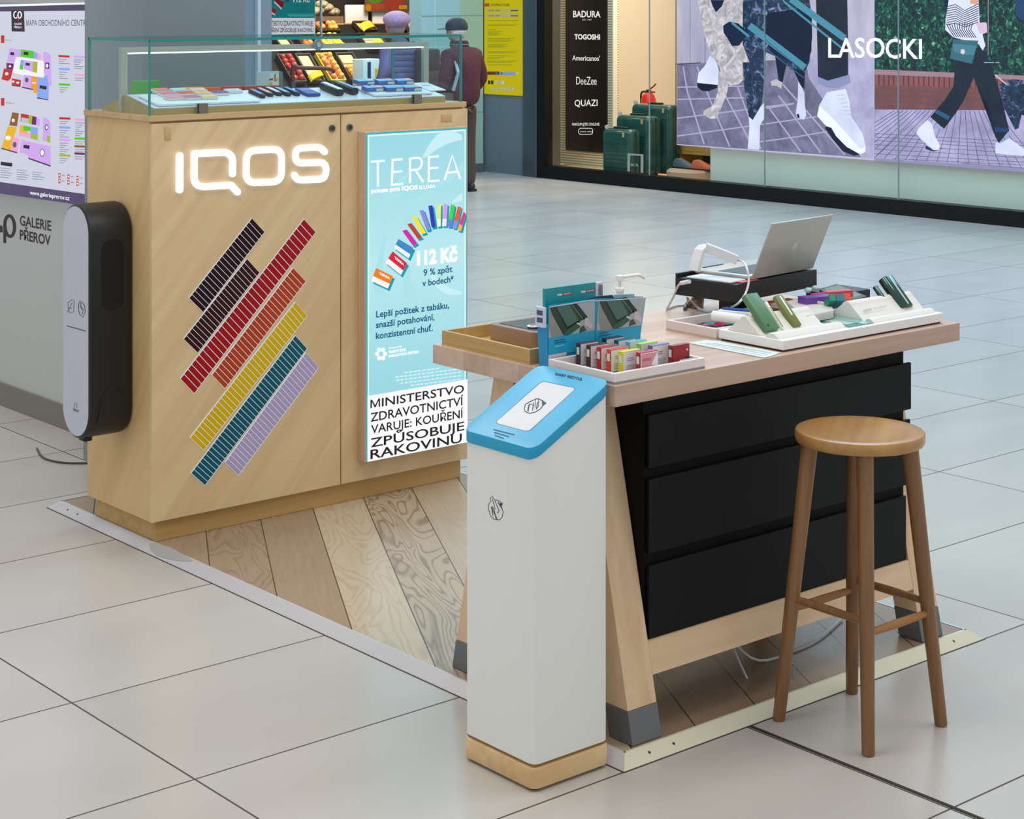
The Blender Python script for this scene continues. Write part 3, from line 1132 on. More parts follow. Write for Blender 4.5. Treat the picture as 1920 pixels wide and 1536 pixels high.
# striped jumper, bag, trousers and white boots of the walking model
KN = EP('#dcdcf2')
f.poly([(740, 0), (760, -150), (830, -200), (920, -200), (985, -140), (1000, 0), (1010, 200), (1070, 200), (1075, 280), (1030, 300), (1060, 400), (1030, 450), (990, 340), (780, 325), (710, 260), (712, 180)], KN)
NV = EP('#2a2f4e')
for k in range(9):
    y = 40 + k * 20
    f.stroke([(722, y + 18), (800, y), (880, y + 52 - k * 2), (1000, y - 8)], 7, NV, up=k == 0)
for k in range(11):
    a = k / 10
    f.stroke([(720 + 230 * a, 205 - 8 * a), (742 + 190 * a, 250 + 10 * a), (790 + 190 * a, 322 + 8 * a)], 7, NV, up=k == 0)
f.poly([(980, 200), (1065, 195), (1075, 285), (1010, 295)], EP('#d8b9d6'))
f.poly([(735, 0), (700, 0), (712, 60), (730, 60)], EP('#1b2740'))
f.poly([(930, 0), (1000, 0), (985, 40), (925, 30)], EP('#d8a080'))
f.stroke([(1085, 0), (1085, 480)], 6, EP('#a38a9a'))
f.poly([(800, 540), (985, 420), (1010, 400), (1090, 520), (1150, 680), (1200, 850), (1270, 1140), (1180, 1245), (1150, 1200), (1100, 960), (960, 680), (870, 880), (800, 990), (700, 1125), (580, 1020), (700, 880), (780, 760)], NAVY)
f.poly([(640, 955), (755, 1015), (735, 1050), (620, 985)], EP('#2d5b7c'))
f.poly([(575, 1020), (600, 1085), (690, 1110), (680, 1128), (600, 1105), (570, 1045)], EP('#9aa2cc'))
f.poly([(1225, 1190), (1285, 1120), (1270, 1180), (1230, 1215)], EP('#9aa2cc'))
f.poly([(1140, 1110), (1265, 1120), (1262, 1155), (1145, 1150)], EP('#23426a'))
f.poly([(780, 345), (1000, 355), (945, 558), (752, 512)], EP('#3d6a7c'))
f.poly([(775, 380), (790, 450), (860, 480), (960, 480), (985, 400)], EP('#4c7f90'))
f.poly([(850, 430), (875, 430), (885, 455), (868, 475), (845, 462)], EP('#e9c8c8'))
f.poly([(555, 1045), (600, 1085), (618, 1180), (665, 1270), (655, 1308), (610, 1308), (555, 1260), (500, 1215), (458, 1160), (480, 1120)], BOOT)
f.poly([(1150, 1240), (1190, 1250), (1270, 1205), (1400, 1300), (1440, 1340), (1400, 1360), (1260, 1352), (1150, 1335)], BOOT)
f.poly([(540, 1265), (610, 1312), (660, 1308), (610, 1322), (540, 1300)], EP('#2b3352'))
f.poly([(1180, 740), (1300, 690), (1600, 720), (1600, 1100), (1380, 1000), (1350, 1120), (1320, 1130), (1290, 1000), (1230, 950), (1215, 840)], FURD)
f.poly([(1320, 0), (1600, 0), (1600, 200), (1360, 170), (1325, 120)], EP('#2a456c'))
f.stroke([(1150, 655), (1245, 735)], 10, EP('#d0c0d8'))
f.quad(1050, 542, 1140, 549, EP('#a8b0c8'))
f.quad(1150, 542, 1185, 549, EP('#a8b0c8'))
f.conv = lambda x, y: (1440 + x / 4, y / 4)
f.text('CKI', 885, 435, 1158, 440, 142, LW, 0.012)
f.conv = lambda x, y: (x, y)
f.stroke([(1640.6, -40), (1640.6, 305)], 0.8, EP('#8580a5'))
put('lit_poster', b, label='lit shop poster showing a walking model in a striped jumper', cat='poster', smooth=0)

# yellow notice on the pier
b = WB()
ya = wx(908, -0.02)
yb = wx(981.5, -0.02)
zy = WL(945, 178, -0.02)[1]
b.box(ya, -0.02, zy, yb, 0.0, 2.4, mat('#e8d80c', 0.4, emit=0.55))
b.M = Matrix.Identity(4)
f = Flat(b, wplane(-0.02), -D_, 0.0003, lambda x, y: (890 + x / 7.68, y / 7.68))
f.quad(142, 48, 216, 95, mat('#e0521c'))
f.text('OTEVÍRACÍ DOBA', 232, 88, 508, 88, 34, mat('#57520c'), 0.02)
PY = mat('#efe48c', 0.4, emit=.4)
for y in (125, 200):
    f.quad(180, y, 650, y + 52, PY)
    f.quad(200, y + 20, 280, y + 32, mat('#7a8a3c'))
    f.quad(300, y + 20, 365, y + 32, mat('#7a8a3c'))
    f.quad(520, y + 20, 625, y + 36, mat('#3a4a2c'))
for y, n, L in [(295, 1, 450), (350, 2, 440), (425, 1, 120), (450, 4, 210), (545, 4, 380), (635, 4, 300), (740, 2, 440), (800, 1, 330), (825, 2, 230), (875, 2, 420), (930, 1, 350)]:
    for k in range(n):
        f.quad(190, y + k * 17, 190 + L - (k * 53) % 90, y + k * 17 + 7, mat('#a09a10'), up=k == 0)
for x0, x1, y0, y1, c in [(190, 365, 1030, 1078, '#8a2a2e'), (372, 590, 1038, 1085, '#9fb0e6'), (305, 340, 1035, 1072, '#4a5cf0'), (380, 412, 1040, 1072, '#2b88c8'), (612, 645, 1040, 1070, '#c9d8f4'), (200, 235, 1160, 1212, '#22262c'), (245, 278, 1160, 1212, '#22262c'), (300, 335, 1165, 1212, '#e8d8b8'), (345, 378, 1165, 1212, '#d8c0c8'), (392, 432, 1165, 1212, '#dfe6f4')] + [(258 + k * 58, 292 + k * 58, 1258, 1300, '#d8c8ee') for k in range(6)]:
    f.quad(x0, y0, x1, y1, mat(c))
put('notice_poster', b, label='tall yellow notice with opening hours on the blue-grey pier', cat='poster', smooth=0)

# shop interior behind the glass
b = WB()
LW1 = wood('shop_floor', '#e3c797', '#cfae78', along='x', freq=12, stretch=0.1, rough=0.3)
b.box(s1025 - 0.5, 0.125, 0.0, sEnd, 6.0, 0.04, LW1)
put('floor_shop', b, kind='structure', smooth=0)
b = WB()
BG = mat('#d9bd90', 0.6)
b.box(s1025 - 0.6, 3.0, 0.04, sEnd, 3.1, 3.3, BG)
b.box(s905, 0.36, 0.04, s905 + 0.1, 3.1, 3.3, mat('#d6cfc2', 0.6))
for x in (1204, 1211, 1221):
    q = wx(x, 2.99)
    b.box(q, 2.985, 0.04, q + 0.03, 3.0, 3.3, mat('#9a8460' if x != 1211 else '#7d6a50', 0.5))
put('wall_shop', b, kind='structure', smooth=0)
t = NT('ribbed_panel', 0.5)
z = t.xyz(t.pos())[2]
g = t.math('LESS_THAN', t.math('FRACT', t.math('MULTIPLY', z, 38.0)), 0.42)
t.l(t.mix(g, lin('#f1e4c8'), lin('#b89a68')), t.b.inputs['Base Color'])
t.b.inputs['Emission Color'].default_value = (0, 0, 0, 1)
RIB = t.m
dS = 0.9
sg0, sg1 = wx(1047, dS), wx(1149, dS)
b = WB()
b.box(sg0, dS, 0.04, sg1, dS + 0.09, 3.3, RIB)
b.box(wx(1044, dS), dS - 0.01, 0.04, sg0, dS + 0.1, 3.3, mat('#eae6da', 0.4))
b.box(wx(1149, dS), dS - 0.01, 0.3, wx(1151, dS), dS + 0.05, 3.3, mat('#eae6da', 0.4))
put('display_column', b, label='ribbed cream column behind the shop window carrying the brand panel', cat='column', smooth=0)
b = WB()
z0 = WL(1098, 284, dS - .02)[1]
b.box(wx(1060.5, dS - .02), dS - 0.02, z0, wx(1137, dS - .02), dS - 0.0005, 3.2, mat('#241c1a', 0.3))
b.M = Matrix.Identity(4)
f = Flat(b, wplane(dS - .02), -D_, 0.0002, lambda x, y: (960 + x / 4, y / 4))
LT = mat('#f5efe6', 0.4, emit=0.95)
f.text('BADURA', 458, 128, 664, 130, 46, LT, 0.02)
f.text('EST. 1987', 528, 153, 598, 153, 9, LT)
f.text('TOGOSHI', 468, 294, 660, 296, 36, LT, 0.04)
f.text("Americanos'", 452, 452, 660, 456, 36, LT, 0.01)
f.text('DeeZee', 482, 634, 636, 636, 58, LT, 0.0)
f.text('QUAZI', 470, 796, 642, 794, 46, LT, 0.01)
f.text('NAKUPUJTE ONLINE', 452, 942, 656, 942, 20, LT, 0.01)
f.stroke(arc_path([(555, 962), (606, 962, 20), (606, 1008, 20), (500, 1008, 20), (500, 962, 20), (555, 962)]), 4, LT)
f.text('ccc.eu', 512, 991, 600, 991, 11, LT)
put('brand_panel', b, label='dark brown panel listing shoe brands in white letters behind the shop window', cat='sign', smooth=0)

# suitcases
GREEN = speckle('suitcase_shell', '#24483f', '#2f584d', freq=8, rough=0.18, spec=0.6)


def suitcase(x0, x1, xd, ytop, ybot, d, dep, lab, tagm=False):
    s0, s1 = wx(x0, d), wx(x1, d)
    zt = WL((x0 + x1) / 2, ytop, d)[1]
    t_ = thing('suitcase', lab, 'suitcase', W0 + S_ * (s0 + s1) / 2 + D_ * (d + dep / 2) + Vector((0, 0, 0.04)), 'green suitcases in the shop window')
    b = WB()
    b.box(s0, d, 0.075, s1, d + dep, zt, GREEN, bev=min(0.055, dep * .3), seg=4)
    put('shell', b, t_)
    b = WB()
    n = 7
    for k in range(n):
        zz = 0.15 + (zt - 0.29) * k / (n - 1)
        b.box(s0 + 0.04, d - 0.003, zz, s1 - 0.05, d + 0.004, zz + 0.012, mat('#26493f', 0.3), bev=0.003)
    put('ribs', b, t_)
    b = WB()
    b.box(s0 + 0.003, d + dep * .48, 0.09, s1 + 0.003, d + dep * .52, zt - 0.02, mat('#152a25', 0.4))
    b.box((s0 + s1) / 2 - .09, d + dep * .35, zt - 0.003, (s0 + s1) / 2 + .09, d + dep * .6, zt + 0.018, mat('#152a25', 0.4), bev=0.006)
    put('zip_band', b, t_)
    for sx in (s0 + .05, s1 - .05):
        for dd in (d + .05, d + dep - .05):
            b = WB()
            b.cyl((sx - .012, dd, 0.062), (sx + .012, dd, 0.062), 0.021, 0.021, BLACKP, 14)
            put('wheel', b, t_)
    b = WB()
    b.sph((s0 + .06, d + .02, zt + 0.012), 0.022, mat('#f4f4f4', .4, emit=.3))
    put('white_knob', b, t_)
    b = WB()
    b.box(s1 - .1, d - .006, zt - .075, s1 - .075, d - .001, zt - .03, mat('#c9a878', .4))
    put('luggage_tag', b, t_)
    return t_


suitcase(1127, 1181, 0, 242, 320, 0.13, 0.17, 'smallest dark green suitcase, frontmost of the three in the shop window')
suitcase(1152, 1216, 0, 217, 320, 0.34, 0.21, 'middle sized dark green suitcase between the other two in the shop window')
suitcase(1181, 1256, 0, 196, 325, 0.56, 0.18, 'largest dark green suitcase, rearmost in the shop window')
# price frame on the glass
b = WB()
b.M = Matrix.Identity(4)
f = Flat(b, wplane(0.04), -D_, 0.002, lambda x, y: (1110 + x / 8.083, 150 + y / 8.083))
PW = mat('#eef0f0', 0.5, emit=.25)
for q in ([(538, 1112), (776, 1128), (776, 1152), (538, 1140)], [(538, 1140), (574, 1142), (570, 1390), (536, 1385)], [(738, 1150), (776, 1152), (772, 1410), (736, 1405)]):
    b.prism([f.p(x, y) for x, y in q], D_ * .003, PW)
f.text('BE. PL', 590, 1300, 712, 1312, 34, PW, .03)
put('window_sticker', b, label='small white frame sticker on the shop glass before the smallest suitcase', cat='sticker', smooth=0)
# fire extinguisher hanging on the shop wall
dE = 1.6
sE, zE = WL(1216, 183, dE)
t_ = thing('fire_extinguisher', 'red fire extinguisher showing above the largest green suitcase', 'fire extinguisher', W0 + S_ * sE + D_ * dE + Vector((0, 0, zE - .45)))
b = WB()
b.lathe([(0.055, -0.45), (0.08, -0.43), (0.08, 0.0), (0.06, 0.05), (0.025, 0.075)], (sE, dE, zE - .02), mat('#c81a16', .3), 20)
put('cylinder', b, t_)
b = WB()
b.box(sE - .02, dE - .02, zE + .05, sE + .02, dE + .02, zE + .085, BLACKP, bev=.004)
b.tube([(sE, dE, zE + .08), (sE + .08, dE, zE + .125), (sE + .105, dE, zE + .15)], .009, mat('#8c1714', .4))
b.tube([(sE, dE, zE + .06), (sE + .09, dE, zE + .06)], .009, mat('#8c1714', .4))
put('handle', b, t_)
b = WB()
b.tube(bez([(sE - .02, dE, zE + .06), (sE - .1, dE, zE + .05), (sE - .11, dE, zE - .05), (sE - .1, dE, zE - .3)]), .011, BLACKP)
put('hose', b, t_)
b = WB()
b.box(sE - .1, dE - .09, .04, sE + .1, dE + .09, zE - .47, mat('#b79a6c', .5), bev=.004)
put('display_stand', b, label='plain stand hidden behind the green suitcases under the extinguisher', cat='stand')
# shelf, shoes and pouf seen under the dog poster
dH = 0.75
b = WB()
sh0, sh1 = wx(1266, dH), wx(1420, dH)
za, zb = WL(1300, 273, dH)[1], WL(1300, 290, dH)[1]
SHW = wood('shelf_pine', '#cfa255', '#b58838', along='x', freq=10)
b.box(sh0, dH, zb, sh1, dH + .4, 1.9, SHW)
for k in range(4):
    b.box(sh0 + .1 + k * .35, dH - .004, zb + .03, sh0 + .4 + k * .35, dH, za + .12, mat('#c09448', .5), bev=.002)
b.box(sh0, dH + .03, .04, sh0 + .04, dH + .38, zb, SHW)
b.box(sh1 - .04, dH + .03, .04, sh1, dH + .38, zb, SHW)
b.box(sh0 + .04, dH + .36, .04, sh1 - .04, dH + .38, zb, mat('#2a201a', .6))
put('shoe_cabinet', b, label='yellow wooden shoe cabinet under and behind the dog poster', cat='cabinet', smooth=0)
s, z = WL(1291, 308, .55)


def shoe(px, py, d, col, lab, sc=1.0):
    s, z = WL(px, py, d)
    t_ = thing('shoe', lab, 'shoe', W0 + S_ * s + D_ * d + Vector((0, 0, z - .04)))
    b = WB()
    rings = []
    for u, wd, hh in [(-.13, .02, .05), (-.11, .045, .075), (-.04, .05, .085), (.03, .05, .06), (.09, .052, .035), (.13, .03, .02)]:
        rings.append([(s + u * sc, d + wd * math.cos(a) * sc, z - .03 + max(0, math.sin(a)) * hh * sc) for a in [k * math.pi / 6 for k in range(12)]])
    b.loft(rings, mat(col, .5))
    put('upper', b, t_)
    b = WB()
    b.box(s - .13 * sc, d - .045 * sc, z - .045, s + .135 * sc, d + .045 * sc, z - .028, mat('#2a2522', .6), bev=.006)
    put('sole', b, t_)


b = WB()
s, z = WL(1296, 320, .5)
b.lathe([(.20, .04), (.225, .07), (.225, z - .005), (.20, z + .015), (.0, z + .015)], (s, .5, 0), mat('#b89c80', .7), 32, (1.1, 1))
put('pouf', b, label='round beige pouf carrying shoes under the dog poster', cat='pouf')
_, zp = WL(1296, 320, .5)
for px, c, lab in [(1283, '#4a5660', 'slate blue shoe on the beige pouf'), (1318, '#c05a2c', 'orange shoe on the beige pouf beside a slate blue one')]:
    sx = WL(px, 308, .5)[0]
    y_ = -3 + FPX * (1.8 - (zp + .06)) / ((W0 + S_ * sx + D_ * .5).dot(FW))
    shoe(px, y_, .5, c, lab)
# ------------------------------------------------------------------ far wall and greengrocer
YB = 14.95


def bx(x, y=YB, py=100):
    return P(x, py, ('Y', y)).x


b = MB()
b.box(bx(790), YB, 0, bx(862), YB + .2, 3.4, mat('#a4cbd2', .18))
b.box(bx(862) , YB - .004, 0, bx(905.5), YB + .2, 3.4, mat('#a9c3ae', .2))
for z in (0.62, 1.62, 2.62):
    b.box(bx(790), YB - .006, z, bx(905.5), YB, z + .007, mat('#7f9f9c', .4))
b.box(bx(815), YB - .005, 0, bx(815) + .008, YB, 3.4, mat('#c2dadb', .4))
put('wall_back', b, kind='structure', smooth=0)
b = MB()
b.box(bx(790), YB - .015, 0, bx(905), YB - .006, 0.09, mat('#5a625e', .4))
put('baseboard_back', b, kind='structure', smooth=0)
b = MB()
b.box(bx(150), YB, 0, bx(478), YB + .2, 3.4, PILLAR)
b.box(bx(478), YB - .05, 0, bx(484), YB + .2, 3.4, mat('#b4bcc2', .3))
b.box(bx(484), YB - .04, 0, bx(505), YB + .2, 3.4, mat('#7e868e', .3))
put('wall_back_left', b, kind='structure', smooth=0)
win = thing('window_2', None, None, (bx(560), YB, 0))
win['kind'] = 'structure'
b = MB()
b.box(bx(505), YB, P(540, 67, ('Y', YB)).z, bx(601), YB + .012, 3.2, SG)
put('window_pane', b, win, smooth=0)
b = MB()
b.box(bx(601), YB - .004, P(602, 66, ('Y', YB)).z, bx(604), YB + .016, 3.2, mat('#9fb0b8', .3, .3))
put('window_frame', b, win, smooth=0)
# poster on the market's glass
b = MB()
YP = YB - .03
x0, x1 = bx(494.5, YP), bx(591, YP)
zb = P(540, 66, ('Y', YP)).z
b.box(x0, YP, zb, x1, YB - .008, zb + 1.25, mat('#f4f4f8', .4, emit=.5))
f = Flat(b, ('Y', YP), (0, -1, 0), 0.0002, lambda x, y: (480 + x / 12, y / 12))
TQ = mat('#129a9c', .4, emit=.35)
f.poly([(178, -1300), (1325, -1300), (1325, 405), (178, 405)], TQ)
for pts, c in [([(270, 130), (470, 215), (420, 350), (225, 235)], '#c23a22'), ([(440, -60), (640, 60), (570, 220), (405, 60)], '#a61a2e')]:
    f.poly([(x + 18, y + 18) for x, y in pts], mat('#0b5b60'))
    f.poly(pts, mat(c, .4, emit=.3))
    a, d = Vector(pts[3]), Vector(pts[2])
    u = (Vector(pts[0]) - a) * .3
    f.poly([tuple(a), tuple(d), tuple(d + u), tuple(a + u)], mat('#f0ecec', .4, emit=.4))
f.poly([(640, -20), (700, -80), (760, 10), (690, 60)], mat('#10203a'))
f.text('112 Kč', 840, 45, 1215, 45, 120, mat('#f4eef4', .4, emit=.4), .03)
DN = mat('#0f3c48', .5)
f.text('9 % zpět', 870, 142, 1160, 142, 42, DN, .02)
f.text('v bodech*', 865, 242, 1160, 242, 42, DN, .02)
for k in range(3):
    f.quad(700 + k * 20, 318 + k * 22, 1300, 324 + k * 22, mat('#5db9b6'), up=k == 0)
f.text('MINISTERSTVO ZDRAVOTNICTVÍ VARUJE:', 205, 580, 1285, 580, 112, mat('#4a4650'), .02)
f.text('KOUŘENÍ ZPŮSOBUJE RAKOVINU', 205, 725, 1285, 720, 90, mat('#4a4650'), .02)
put('window_poster', b, label='teal poster with a white warning strip on the glass of the fruit shop', cat='poster', smooth=0)

b = MB()
b.box(8.0, 19.0, 0, 15.6, 19.1, 3.4, mat('#14110f', .7))
b.box(bx(300), YB + .2, 0, bx(300) + .1, 19, 3.4, mat('#1a1614', .7))
b.box(15.5, YB + .2, 0, 15.6, 19, 3.4, mat('#1f1a17', .7))
put('wall_market', b, kind='structure', smooth=0)

# shelf with boxes above the fruit
YS = 17.2


def mx(x, y=YS):
    return P(x, 50, ('Y', y)).x


def mz(py, px=690, y=YS):
    return P(px, py, ('Y', y)).z


b = MB()
zsft = mz(44)
b.box(mx(560), YS, zsft - .03, mx(840), YS + .45, zsft, wood('shelf_board', '#d9b084', '#b98c5c', along='x', freq=10))
b.box(mx(560), YS + .40, 0, mx(840), YS + .45, 3.0, mat('#17120f', .7))
for q in (560, 836):
    b.box(mx(q), YS + .02, 0, mx(q) + .03, YS + .40, zsft - .03, mat('#1d1a18', .6))
put('market_shelf', b, label='dark market shelving with a light wooden shelf above the fruit', cat='shelf', smooth=0)
for x0, x1, y0, c, lab in [(651, 694, 9, '#cfc9c6', 'white board standing on the market shelf, left one'), (702, 756, 22, '#d0ccc8', 'white board standing on the market shelf, right one')]:
    b = MB()
    b.box(mx(x0), YS + .03, zsft + .001, mx(x1), YS + .06, mz(y0), mat(c, .5), bev=.012)
    put('display_board', b, label=lab, cat='board')
for x0, x1, y0, c, lab in [(606, 648, 30, '#6b5238', 'brown crate of produce on the market shelf'), (768, 788, 15, '#c7a987', 'cardboard box with dark print at the right end of the market shelf')]:
    t_ = thing('produce_box', lab, 'box', ((mx(x0) + mx(x1)) / 2, YS + .15, zsft))
    b = MB()
    X0, X1, z1 = mx(x0), mx(x1), mz(y0)
    b.box(X0, YS + .04, zsft + .001, X1, YS + .3, zsft + .012, mat(c, .7))
    b.box(X0, YS + .04, zsft + .012, X1, YS + .05, z1, mat(c, .7))
    b.box(X0, YS + .29, zsft + .012, X1, YS + .3, z1, mat(c, .7))
    b.box(X0, YS + .05, zsft + .012, X0 + .01, YS + .29, z1, mat(c, .7))
    b.box(X1 - .01, YS + .05, zsft + .012, X1, YS + .29, z1, mat(c, .7))
    if x0 > 700:
        for dz in (.05, .13):
            b.box(X0 + .03, YS + .0385, zsft + dz, X0 + .1, YS + .04, zsft + dz + .05, mat('#3a2a20', .7))
    put('carton', b, t_)
for k, (x, y, c) in enumerate([(612, 20, '#5c6b45'), (630, 14, '#8a6a4c'), (642, 22, '#4d5a3a'), (620, 8, '#6f7a50')]):
    b = MB()
    b.sph((mx(x), YS + .18, max(mz(y), mz(30) + .02)), .07, speckle('cabbage%d' % k, c, '#b9a88c', freq=30), (1.2, 1, .7))
    put('cabbage', b, label='muted green cabbage in the brown crate on the market shelf', cat='vegetable', group='cabbages on the market shelf')
b = MB()
xo0, xo1 = mx(683), mx(767)
z0 = mz(22)
b.box(xo0, YS - .02, z0, xo1, YS - .005, z0 + .9, mat('#4d3c20', .5))
f = Flat(b, ('Y', YS - .02), (0, -1, 0), .0002, lambda x, y: (580 + x / 8.727, y / 8.727))
f.poly([(920, 60), (1230, 60), (1240, 150), (920, 175)], mat('#e8643c', .5, emit=.3))
f.poly([(965 + 52 * math.cos(k * .52), 125 + 58 * math.sin(k * .52)) for k in range(12)], mat('#f0a818', .5, emit=.4))
f.poly([(955, -10), (1200, -10), (1150, 45), (1050, 62), (985, 40)], mat('#7fb53c', .5, emit=.3))
f.poly([(1210, -20), (1560, -20), (1540, 60), (1440, 150), (1340, 170), (1230, 150)], mat('#d8543c', .5, emit=.3))
f.poly([(1300, 60), (1330, 110), (1290, 140)], mat('#5a2a24'))
f.poly([(1465, 90), (1595, 85), (1600, 145), (1465, 150)], mat('#f2b81c', .5, emit=.4))
f.quad(1490, 108, 1575, 126, mat('#c8421c'))
put('hanging_sign', b, label='orange and green produce banner hanging in front of the market shelf', cat='sign', smooth=0)
for px, py, c in [(651, 50, '#f0c43c'), (691, 50, '#e8cda8'), (726, 48, '#d8b890'), (773, 48, '#e8c8a0')]:
    b = MB()
    x = mx(px)
    z = mz(py)
    b.box(x - .045, YS - .012, z - .035, x + .045, YS - .004, z + .035, mat('#eccaa8', .5, emit=.25))
    b.box(x - .045, YS - .013, z + .012, x + .045, YS - .012, z + .035, mat(c, .5, emit=.3))
    b.tube([(x, YS - .008, z + .03), (x, YS - .001, zsft - .03)], .004, '#c0b8a8')
    put('price_tag', b, label={651: 'yellow topped price tag hanging below the two white boards', 691: 'cream price tag under the gap between the two white boards', 726: 'small cream price tag partly behind the beret', 773: 'price tag under the cardboard box at the right end of the shelf'}[px], cat='price tag', smooth=0)

# slanted racks of fruit crates
ROWS = {'A': ((16.20, 0.925), (16.50, 1.205)), 'B': ((16.56, 1.235), (16.80, 1.40)), 'C': ((16.86, 1.43), (17.02, 1.53))}
b = MB()
RK = mat('#0d0b0a', .7, spec=.2)
RX0, RX1 = bx(505, 16.3), bx(800, 16.3)
pr = [(RX0, 16.18, 0.0), (RX0, 16.18, .88), (RX0, 16.50, 1.165), (RX0, 16.56, 1.195), (RX0, 16.80, 1.36), (RX0, 16.86, 1.39), (RX0, 17.06, 1.51), (RX0, 17.10, 0.0)]
b.prism(pr, (RX1 - RX0, 0, 0), RK)
b.box(RX0, 16.175, .78, RX1, 16.18, .88, mat('#3a3236', .5))
put('fruit_stand', b, label='dark stepped stand carrying the slanting fruit crates', cat='stand', smooth=0)
FR = {}


def fruit(kind, loc):
    cols = {'apple': ('#d8391e', '#e8a02c'), 'red apple': ('#b51a20', '#d8442c'), 'peach': ('#e86a3c', '#f6b048'), 'orange': ('#f0941c', '#f8b42c'), 'lemon': ('#eec018', '#f6dc3c')}
    if kind not in FR:
        b = MB()
        b.sph((0, 0, 0), .034, speckle(kind.replace(' ', '_') + '_skin', *cols[kind], freq=14, rough=.4, lo=.4, hi=.6), (1, 1, .92), 12, 8)
        b.cyl((0, 0, .026), (0, 0, .036), .003, .003, '#5a4424', 5)
        o = put(kind.replace('red ', ''), b, local=True)
        o.location = loc
        FR[kind] = o
        return o
    o = FR[kind].copy()
    COL.objects.link(o)
    o.location = loc
    return o


def crate(row, pxl, pxr, kind, lab, colr='#3a2c20', fill=1.0, liner=None, nr=None, frlab=None):
    (ya, za), (yb_, zb_) = ROWS[row]
    a = Vector((0, yb_ - ya, zb_ - za))
    L = a.length
    a.normalize()
    n = Vector((0, -a.z, a.y))
    pyb = {'A': 150, 'B': 97, 'C': 61}[row]
    X0, X1 = P(pxl, pyb, ('Y', ya)).x, P(pxr, pyb, ('Y', ya)).x
    M = Matrix(((1, a.x, n.x, X0), (0, a.y, n.y, ya), (0, a.z, n.z, za - .024), (0, 0, 0, 1)))
    W = X1 - X0
    t_ = thing('fruit_crate', lab, 'crate', Vector((X0 + W / 2, ya, za - .02)), 'fruit crates on the stepped stand')
    b = MB()
    b.M = M
    m = mat(colr, .6)
    b.box(0, 0, 0.004, W, L, .012, m)
    for q in ((0, 0, W, .012), (0, L - .012, W, L), (0, .012, .012, L - .012), (W - .012, .012, W, L - .012)):
        b.box(q[0], q[1], .012, q[2], q[3], .055, m)
    put('tray', b, t_, smooth=0)
    if liner:
        b = MB()
        b.M = M
        b.box(.015, .015, .0125, W - .015, L - .015, .03, mat(liner, .7), bev=.004)
        if fill < 1:
            b.box(.03, L * fill, .03, W - .03, L - .03, .045, mat(liner, .7), bev=.006)
        put('paper_liner', b, t_)
    if kind:
        cols = max(2, int((W - .03) / .062))
        rows = max(2, int((L - .03) * fill / .062))
        for j in range(rows):
            for i in range(cols):
                u = .015 + .034 + (W - .03 - .068) * i / (cols - 1)
                v_ = .015 + .034 + j * .062
                p = M @ Vector((u + random.uniform(-.004, .004), v_, .052 + random.uniform(0, .022)))
                o = fruit(kind, p)
                o.rotation_euler = (random.uniform(-1, 1), random.uniform(-1, 1), 0)
                tag(o, frlab, kind.split()[-1], frlab.replace('peach', 'peache').replace(' in the', 's in the', 1))
    return t_, M, W, L


def bananas(M, u0, v0, n, lab):
    for k in range(n):
        b = MB()
        pts = [M @ Vector((u0 + .1 * math.sin(t_ * 1.5), v0 + k * .028 + .05 * t_, .05 + .03 * math.cos(t_ * 1.5))) for t_ in (-1, -.6, -.2, .2, .6, 1)]
        b.tube(pts, [.006, .015, .018, .018, .014, .005], mat('#f0c81c', .45), 8)
        put('banana', b, label=lab, cat='banana', group=lab.replace('banana', 'bananas', 1))


crate('A', 545, 572, 'red apple', 'crate of dark red apples at the left end of the lowest fruit row', fill=1, frlab='dark red apple in the leftmost crate of the lowest row')
t_, M, W, L = crate('A', 579, 607, None, 'crate lined with tan paper holding bananas in the lowest fruit row', fill=.45, liner='#dcb98c')
bananas(M, W / 2, .04, 3, 'banana in the paper lined crate of the lowest row')
crate('A', 618, 646, 'peach', 'bright yellow crate of orange-red peaches in the lowest fruit row', colr='#f2c81a', liner='#e8b890', frlab='orange-red peach in the bright yellow crate')
crate('A', 655, 688, 'orange', 'crate of oranges with a tan lid in the lowest fruit row', fill=.62, liner='#dcb088', frlab='orange in the tan lidded crate of the lowest row')
crate('B', 530, 556, None, 'crate with a flat tan lid at the left end of the middle fruit row', liner='#e0b47c', fill=.3)
crate('B', 572, 594, 'apple', 'crate of red and yellow apples in the middle fruit row', liner='#e0c09c', frlab='red and yellow apple in the middle fruit row')
crate('B', 607, 650, 'lemon', 'wide crate of lemons in the middle fruit row', liner='#e0c09c', frlab='lemon in the wide crate of the middle row')
t_, M, W, L = crate('B', 690, 730, None, 'crate of bananas in the middle fruit row right of the lemons', liner='#d8b88c', fill=.6)
bananas(M, W / 2, .05, 3, 'banana in the middle row crate right of the lemons')
crate('B', 785, 806, 'orange', 'crate of oranges at the right end of the middle fruit row', frlab='orange in the rightmost crate of the middle row')
crate('C', 594, 612, 'apple', 'small crate of apples in the top fruit row beside the glass edge', frlab='apple in the small crate of the top row')
crate('C', 614, 636, 'peach', 'crate of peaches in the top fruit row', frlab='peach in the small crate of the top row')
t_, M, W, L = crate('C', 674, 706, None, 'crate of bananas in the top fruit row under the shelf', liner='#c9a040')
bananas(M, W / 2, .02, 4, 'banana in the top row crate under the shelf')
crate('C', 766, 786, 'lemon', 'crate of lemons in the top fruit row right of the beret', frlab='lemon in the top row crate right of the beret')

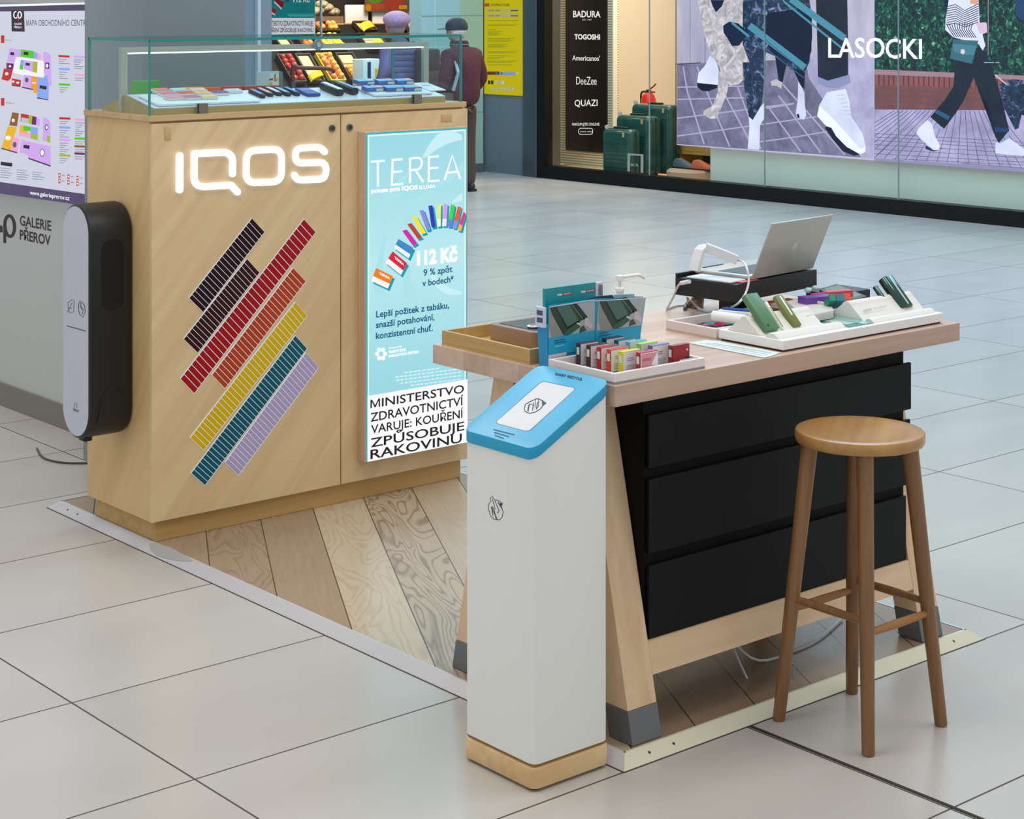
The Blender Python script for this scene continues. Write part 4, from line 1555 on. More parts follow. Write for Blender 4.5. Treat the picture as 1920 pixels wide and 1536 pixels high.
# scale unit and freezer seen through the case
t_ = thing('weighing_scale', 'pale blue market scale with a dark blue slot and yellow side beside the fruit', 'scale', (bx(690, 15.9), 15.9, 0))
YK = 15.9
b = MB()
k0, k1, k2 = P(681, 100, ('Y', YK)).x, P(703, 100, ('Y', YK)).x, P(715, 100, ('Y', YK)).x
zt = P(690, 111, ('Y', YK)).z
b.box(k0, YK, 0.0, k2, YK + .2, zt, mat('#bfdbe4', .4), bev=.012)
put('housing', b, t_)
b = MB()
b.box(P(689, 100, ('Y', YK)).x, YK - .005, zt - .5, P(695, 100, ('Y', YK)).x, YK + .002, zt - .03, mat('#1b1f6a', .3))
put('display_slot', b, t_)
b = MB()
b.box(k1, YK - .005, zt - .32, k2 - .01, YK + .002, zt - .1, mat('#e2c23a', .5))
put('side_label', b, t_)


# ------------------------------------------------------------------ the two shoppers
def skin_mesh(nodes, edges, sub=2):
    """one continuous surface grown around a skeleton; nodes = [(xyz, rx, ry)]"""
    me = bpy.data.meshes.new('sk')
    me.from_pydata([n[0] for n in nodes], edges, [])
    o = bpy.data.objects.new('sk', me)
    COL.objects.link(o)
    sk = o.modifiers.new('s', 'SKIN')
    me.skin_vertices[0].data[0].use_root = True
    for i, n in enumerate(nodes):
        me.skin_vertices[0].data[i].radius = (n[1], n[2])
    ss = o.modifiers.new('u', 'SUBSURF')
    ss.levels = sub
    ss.render_levels = sub
    bpy.context.view_layer.update()
    dg = bpy.context.evaluated_depsgraph_get()
    out = bpy.data.meshes.new_from_object(o.evaluated_get(dg))
    bpy.data.objects.remove(o)
    bpy.data.meshes.remove(me)
    return out


def skin_part(name, nodes, edges, m, parent, M, sub=2):
    me = skin_mesh(nodes, edges, sub)
    me.transform(Matrix.Translation(-origin_of(parent)) @ M)
    me.name = name
    me.materials.append(m if not isinstance(m, str) else mat(m, .7))
    for p in me.polygons:
        p.use_smooth = True
    o = bpy.data.objects.new(name, me)
    COL.objects.link(o)
    o.parent = parent
    return o


def person(base, head_deg, h, lab, style):
    """figure seen from behind; local x = its right-to-left as seen from behind, y = the way it faces"""
    k = h / 1.7
    M = Matrix.Translation(base) @ Matrix.Rotation(math.radians(head_deg), 4, 'Z') @ Matrix.Scale(k, 4)
    t_ = thing('person', lab, 'person', base)
    SKN = mat('#c98f78', .6)
    # body: pelvis, spine, neck, head, legs, arms with hands
    N = [((0, 0, .95), .11, .08), ((0, .01, 1.12), .12, .09), ((0, .02, 1.32), .13, .09), ((0, .03, 1.42), .075, .07), ((0, .05, 1.50), .05, .055),
         ((0, .07, 1.58), .075, .09), ((0, .08, 1.65), .07, .085),
         ((-.09, 0, .83), .06, .06), ((-.11, .02, .48), .045, .05), ((-.11, -.02, .09), .03, .034), ((-.115, .10, .035), .035, .025),
         ((.09, 0, .83), .06, .06), ((.11, .02, .48), .045, .05), ((.11, -.02, .09), .03, .034), ((.115, .10, .035), .035, .025),
         ((-.19, .02, 1.38), .055, .055), ((-.25, -.01, 1.12), .04, .04), ((-.22, .14, .98), .03, .03), ((-.2, .2, .965), .025, .018),
         ((.19, .02, 1.38), .055, .055), ((.25, -.01, 1.12), .04, .04), ((.22, .14, .98), .03, .03), ((.2, .2, .965), .025, .018)]
    Ed = [(0, 1), (1, 2), (2, 3), (3, 4), (4, 5), (5, 6), (0, 7), (7, 8), (8, 9), (9, 10), (0, 11), (11, 12), (12, 13), (13, 14),
          (2, 15), (15, 16), (16, 17), (17, 18), (2, 19), (19, 20), (20, 21), (21, 22)]
    for sx in (-1, 1):
        bi = 18 if sx < 0 else 22
        for q in range(4):
            i = len(N)
            x = sx * (.2 + .012 * (q - 1.5))
            L = (.055, .062, .058, .046)[q]
            N.append(((x, .2 + L * .6, .962 + .004 * q), .009, .008))
            N.append(((x, .2 + L * 1.1, .945), .007, .007))
            Ed += [(bi, i), (i, i + 1)]
        i = len(N)
        N.append(((sx * .165, .205, .955), .010, .009))
        N.append(((sx * .15, .23, .945), .008, .008))
        Ed += [(bi, i), (i, i + 1)]
    skin_part('body', N, Ed, SKN, t_, M, 1)
    b = MB()
    b.M = M
    hx = 0
    b.sph((0, .085, 1.60), .095, SKN, (.86, 1.05, 1.12), 20, 14)
    b.sph((0, .185, 1.585), .018, SKN, (.8, 1.2, 1.3), 10, 8)
    for sx in (-1, 1):
        b.sph((sx * .083, .07, 1.595), .022, mat('#c08070', .6), (.4, .8, 1.2), 10, 8)
        b.sph((sx * .032, .170, 1.612), .012, mat('#f0ece8', .3), (1.1, .6, .8), 8, 6)
        b.sph((sx * .032, .178, 1.612), .005, mat('#2b2320', .3), (1, .6, 1), 8, 6)
    b.box(-.025, .166, 1.548, .025, .178, 1.554, mat('#9a5048', .5), bev=.002)
    put('head', b, t_)
    b = MB()
    b.M = M
    b.sph((0, .065, 1.605), .098, speckle('hair' + style, *style_c[style]['hair'], freq=80), (.93, .98, 1.06), 20, 14)
    put('hair', b, t_)
    st = style_c[style]
    # coat: torso and sleeves
    w = st['w']
    C = [((0, -.01, .83), .195 * w, .15 * w), ((0, -.01, 1.02), .205 * w, .16 * w), ((0, -.005, 1.20), .19 * w, .155 * w), ((0, .0, 1.34), .19 * w, .13 * w), ((0, .025, 1.43), .10, .09), ((0, .04, 1.50), .075, .075),
         ((-.20, .0, 1.36), .085, .085), ((-.285, -.03, 1.12), .07, .07), ((-.25, .11, .98), .055, .055),
         ((.20, .0, 1.36), .085, .085), ((.285, -.03, 1.12), .07, .07), ((.25, .11, .98), .055, .055)]
    skin_part('jacket', C, [(0, 1), (1, 2), (2, 3), (3, 4), (4, 5), (3, 6), (6, 7), (7, 8), (3, 9), (9, 10), (10, 11)], st['coat'], t_, M)
    T = [((0, 0, .93), .13, .10), ((-.09, 0, .80), .095, .10), ((-.11, .02, .48), .08, .085), ((-.11, -.01, .05), .06, .07),
         ((.09, 0, .80), .095, .10), ((.11, .02, .48), .08, .085), ((.11, -.01, .05), .06, .07)]
    skin_part('trousers', T, [(0, 1), (1, 2), (2, 3), (0, 4), (4, 5), (5, 6)], st['pants'], t_, M)
    for sx in (-1, 1):
        b = MB()
        b.M = M
        b.box(sx * .112 - .045, -.07, 0, sx * .112 + .045, .17, .025, mat('#1a1a1c', .5), bev=.01)
        b.sph((sx * .112, .09, .03), .05, mat(st['shoe'], .5), (.85, 1.6, .9), 12, 8)
        b.sph((sx * .112, -.02, .045), .045, mat(st['shoe'], .5), (.9, 1.1, 1.2), 12, 8)
        bmesh.ops.bisect_plane(b.bm, geom=b.bm.verts[:] + b.bm.edges[:] + b.bm.faces[:], plane_co=base, plane_no=(0, 0, 1), clear_inner=True)
        put('shoe', b, t_)
    return t_, M


style_c = {
    'm': dict(hair=('#a8a49c', '#d0ccc4'), coat=speckle('maroon_jacket', '#4a1a26', '#5d2734', freq=60, rough=.8), pants='#4d3a34', shoe='#26242a', w=1.06),
    'w': dict(hair=('#8a7a74', '#b0a09a'), coat=speckle('plum_quilt', '#544c6c', '#716794', freq=5, rough=.55), pants='#2b2a33', shoe='#2a2a2e', w=1.15)}
pm = P(866, 360, ('Z', 0))
t_, M = person(Vector((pm.x, pm.y, 0)), 10, 1.585, 'person seen from behind in a maroon jacket and dark peaked cap, head turned left', 'm')
b = MB()
b.M = M @ Matrix.Translation((0, .07, 0)) @ Matrix.Rotation(math.radians(55), 4, 'Z') @ Matrix.Translation((0, -.07, 0))
CAPM = mat('#27313a', .7)
prof = [(.106, 1.615), (.110, 1.64), (.104, 1.68), (.082, 1.715), (.045, 1.733), (.006, 1.738)]
b.lathe(prof, (0, .07, 0), CAPM, 24, (.95, 1.05))
vz = []
for k in range(11):
    a = math.radians(20 + 14 * k)
    vz.append((.098 * math.cos(a), .07 + .105 * math.sin(a) + .09 * math.sin(math.pi * k / 10) ** .6, 1.628 - .008 * math.sin(math.pi * k / 10)))
inn = [(.098 * math.cos(math.radians(20 + 14 * k)), .07 + .10 * math.sin(math.radians(20 + 14 * k)), 1.632) for k in range(11)]
b.prism(vz + inn[::-1], (0, 0, .006), CAPM)
put('cap', b, t_)
b = MB()
b.M = M
b.lathe([(.085, 1.43), (.098, 1.46), (.092, 1.50), (.075, 1.51)], (0, .035, 0), mat('#3c2a35', .8), 20)
b.lathe([(.0985, 1.468), (.0985, 1.476)], (0, .035, 0), mat('#9a8a94', .8), 20)
put('scarf', b, t_)
b = MB()
b.M = M
b.tube([(-.16, .10, 1.40), (-.185, -.07, 1.34), (-.2, -.13, 1.20), (-.22, -.08, 1.02)], .016, mat('#a9b4c4', .6), rect=(.035, .008))
b.vbox(-.36, -.05, .76, -.16, .03, 1.0, mat('#6a5a55', .7), .02, bev=.012)
put('shoulder_bag', b, t_)

pwm = P(752, 150, ('Y', 14.4))
t_, M = person(Vector((pwm.x, 14.4, 0)), 12, 1.62, 'person seen from behind in a quilted plum coat and lilac beret by the fruit', 'w')
b = MB()
b.M = M
b.sph((-.01, .05, 1.675), .145, speckle('beret_felt', '#a98aa8', '#b99aba', freq=40, rough=.9), (1.0, .95, .62), 24, 14)
b.lathe([(.098, 1.595), (.102, 1.63), (.11, 1.65)], (0, .06, 0), mat('#92708e', .9), 24)
put('beret', b, t_)
b = MB()
b.M = M
for k in range(9):
    z = .9 + k * .06
    b.lathe([(.222, z), (.232, z + .014), (.232, z + .046), (.222, z + .06)], (0, -.01, 0), style_c['w']['coat'], 28, (1.02, .80))
put('quilting', b, t_)
b = MB()
b.M = M
b.vbox(-.02, -.30, .95, .28, -.17, 1.38, mat('#45363c', .7), .04, bev=.03)
b.vbox(.02, -.335, .98, .24, -.30, 1.16, mat('#59464c', .7), .02, bev=.012)
b.tube([(.06, -.2, 1.37), (.09, -.08, 1.45), (.12, .08, 1.40)], .018, '#3a2e34', rect=(.04, .01))
put('backpack', b, t_)
b = MB()
xc = P(585, 128, ('Y', 15.4))
b.tube(bez([(P(549, 160, ('Y', 15.4)).x, 15.4, 0.9), (P(549, 126, ('Y', 15.4)).x, 15.4, P(549, 126, ('Y', 15.4)).z), (P(560, 127, ('Y', 15.4)).x, 15.4, P(560, 127, ('Y', 15.4)).z), (P(616, 129, ('Y', 15.4)).x, 15.4, P(616, 129, ('Y', 15.4)).z), (P(626, 136, ('Y', 15.4)).x, 15.4, P(626, 136, ('Y', 15.4)).z)], 5), .02, mat('#5c2a24', .5))
for q in (549, 622):
    X = P(q, 140, ('Y', 15.4)).x
    b.box(X - .025, 15.38, 0, X + .025, 15.43, .98, mat('#3d4c5a', .4, .4), bev=.006)
put('guard_rail', b, label='low guard rail with blue-grey posts and a brown bar before the fruit', cat='railing')
# ------------------------------------------------------------------ the tall oak cabinet
CX0, CX1, CY0, CY1 = 3.012, 4.328, 5.375, 5.82
cab = thing('display_cabinet', 'tall light oak cabinet with a glowing logo, colour stripes and a lit advert', 'cabinet', ((CX0 + CX1) / 2, 5.6, DH))
b = MB()
OAKS = wood('cabinet_flank', '#dcb984', '#c8a468', rot=(math.radians(60), 0, 0), along='y', freq=30, stretch=0.045, plank=0.085, rough=0.45)
b.box(CX0, CY0 + .016, .095, CX1, CY1, 1.399, OAKS, bev=.0015)
put('cabinet_body', b, cab, smooth=0)
b = MB()
b.box(3.037, 5.395, DH, 4.31, 5.80, .095, OAKH)
put('plinth', b, cab, smooth=0)
b = MB()
b.box(3.003, 5.370, 1.399, 4.320, 5.83, 1.418, wood('ledge_oak', '#cfb083', '#bb9866', along='x', freq=34, stretch=0.04), bev=.0015)
put('counter_ledge', b, cab, smooth=0)
XM = 3.758
for x0, x1, lx in ((CX0, XM - .0025, P(622, 240, ('Y', CY0)).x), (XM + .0025, CX1, P(655, 239, ('Y', CY0)).x)):
    b = MB()
    b.box(x0, CY0, .095, x1, CY0 + .015, 1.392, OAK, bev=.001)
    d_ = put('door', b, cab, smooth=0)
    b = MB()
    zl = P(640, 239.5, ('Y', CY0)).z
    b.cyl((lx, CY0 - .006, zl), (lx, CY0, zl), .012, .012, mat('#6c6e72', .3, .8), 20)
    b.cyl((lx, CY0 - .0075, zl), (lx, CY0 - .006, zl), .007, .007, mat('#26262a', .4), 14)
    put('lock', b, d_)
for px0, py0, px1, py1 in ((308, 238, 320, 262), (827, 215, 847, 228)):
    b = MB()
    pts = [P(x, y, ('Y', CY0)) for x, y in ((px0, py0), (px1, py0), (px1, py1), (px0, py1))]
    b.prism([p + Vector((0, -.003, 0)) for p in pts], (0, .0028, 0), mat('#c4a672', .5), bev=.0008)
    put('hinge_plate', b, cab)

# glowing logo
cvl = lambda x, y: (280 + x / 4.518, 220 + y / 4.518)
LOGO = mat('#f2f2ff', .4, emit=1.45)
YL = CY0 - .004
TH = .008


logo = cab


def lp(x, y):
    x, y = cvl(x, y)
    p = P(x, y, ('Y', YL))
    return p.x, p.z


def glow_stroke(pts, wd=.0245, closed=False):
    b = MB()
    q = [lp(*p) for p in pts]
    if closed:
        q.append(q[0])
    for (ax, az), (bx_, bz) in zip(q, q[1:]):
        d = Vector((bx_ - ax, bz - az))
        if d.length < 1e-5:
            continue
        d.normalize()
        nx, nz_ = -d.y * wd / 2, d.x * wd / 2
        b.prism([(ax + nx, YL, az + nz_), (bx_ + nx, YL, bz + nz_), (bx_ - nx, YL, bz - nz_), (ax - nx, YL, az - nz_)], (0, -TH, 0), LOGO)
    for i, (ax, az) in enumerate(q):
        b.cyl((ax, YL, az), (ax, YL - TH, az), wd / 2, wd / 2, LOGO, 20)
    put('logo_letter', b, logo, smooth=40)


glow_stroke([(252, 328), (251, 612)])
glow_stroke(arc_path([(700, 478), (703, 292, 95), (376, 308), (372, 592, 95), (688, 574), (742, 633)]), .0225)
glow_stroke(arc_path([(960, 275), (1118, 268, 85), (1114, 545, 85), (815, 556, 85), (817, 285, 85), (960, 276)]), .0225)
glow_stroke(arc_path([(1480, 292), (1440, 252, 30), (1232, 262, 62), (1232, 390, 62), (1492, 380, 62), (1490, 522, 62), (1250, 532, 40), (1224, 490)]), .0225)

# colour stripes
STR = [(((447, 25), (520, 105), (180, 550), (98, 468)), '#2a1016', 21, 'maroon'), (((420, 250), (492, 330), (150, 775), (68, 695)), '#351512', 22, 'brown'), (((735, 30), (803, 105), (130, 1000), (50, 915)), '#a3161a', 33, 'red'),
       (((675, 300), (748, 378), (300, 972), (225, 893)), '#b8421f', 27, 'rust'), (((687, 490), (755, 570), (183, 1315), (105, 1240)), '#dab60c', 34, 'yellow'), (((687, 675), (755, 750), (190, 1508), (110, 1437)), '#0d5c6c', 36, 'teal'), (((745, 770), (820, 855), (375, 1452), (297, 1378)), '#b3a6cc', 29, 'lilac')]
for pts, c, n, nm in STR:
    b = MB()
    f = Flat(b, ('Y', CY0), (0, -1, 0), .0018, lambda x, y: (320 + x / 2.953, 400 + y / 2.953))
    a, bb, c2, d = [Vector(p) for p in pts]
    f.k = 1
    fr_ = [f.p(*p) for p in pts]
    b.prism([p + Vector((0, .0017, 0)) for p in fr_], (0, -.0017, 0), mat('#f2f5ff', .5, emit=.62))
    m = mat(c, .5, spec=.15)
    for i in range(n):
        t0, t1 = (i + .05) / n, (i + .95) / n
        e = .03
        A = a.lerp(d, t0)
        B = bb.lerp(c2, t0)
        C = bb.lerp(c2, t1)
        D = a.lerp(d, t1)
        q = [A.lerp(B, e), A.lerp(B, 1 - e), D.lerp(C, 1 - e), D.lerp(C, e)]
        f.k = 1.35
        b.poly([f.p(*p) for p in q], m)
    put('colour_stripe', b, cab, label=nm + ' ribbed diagonal stripe', smooth=0)

# lit advert box on the right door
YT = 5.326
pTL, pTR = P(686.5, 250, ('Y', YT)), P(871.5, 239.5, ('Y', YT))
pBL = P(689, 865.5, ('Y', YT))
lx0, lx1, lz0, lz1 = (pTL.x + pBL.x) / 2, P(875, 239, ('Y', YT)).x, pBL.z, (pTL.z + pTR.z) / 2
adv = put('lightbox_frame', (lambda b: (b.box(lx0 - .004, YT + .004, lz0 - .004, lx1 + .004, CY0 - .0005, lz1 + .004, wood('lightbox_wood', '#dcb79a', '#c49e84', along='z', freq=30), bev=.002), b)[1])(MB()), cab, smooth=0)
b = MB()
AE = 1.0


def A_(h, k=1.0):
    return mat(h, .35, emit=AE * k)


b.box(lx0, YT, lz0, lx1, YT + .004, lz1, A_('#2fb3bd'))
t = NT('advert_ground', .35)
z = t.xyz(t.pos())[2]
g = t.math('DIVIDE', t.math('SUBTRACT', z, lz0), lz1 - lz0)
rp = t.n('ShaderNodeValToRGB')
rp.color_ramp.elements[0].position = .2
rp.color_ramp.elements[0].color = (*lin('#8fd0dc'), 1)
rp.color_ramp.elements[1].position = .6
rp.color_ramp.elements[1].color = (*lin('#b2e2e8'), 1)
e = rp.color_ramp.elements.new(1.0)
e.color = (*lin('#8fd0dd'), 1)
t.l(g, rp.inputs[0])
t.l(rp.outputs[0], t.b.inputs['Emission Color'])
t.b.inputs['Emission Strength'].default_value = AE
t.b.inputs['Base Color'].default_value = (.05, .06, .06, 1)
f = Flat(b, ('Y', YT), (0, -1, 0), .00006, lambda x, y: (660 + x / 4.517, 220 + y / 4.517))


def rect(x0, x1, z0, z1, m, k):
    y = YT - .00006 * k
    b.poly([(x0, y, z0), (x1, y, z0), (x1, y, z1), (x0, y, z1)], m)


zw = P(780, 727, ('Y', YT)).z
rect(lx0 + .004, lx1 - .004, lz0, lz1 - .006, A_('#d9f6f8'), 1)
rect(lx0 + .010, lx1 - .010, lz0, lz1 - .012, t.m, 2)
f.k = 3
SW = A_('#c3e9ef')
SW2 = A_('#a9dde5')
f.poly(bez([(590, 350), (650, 240), (720, 150), (820, 110), (930, 150)], 5) + bez([(930, 190), (820, 220), (720, 270), (640, 330), (590, 350)], 5), SW)
f.poly(bez([(480, 470), (380, 540), (300, 620), (250, 750), (270, 900), (290, 930)], 5) + bez([(300, 900), (320, 800), (360, 680), (430, 560), (480, 470)], 5), SW2)
f.poly(bez([(700, 600), (560, 680), (460, 760), (440, 900), (470, 880)], 5) + bez([(480, 860), (560, 760), (640, 690), (700, 600)], 5), SW2)
f.poly(bez([(930, 640), (870, 690), (850, 730), (940, 700)], 4), SW)
f.poly(bez([(940, 400), (820, 480), (700, 590), (800, 560), (940, 470)], 5), SW2)
f.poly(bez([(270, 930), (250, 1100), (180, 1350), (200, 1480), (300, 1534)], 5) + bez([(300, 1500), (230, 1400), (260, 1200), (290, 1050), (270, 930)], 5), SW2)
f.poly(bez([(490, 1230), (440, 1340), (430, 1450), (460, 1534)], 4) + bez([(560, 1534), (520, 1450), (490, 1350), (490, 1230)], 4), SW2)
f.poly(bez([(650, 1300), (700, 1420), (800, 1500), (930, 1500)], 4) + bez([(930, 1480), (820, 1440), (740, 1380), (650, 1300)], 4), SW)
WT = A_('#ffffff', 1.25)
w6 = 16
f.stroke([(158, 377), (276, 368)], w6, WT)
f.stroke([(218, 372), (219, 585)], w6, WT, up=False)
f.stroke([(345, 352), (336, 575)], w6, WT, up=False)
f.stroke([(335, 362), (428, 354)], w6, WT, up=False)
f.stroke([(340, 464), (424, 457)], w6, WT, up=False)
f.stroke([(335, 572), (432, 561)], w6, WT, up=False)
f.stroke([(490, 345), (490, 555)], w6, WT)
f.stroke(arc_path([(486, 350), (592, 338, 50), (588, 440, 50), (490, 448)]), w6, WT, up=False)
f.stroke([(535, 446), (602, 548)], w6, WT, up=False)
f.stroke([(650, 335), (648, 548)], w6, WT)
f.stroke([(645, 337), (735, 330)], w6, WT, up=False)
f.stroke([(648, 433), (730, 426)], w6, WT, up=False)
f.stroke([(646, 543), (740, 534)], w6, WT, up=False)
f.stroke([(783, 530), (848, 322), (916, 522)], w6, WT)
f.stroke([(805, 470), (895, 460)], w6, WT, up=False)
f.text('pouze pro IQOS', 162, 640, 555, 608, 34, WT, .03)
f.text('ILUMA', 570, 610, 705, 597, 30, WT, .005)
NB = A_('#0e5d80', .9)
TS = A_('#169aaa')
# fan of cigarette packs printed on the advert
packs = [((505, 835, 545, 840), (590, 990, 625, 980), '#f2e21c'), ((570, 790, 605, 785), (630, 960, 660, 950), '#8f86dc'), ((645, 750, 680, 745), (672, 935, 705, 930), '#3238b8'), ((720, 735, 752, 735), (718, 925, 748, 925), '#dbe87c'),
         ((775, 735, 808, 735), (760, 920, 795, 922), '#d597e6'), ((835, 740, 868, 745), (805, 925, 838, 930), '#46cf4a'), ((893, 755, 922, 760), (848, 935, 882, 942), '#f0562c'), ((945, 790, 957, 830), (888, 955, 918, 965), '#ec2f7c'),
         ((465, 905, 500, 895), (555, 1030, 588, 1020), '#c2431f'), ((422, 960, 460, 950), (515, 1090, 548, 1070), '#d823a2')]
for (x0, y0, x1, y1), (x2, y2, x3, y3), c in packs:
    f.poly([(x0 + 8, y0 + 14), (x1 + 14, y1 + 14), (x3 + 18, y3 + 16), (x2 + 12, y2 + 18)], TS)
    f.poly([(x0, y0), (x1, y1), (x3, y3), (x2, y2)], A_(c))
    f.poly([((x0 + x2 * 2) / 3, (y0 + y2 * 2) / 3), ((x1 + x3 * 2) / 3, (y1 + y3 * 2) / 3), (x3, y3), (x2, y2)], A_({'#f0562c': '#8f8ee0', '#46cf4a': '#6d7ee0', '#dbe87c': '#f2f6d8', '#d597e6': '#f6e2f8', '#ec2f7c': '#f5b04a'}.get(c, c)))
for q, c, top in [([(390, 1030), (515, 1105), (475, 1195), (350, 1105)], '#3f86c8', '#e6eef8'), ([(340, 1135), (462, 1235), (410, 1335), (278, 1230)], '#d0283a', '#f6eef2'), ([(200, 1275), (342, 1345), (298, 1450), (158, 1385)], '#f07c1c', '#f8f0ea')]:
    f.poly([(x + 16, y + 22) for x, y in q], TS)
    f.poly(q, A_(c))
    a, bq, cq, dq = [Vector(p) for p in q]
    f.poly([tuple(a.lerp(dq, .62)), tuple(bq.lerp(cq, .62)), tuple(cq), tuple(dq)], A_(top))
    if c != '#3f86c8':
        p0 = a.lerp(dq, .32).lerp(bq.lerp(cq, .32), .28)
        p1 = a.lerp(dq, .32).lerp(bq.lerp(cq, .32), .92)
        f.text('TEREA', p0.x, p0.y, p1.x, p1.y, 20, WT, .02)
f.text('112 Kč', 548, 1250, 890, 1212, 112, WT, .045)
f.text('9 % zpět', 600, 1342, 846, 1308, 52, NB, .02)
f.text('v bodech*', 590, 1432, 858, 1392, 52, NB, .02)
f.conv = lambda x, y: (660 + x / 4.267, 540 + y / 4.267)
f.text('Lepší požitek z tabáku,', 188, 236, 772, 160, 50, NB, .022)
f.text('snazší potahování,', 186, 320, 655, 254, 50, NB, .022)
f.text('konzistentní chuť.', 186, 408, 642, 342, 50, NB, .022)
for a in range(6):
    x, y = 228 + 32 * math.cos(a * 1.047), 527 + 38 * math.sin(a * 1.047)
    f.poly([(x + 15 * math.cos(k * .785), y + 18 * math.sin(k * .785)) for k in range(8)], WT)
f.poly([(228 + 13 * math.cos(k * .785), 527 + 16 * math.sin(k * .785)) for k in range(8)], A_('#9bd6e0'))
f.text('Powered by', 290, 488, 395, 472, 15, WT)
f.text('SMARTCORE', 290, 522, 425, 502, 20, WT, .02)
f.text('INDUCTION SYSTEM', 290, 555, 525, 520, 20, WT, .02)
DSC = A_('#ccebf0')
for k, (x0, x1) in enumerate([(415, 700), (340, 870), (345, 875), (380, 872), (465, 868)]):
    y = 672 + k * 27 + (x0 - 415) * -.12
    n = int((x1 - x0) / 34)
    for j in range(n):
        xa = x0 + (x1 - x0) * j / n
        xb = xa + (x1 - x0) / n * (.72 + .2 * ((j * 7 + k) % 3) / 3)
        f.poly([(xa, y - (xa - x0) * .13), (xb, y - (xb - x0) * .13), (xb, y + 11 - (xb - x0) * .13), (xa, y + 11 - (xa - x0) * .13)], DSC, up=(j == 0))
f.k += 1
rect(lx0, lx1, lz0, zw, A_('#f8f8fb', 1.05), f.k)
KB = mat('#0c0c0e', .5)
for s, x0, y0, x1, y1, cap in [('MINISTERSTVO', 140, 962, 890, 836, 66), ('ZDRAVOTNICTVÍ', 140, 1070, 884, 935, 68), ('VARUJE: KOUŘENÍ', 145, 1165, 884, 1035, 66), ('ZPŮSOBUJE', 140, 1275, 892, 1135, 70), ('RAKOVINU', 140, 1368, 872, 1232, 72)]:
    f.text(s, x0, y0, x1, y1, cap, KB, .016)
put('advert_panel', b, adv, label='glowing turquoise advert with a white warning strip', smooth=0)

# ------------------------------------------------------------------ glass case on the cabinet
ZG = 1.418
gc = thing('glass_showcase', 'clear glass showcase with steel inner bar standing on the oak cabinet', 'showcase', (3.65, 5.59, ZG))
GX0, GX1, GY0, GY1, GZ = 3.005, 4.302, 5.376, 5.80, 1.667
e = .009


def pane(x0, y0, z0, x1, y1, z1, edges):
    b = MB()
    b.box(x0, y0, z0, x1, y1, z1, GLASS)
    for q in edges:
        b.box(*q, GLASSE)
    put('glass_pane', b, gc, smooth=0)


o_ = .0006
pane(GX0, GY0, ZG, GX1, GY0 + e, GZ - e, [(GX0 - o_, GY0 - o_, ZG, GX0 + .003, GY0 + e + o_, GZ - e), (GX1 - .004, GY0 - o_, ZG, GX1 + o_, GY0 + e + o_, GZ - e)])
pane(GX0, GY0 + e + .001, ZG, GX0 + e, GY1, GZ - e, [(GX0 - o_, GY1 - .004, ZG, GX0 + e + o_, GY1 + o_, GZ - e)])
pane(GX1 - e, GY0 + e + .001, ZG, GX1, GY1, GZ - e, [(GX1 - e - o_, GY1 - .004, ZG, GX1 + o_, GY1 + o_, GZ - e)])
pane(GX0, GY0, GZ - e + .0005, GX1, GY1, GZ, [(GX0 - o_, GY0 - o_, GZ - e, GX1 + o_, GY0 + .004, GZ + .0004), (GX0 - o_, GY1 - .004, GZ - e, GX1 + o_, GY1 + o_, GZ + .0004), (GX0 - o_, GY0, GZ - e, GX0 + .004, GY1, GZ + .0004), (GX1 - .004, GY0, GZ - e, GX1 + o_, GY1, GZ + .0004)])
STL = mat('#b9b3a8', .4, .1)
YF = 5.62
fx0, fx1 = P(231, 150, ('Y', YF)).x, P(797, 150, ('Y', YF)).x
zf = P(231, 89, ('Y', YF)).z
hw = .012
b = MB()
b.box(fx0 - hw, YF - .008, ZG, fx0 + hw, YF + .008, zf - .0182, STL)
b.box(fx1 - hw, YF - .008, ZG, fx1 + hw, YF + .008, zf - .0182, STL)
b.box(fx0 - hw, YF - .0085, zf - .018, fx1 + hw, YF + .0085, zf, STL)
put('steel_bar', b, gc, smooth=0)
b = MB()
b.box(fx0 + hw + .002, YF - .0085, zf - .0225, fx1 - hw - .002, YF + .0085, zf - .0185, mat('#f2f2ff', .4, emit=2.2))
put('light_strip', b, gc, smooth=0)
for px in (381, 783):
    X = P(px, 200, ('Y', GY0)).x
    b = MB()
    b.box(X - .017, 5.3725, ZG, X + .017, GY0 - .0007, ZG + .034, mat('#7f7a6c', .35, .7), bev=.001)
    b.box(X - .017, GY0 + e + .0006, ZG, X + .017, GY0 + e + .005, ZG + .034, mat('#7f7a6c', .35, .7), bev=.001)
    put('glass_clamp', b, gc, smooth=0)
b = MB()
pc = P(597, 84, ('Y', YF - .02))
b.cyl((pc.x, YF - .02, pc.z), (pc.x, YF - .013, pc.z), .020, .020, mat('#8a97a8', .4, .4), 20)
b.cyl((pc.x, YF - .024, pc.z), (pc.x, YF - .02, pc.z), .009, .009, mat('#c9d0cc', .25, .8), 14)
put('bar_lock', b, gc)

# sloping display stand inside
SX0, SX1 = 3.035, 4.245
WOODS = OAKH
st = thing('sloping_stand', 'low oak stand with white sloping top inside the glass showcase', 'display stand', (3.64, 5.58, ZG))
prof = [(5.402, ZG), (5.402, ZG + .020), (5.585, ZG + .057), (5.60, ZG + .057), (5.76, ZG + .008), (5.76, ZG)]
b = MB()
b.prism([(SX0, y, z) for y, z in prof], (SX1 - SX0, 0, 0), WOODS)
put('stand_body', b, st, smooth=0)
b = MB()
sl = Vector((0, .183, .037)).normalized()
sn = Vector((0, -sl.z, sl.y))
SP0 = Vector((3, 5.402, ZG + .0205))
b.prism([(SX0 + .001, 5.403, ZG + .0203), (SX1 - .001, 5.403, ZG + .0203), (SX1 - .001, 5.585, ZG + .0573), (SX0 + .001, 5.585, ZG + .0573)], sn * .003, mat('#d9dcea', .4))
put('white_top', b, st, smooth=0)
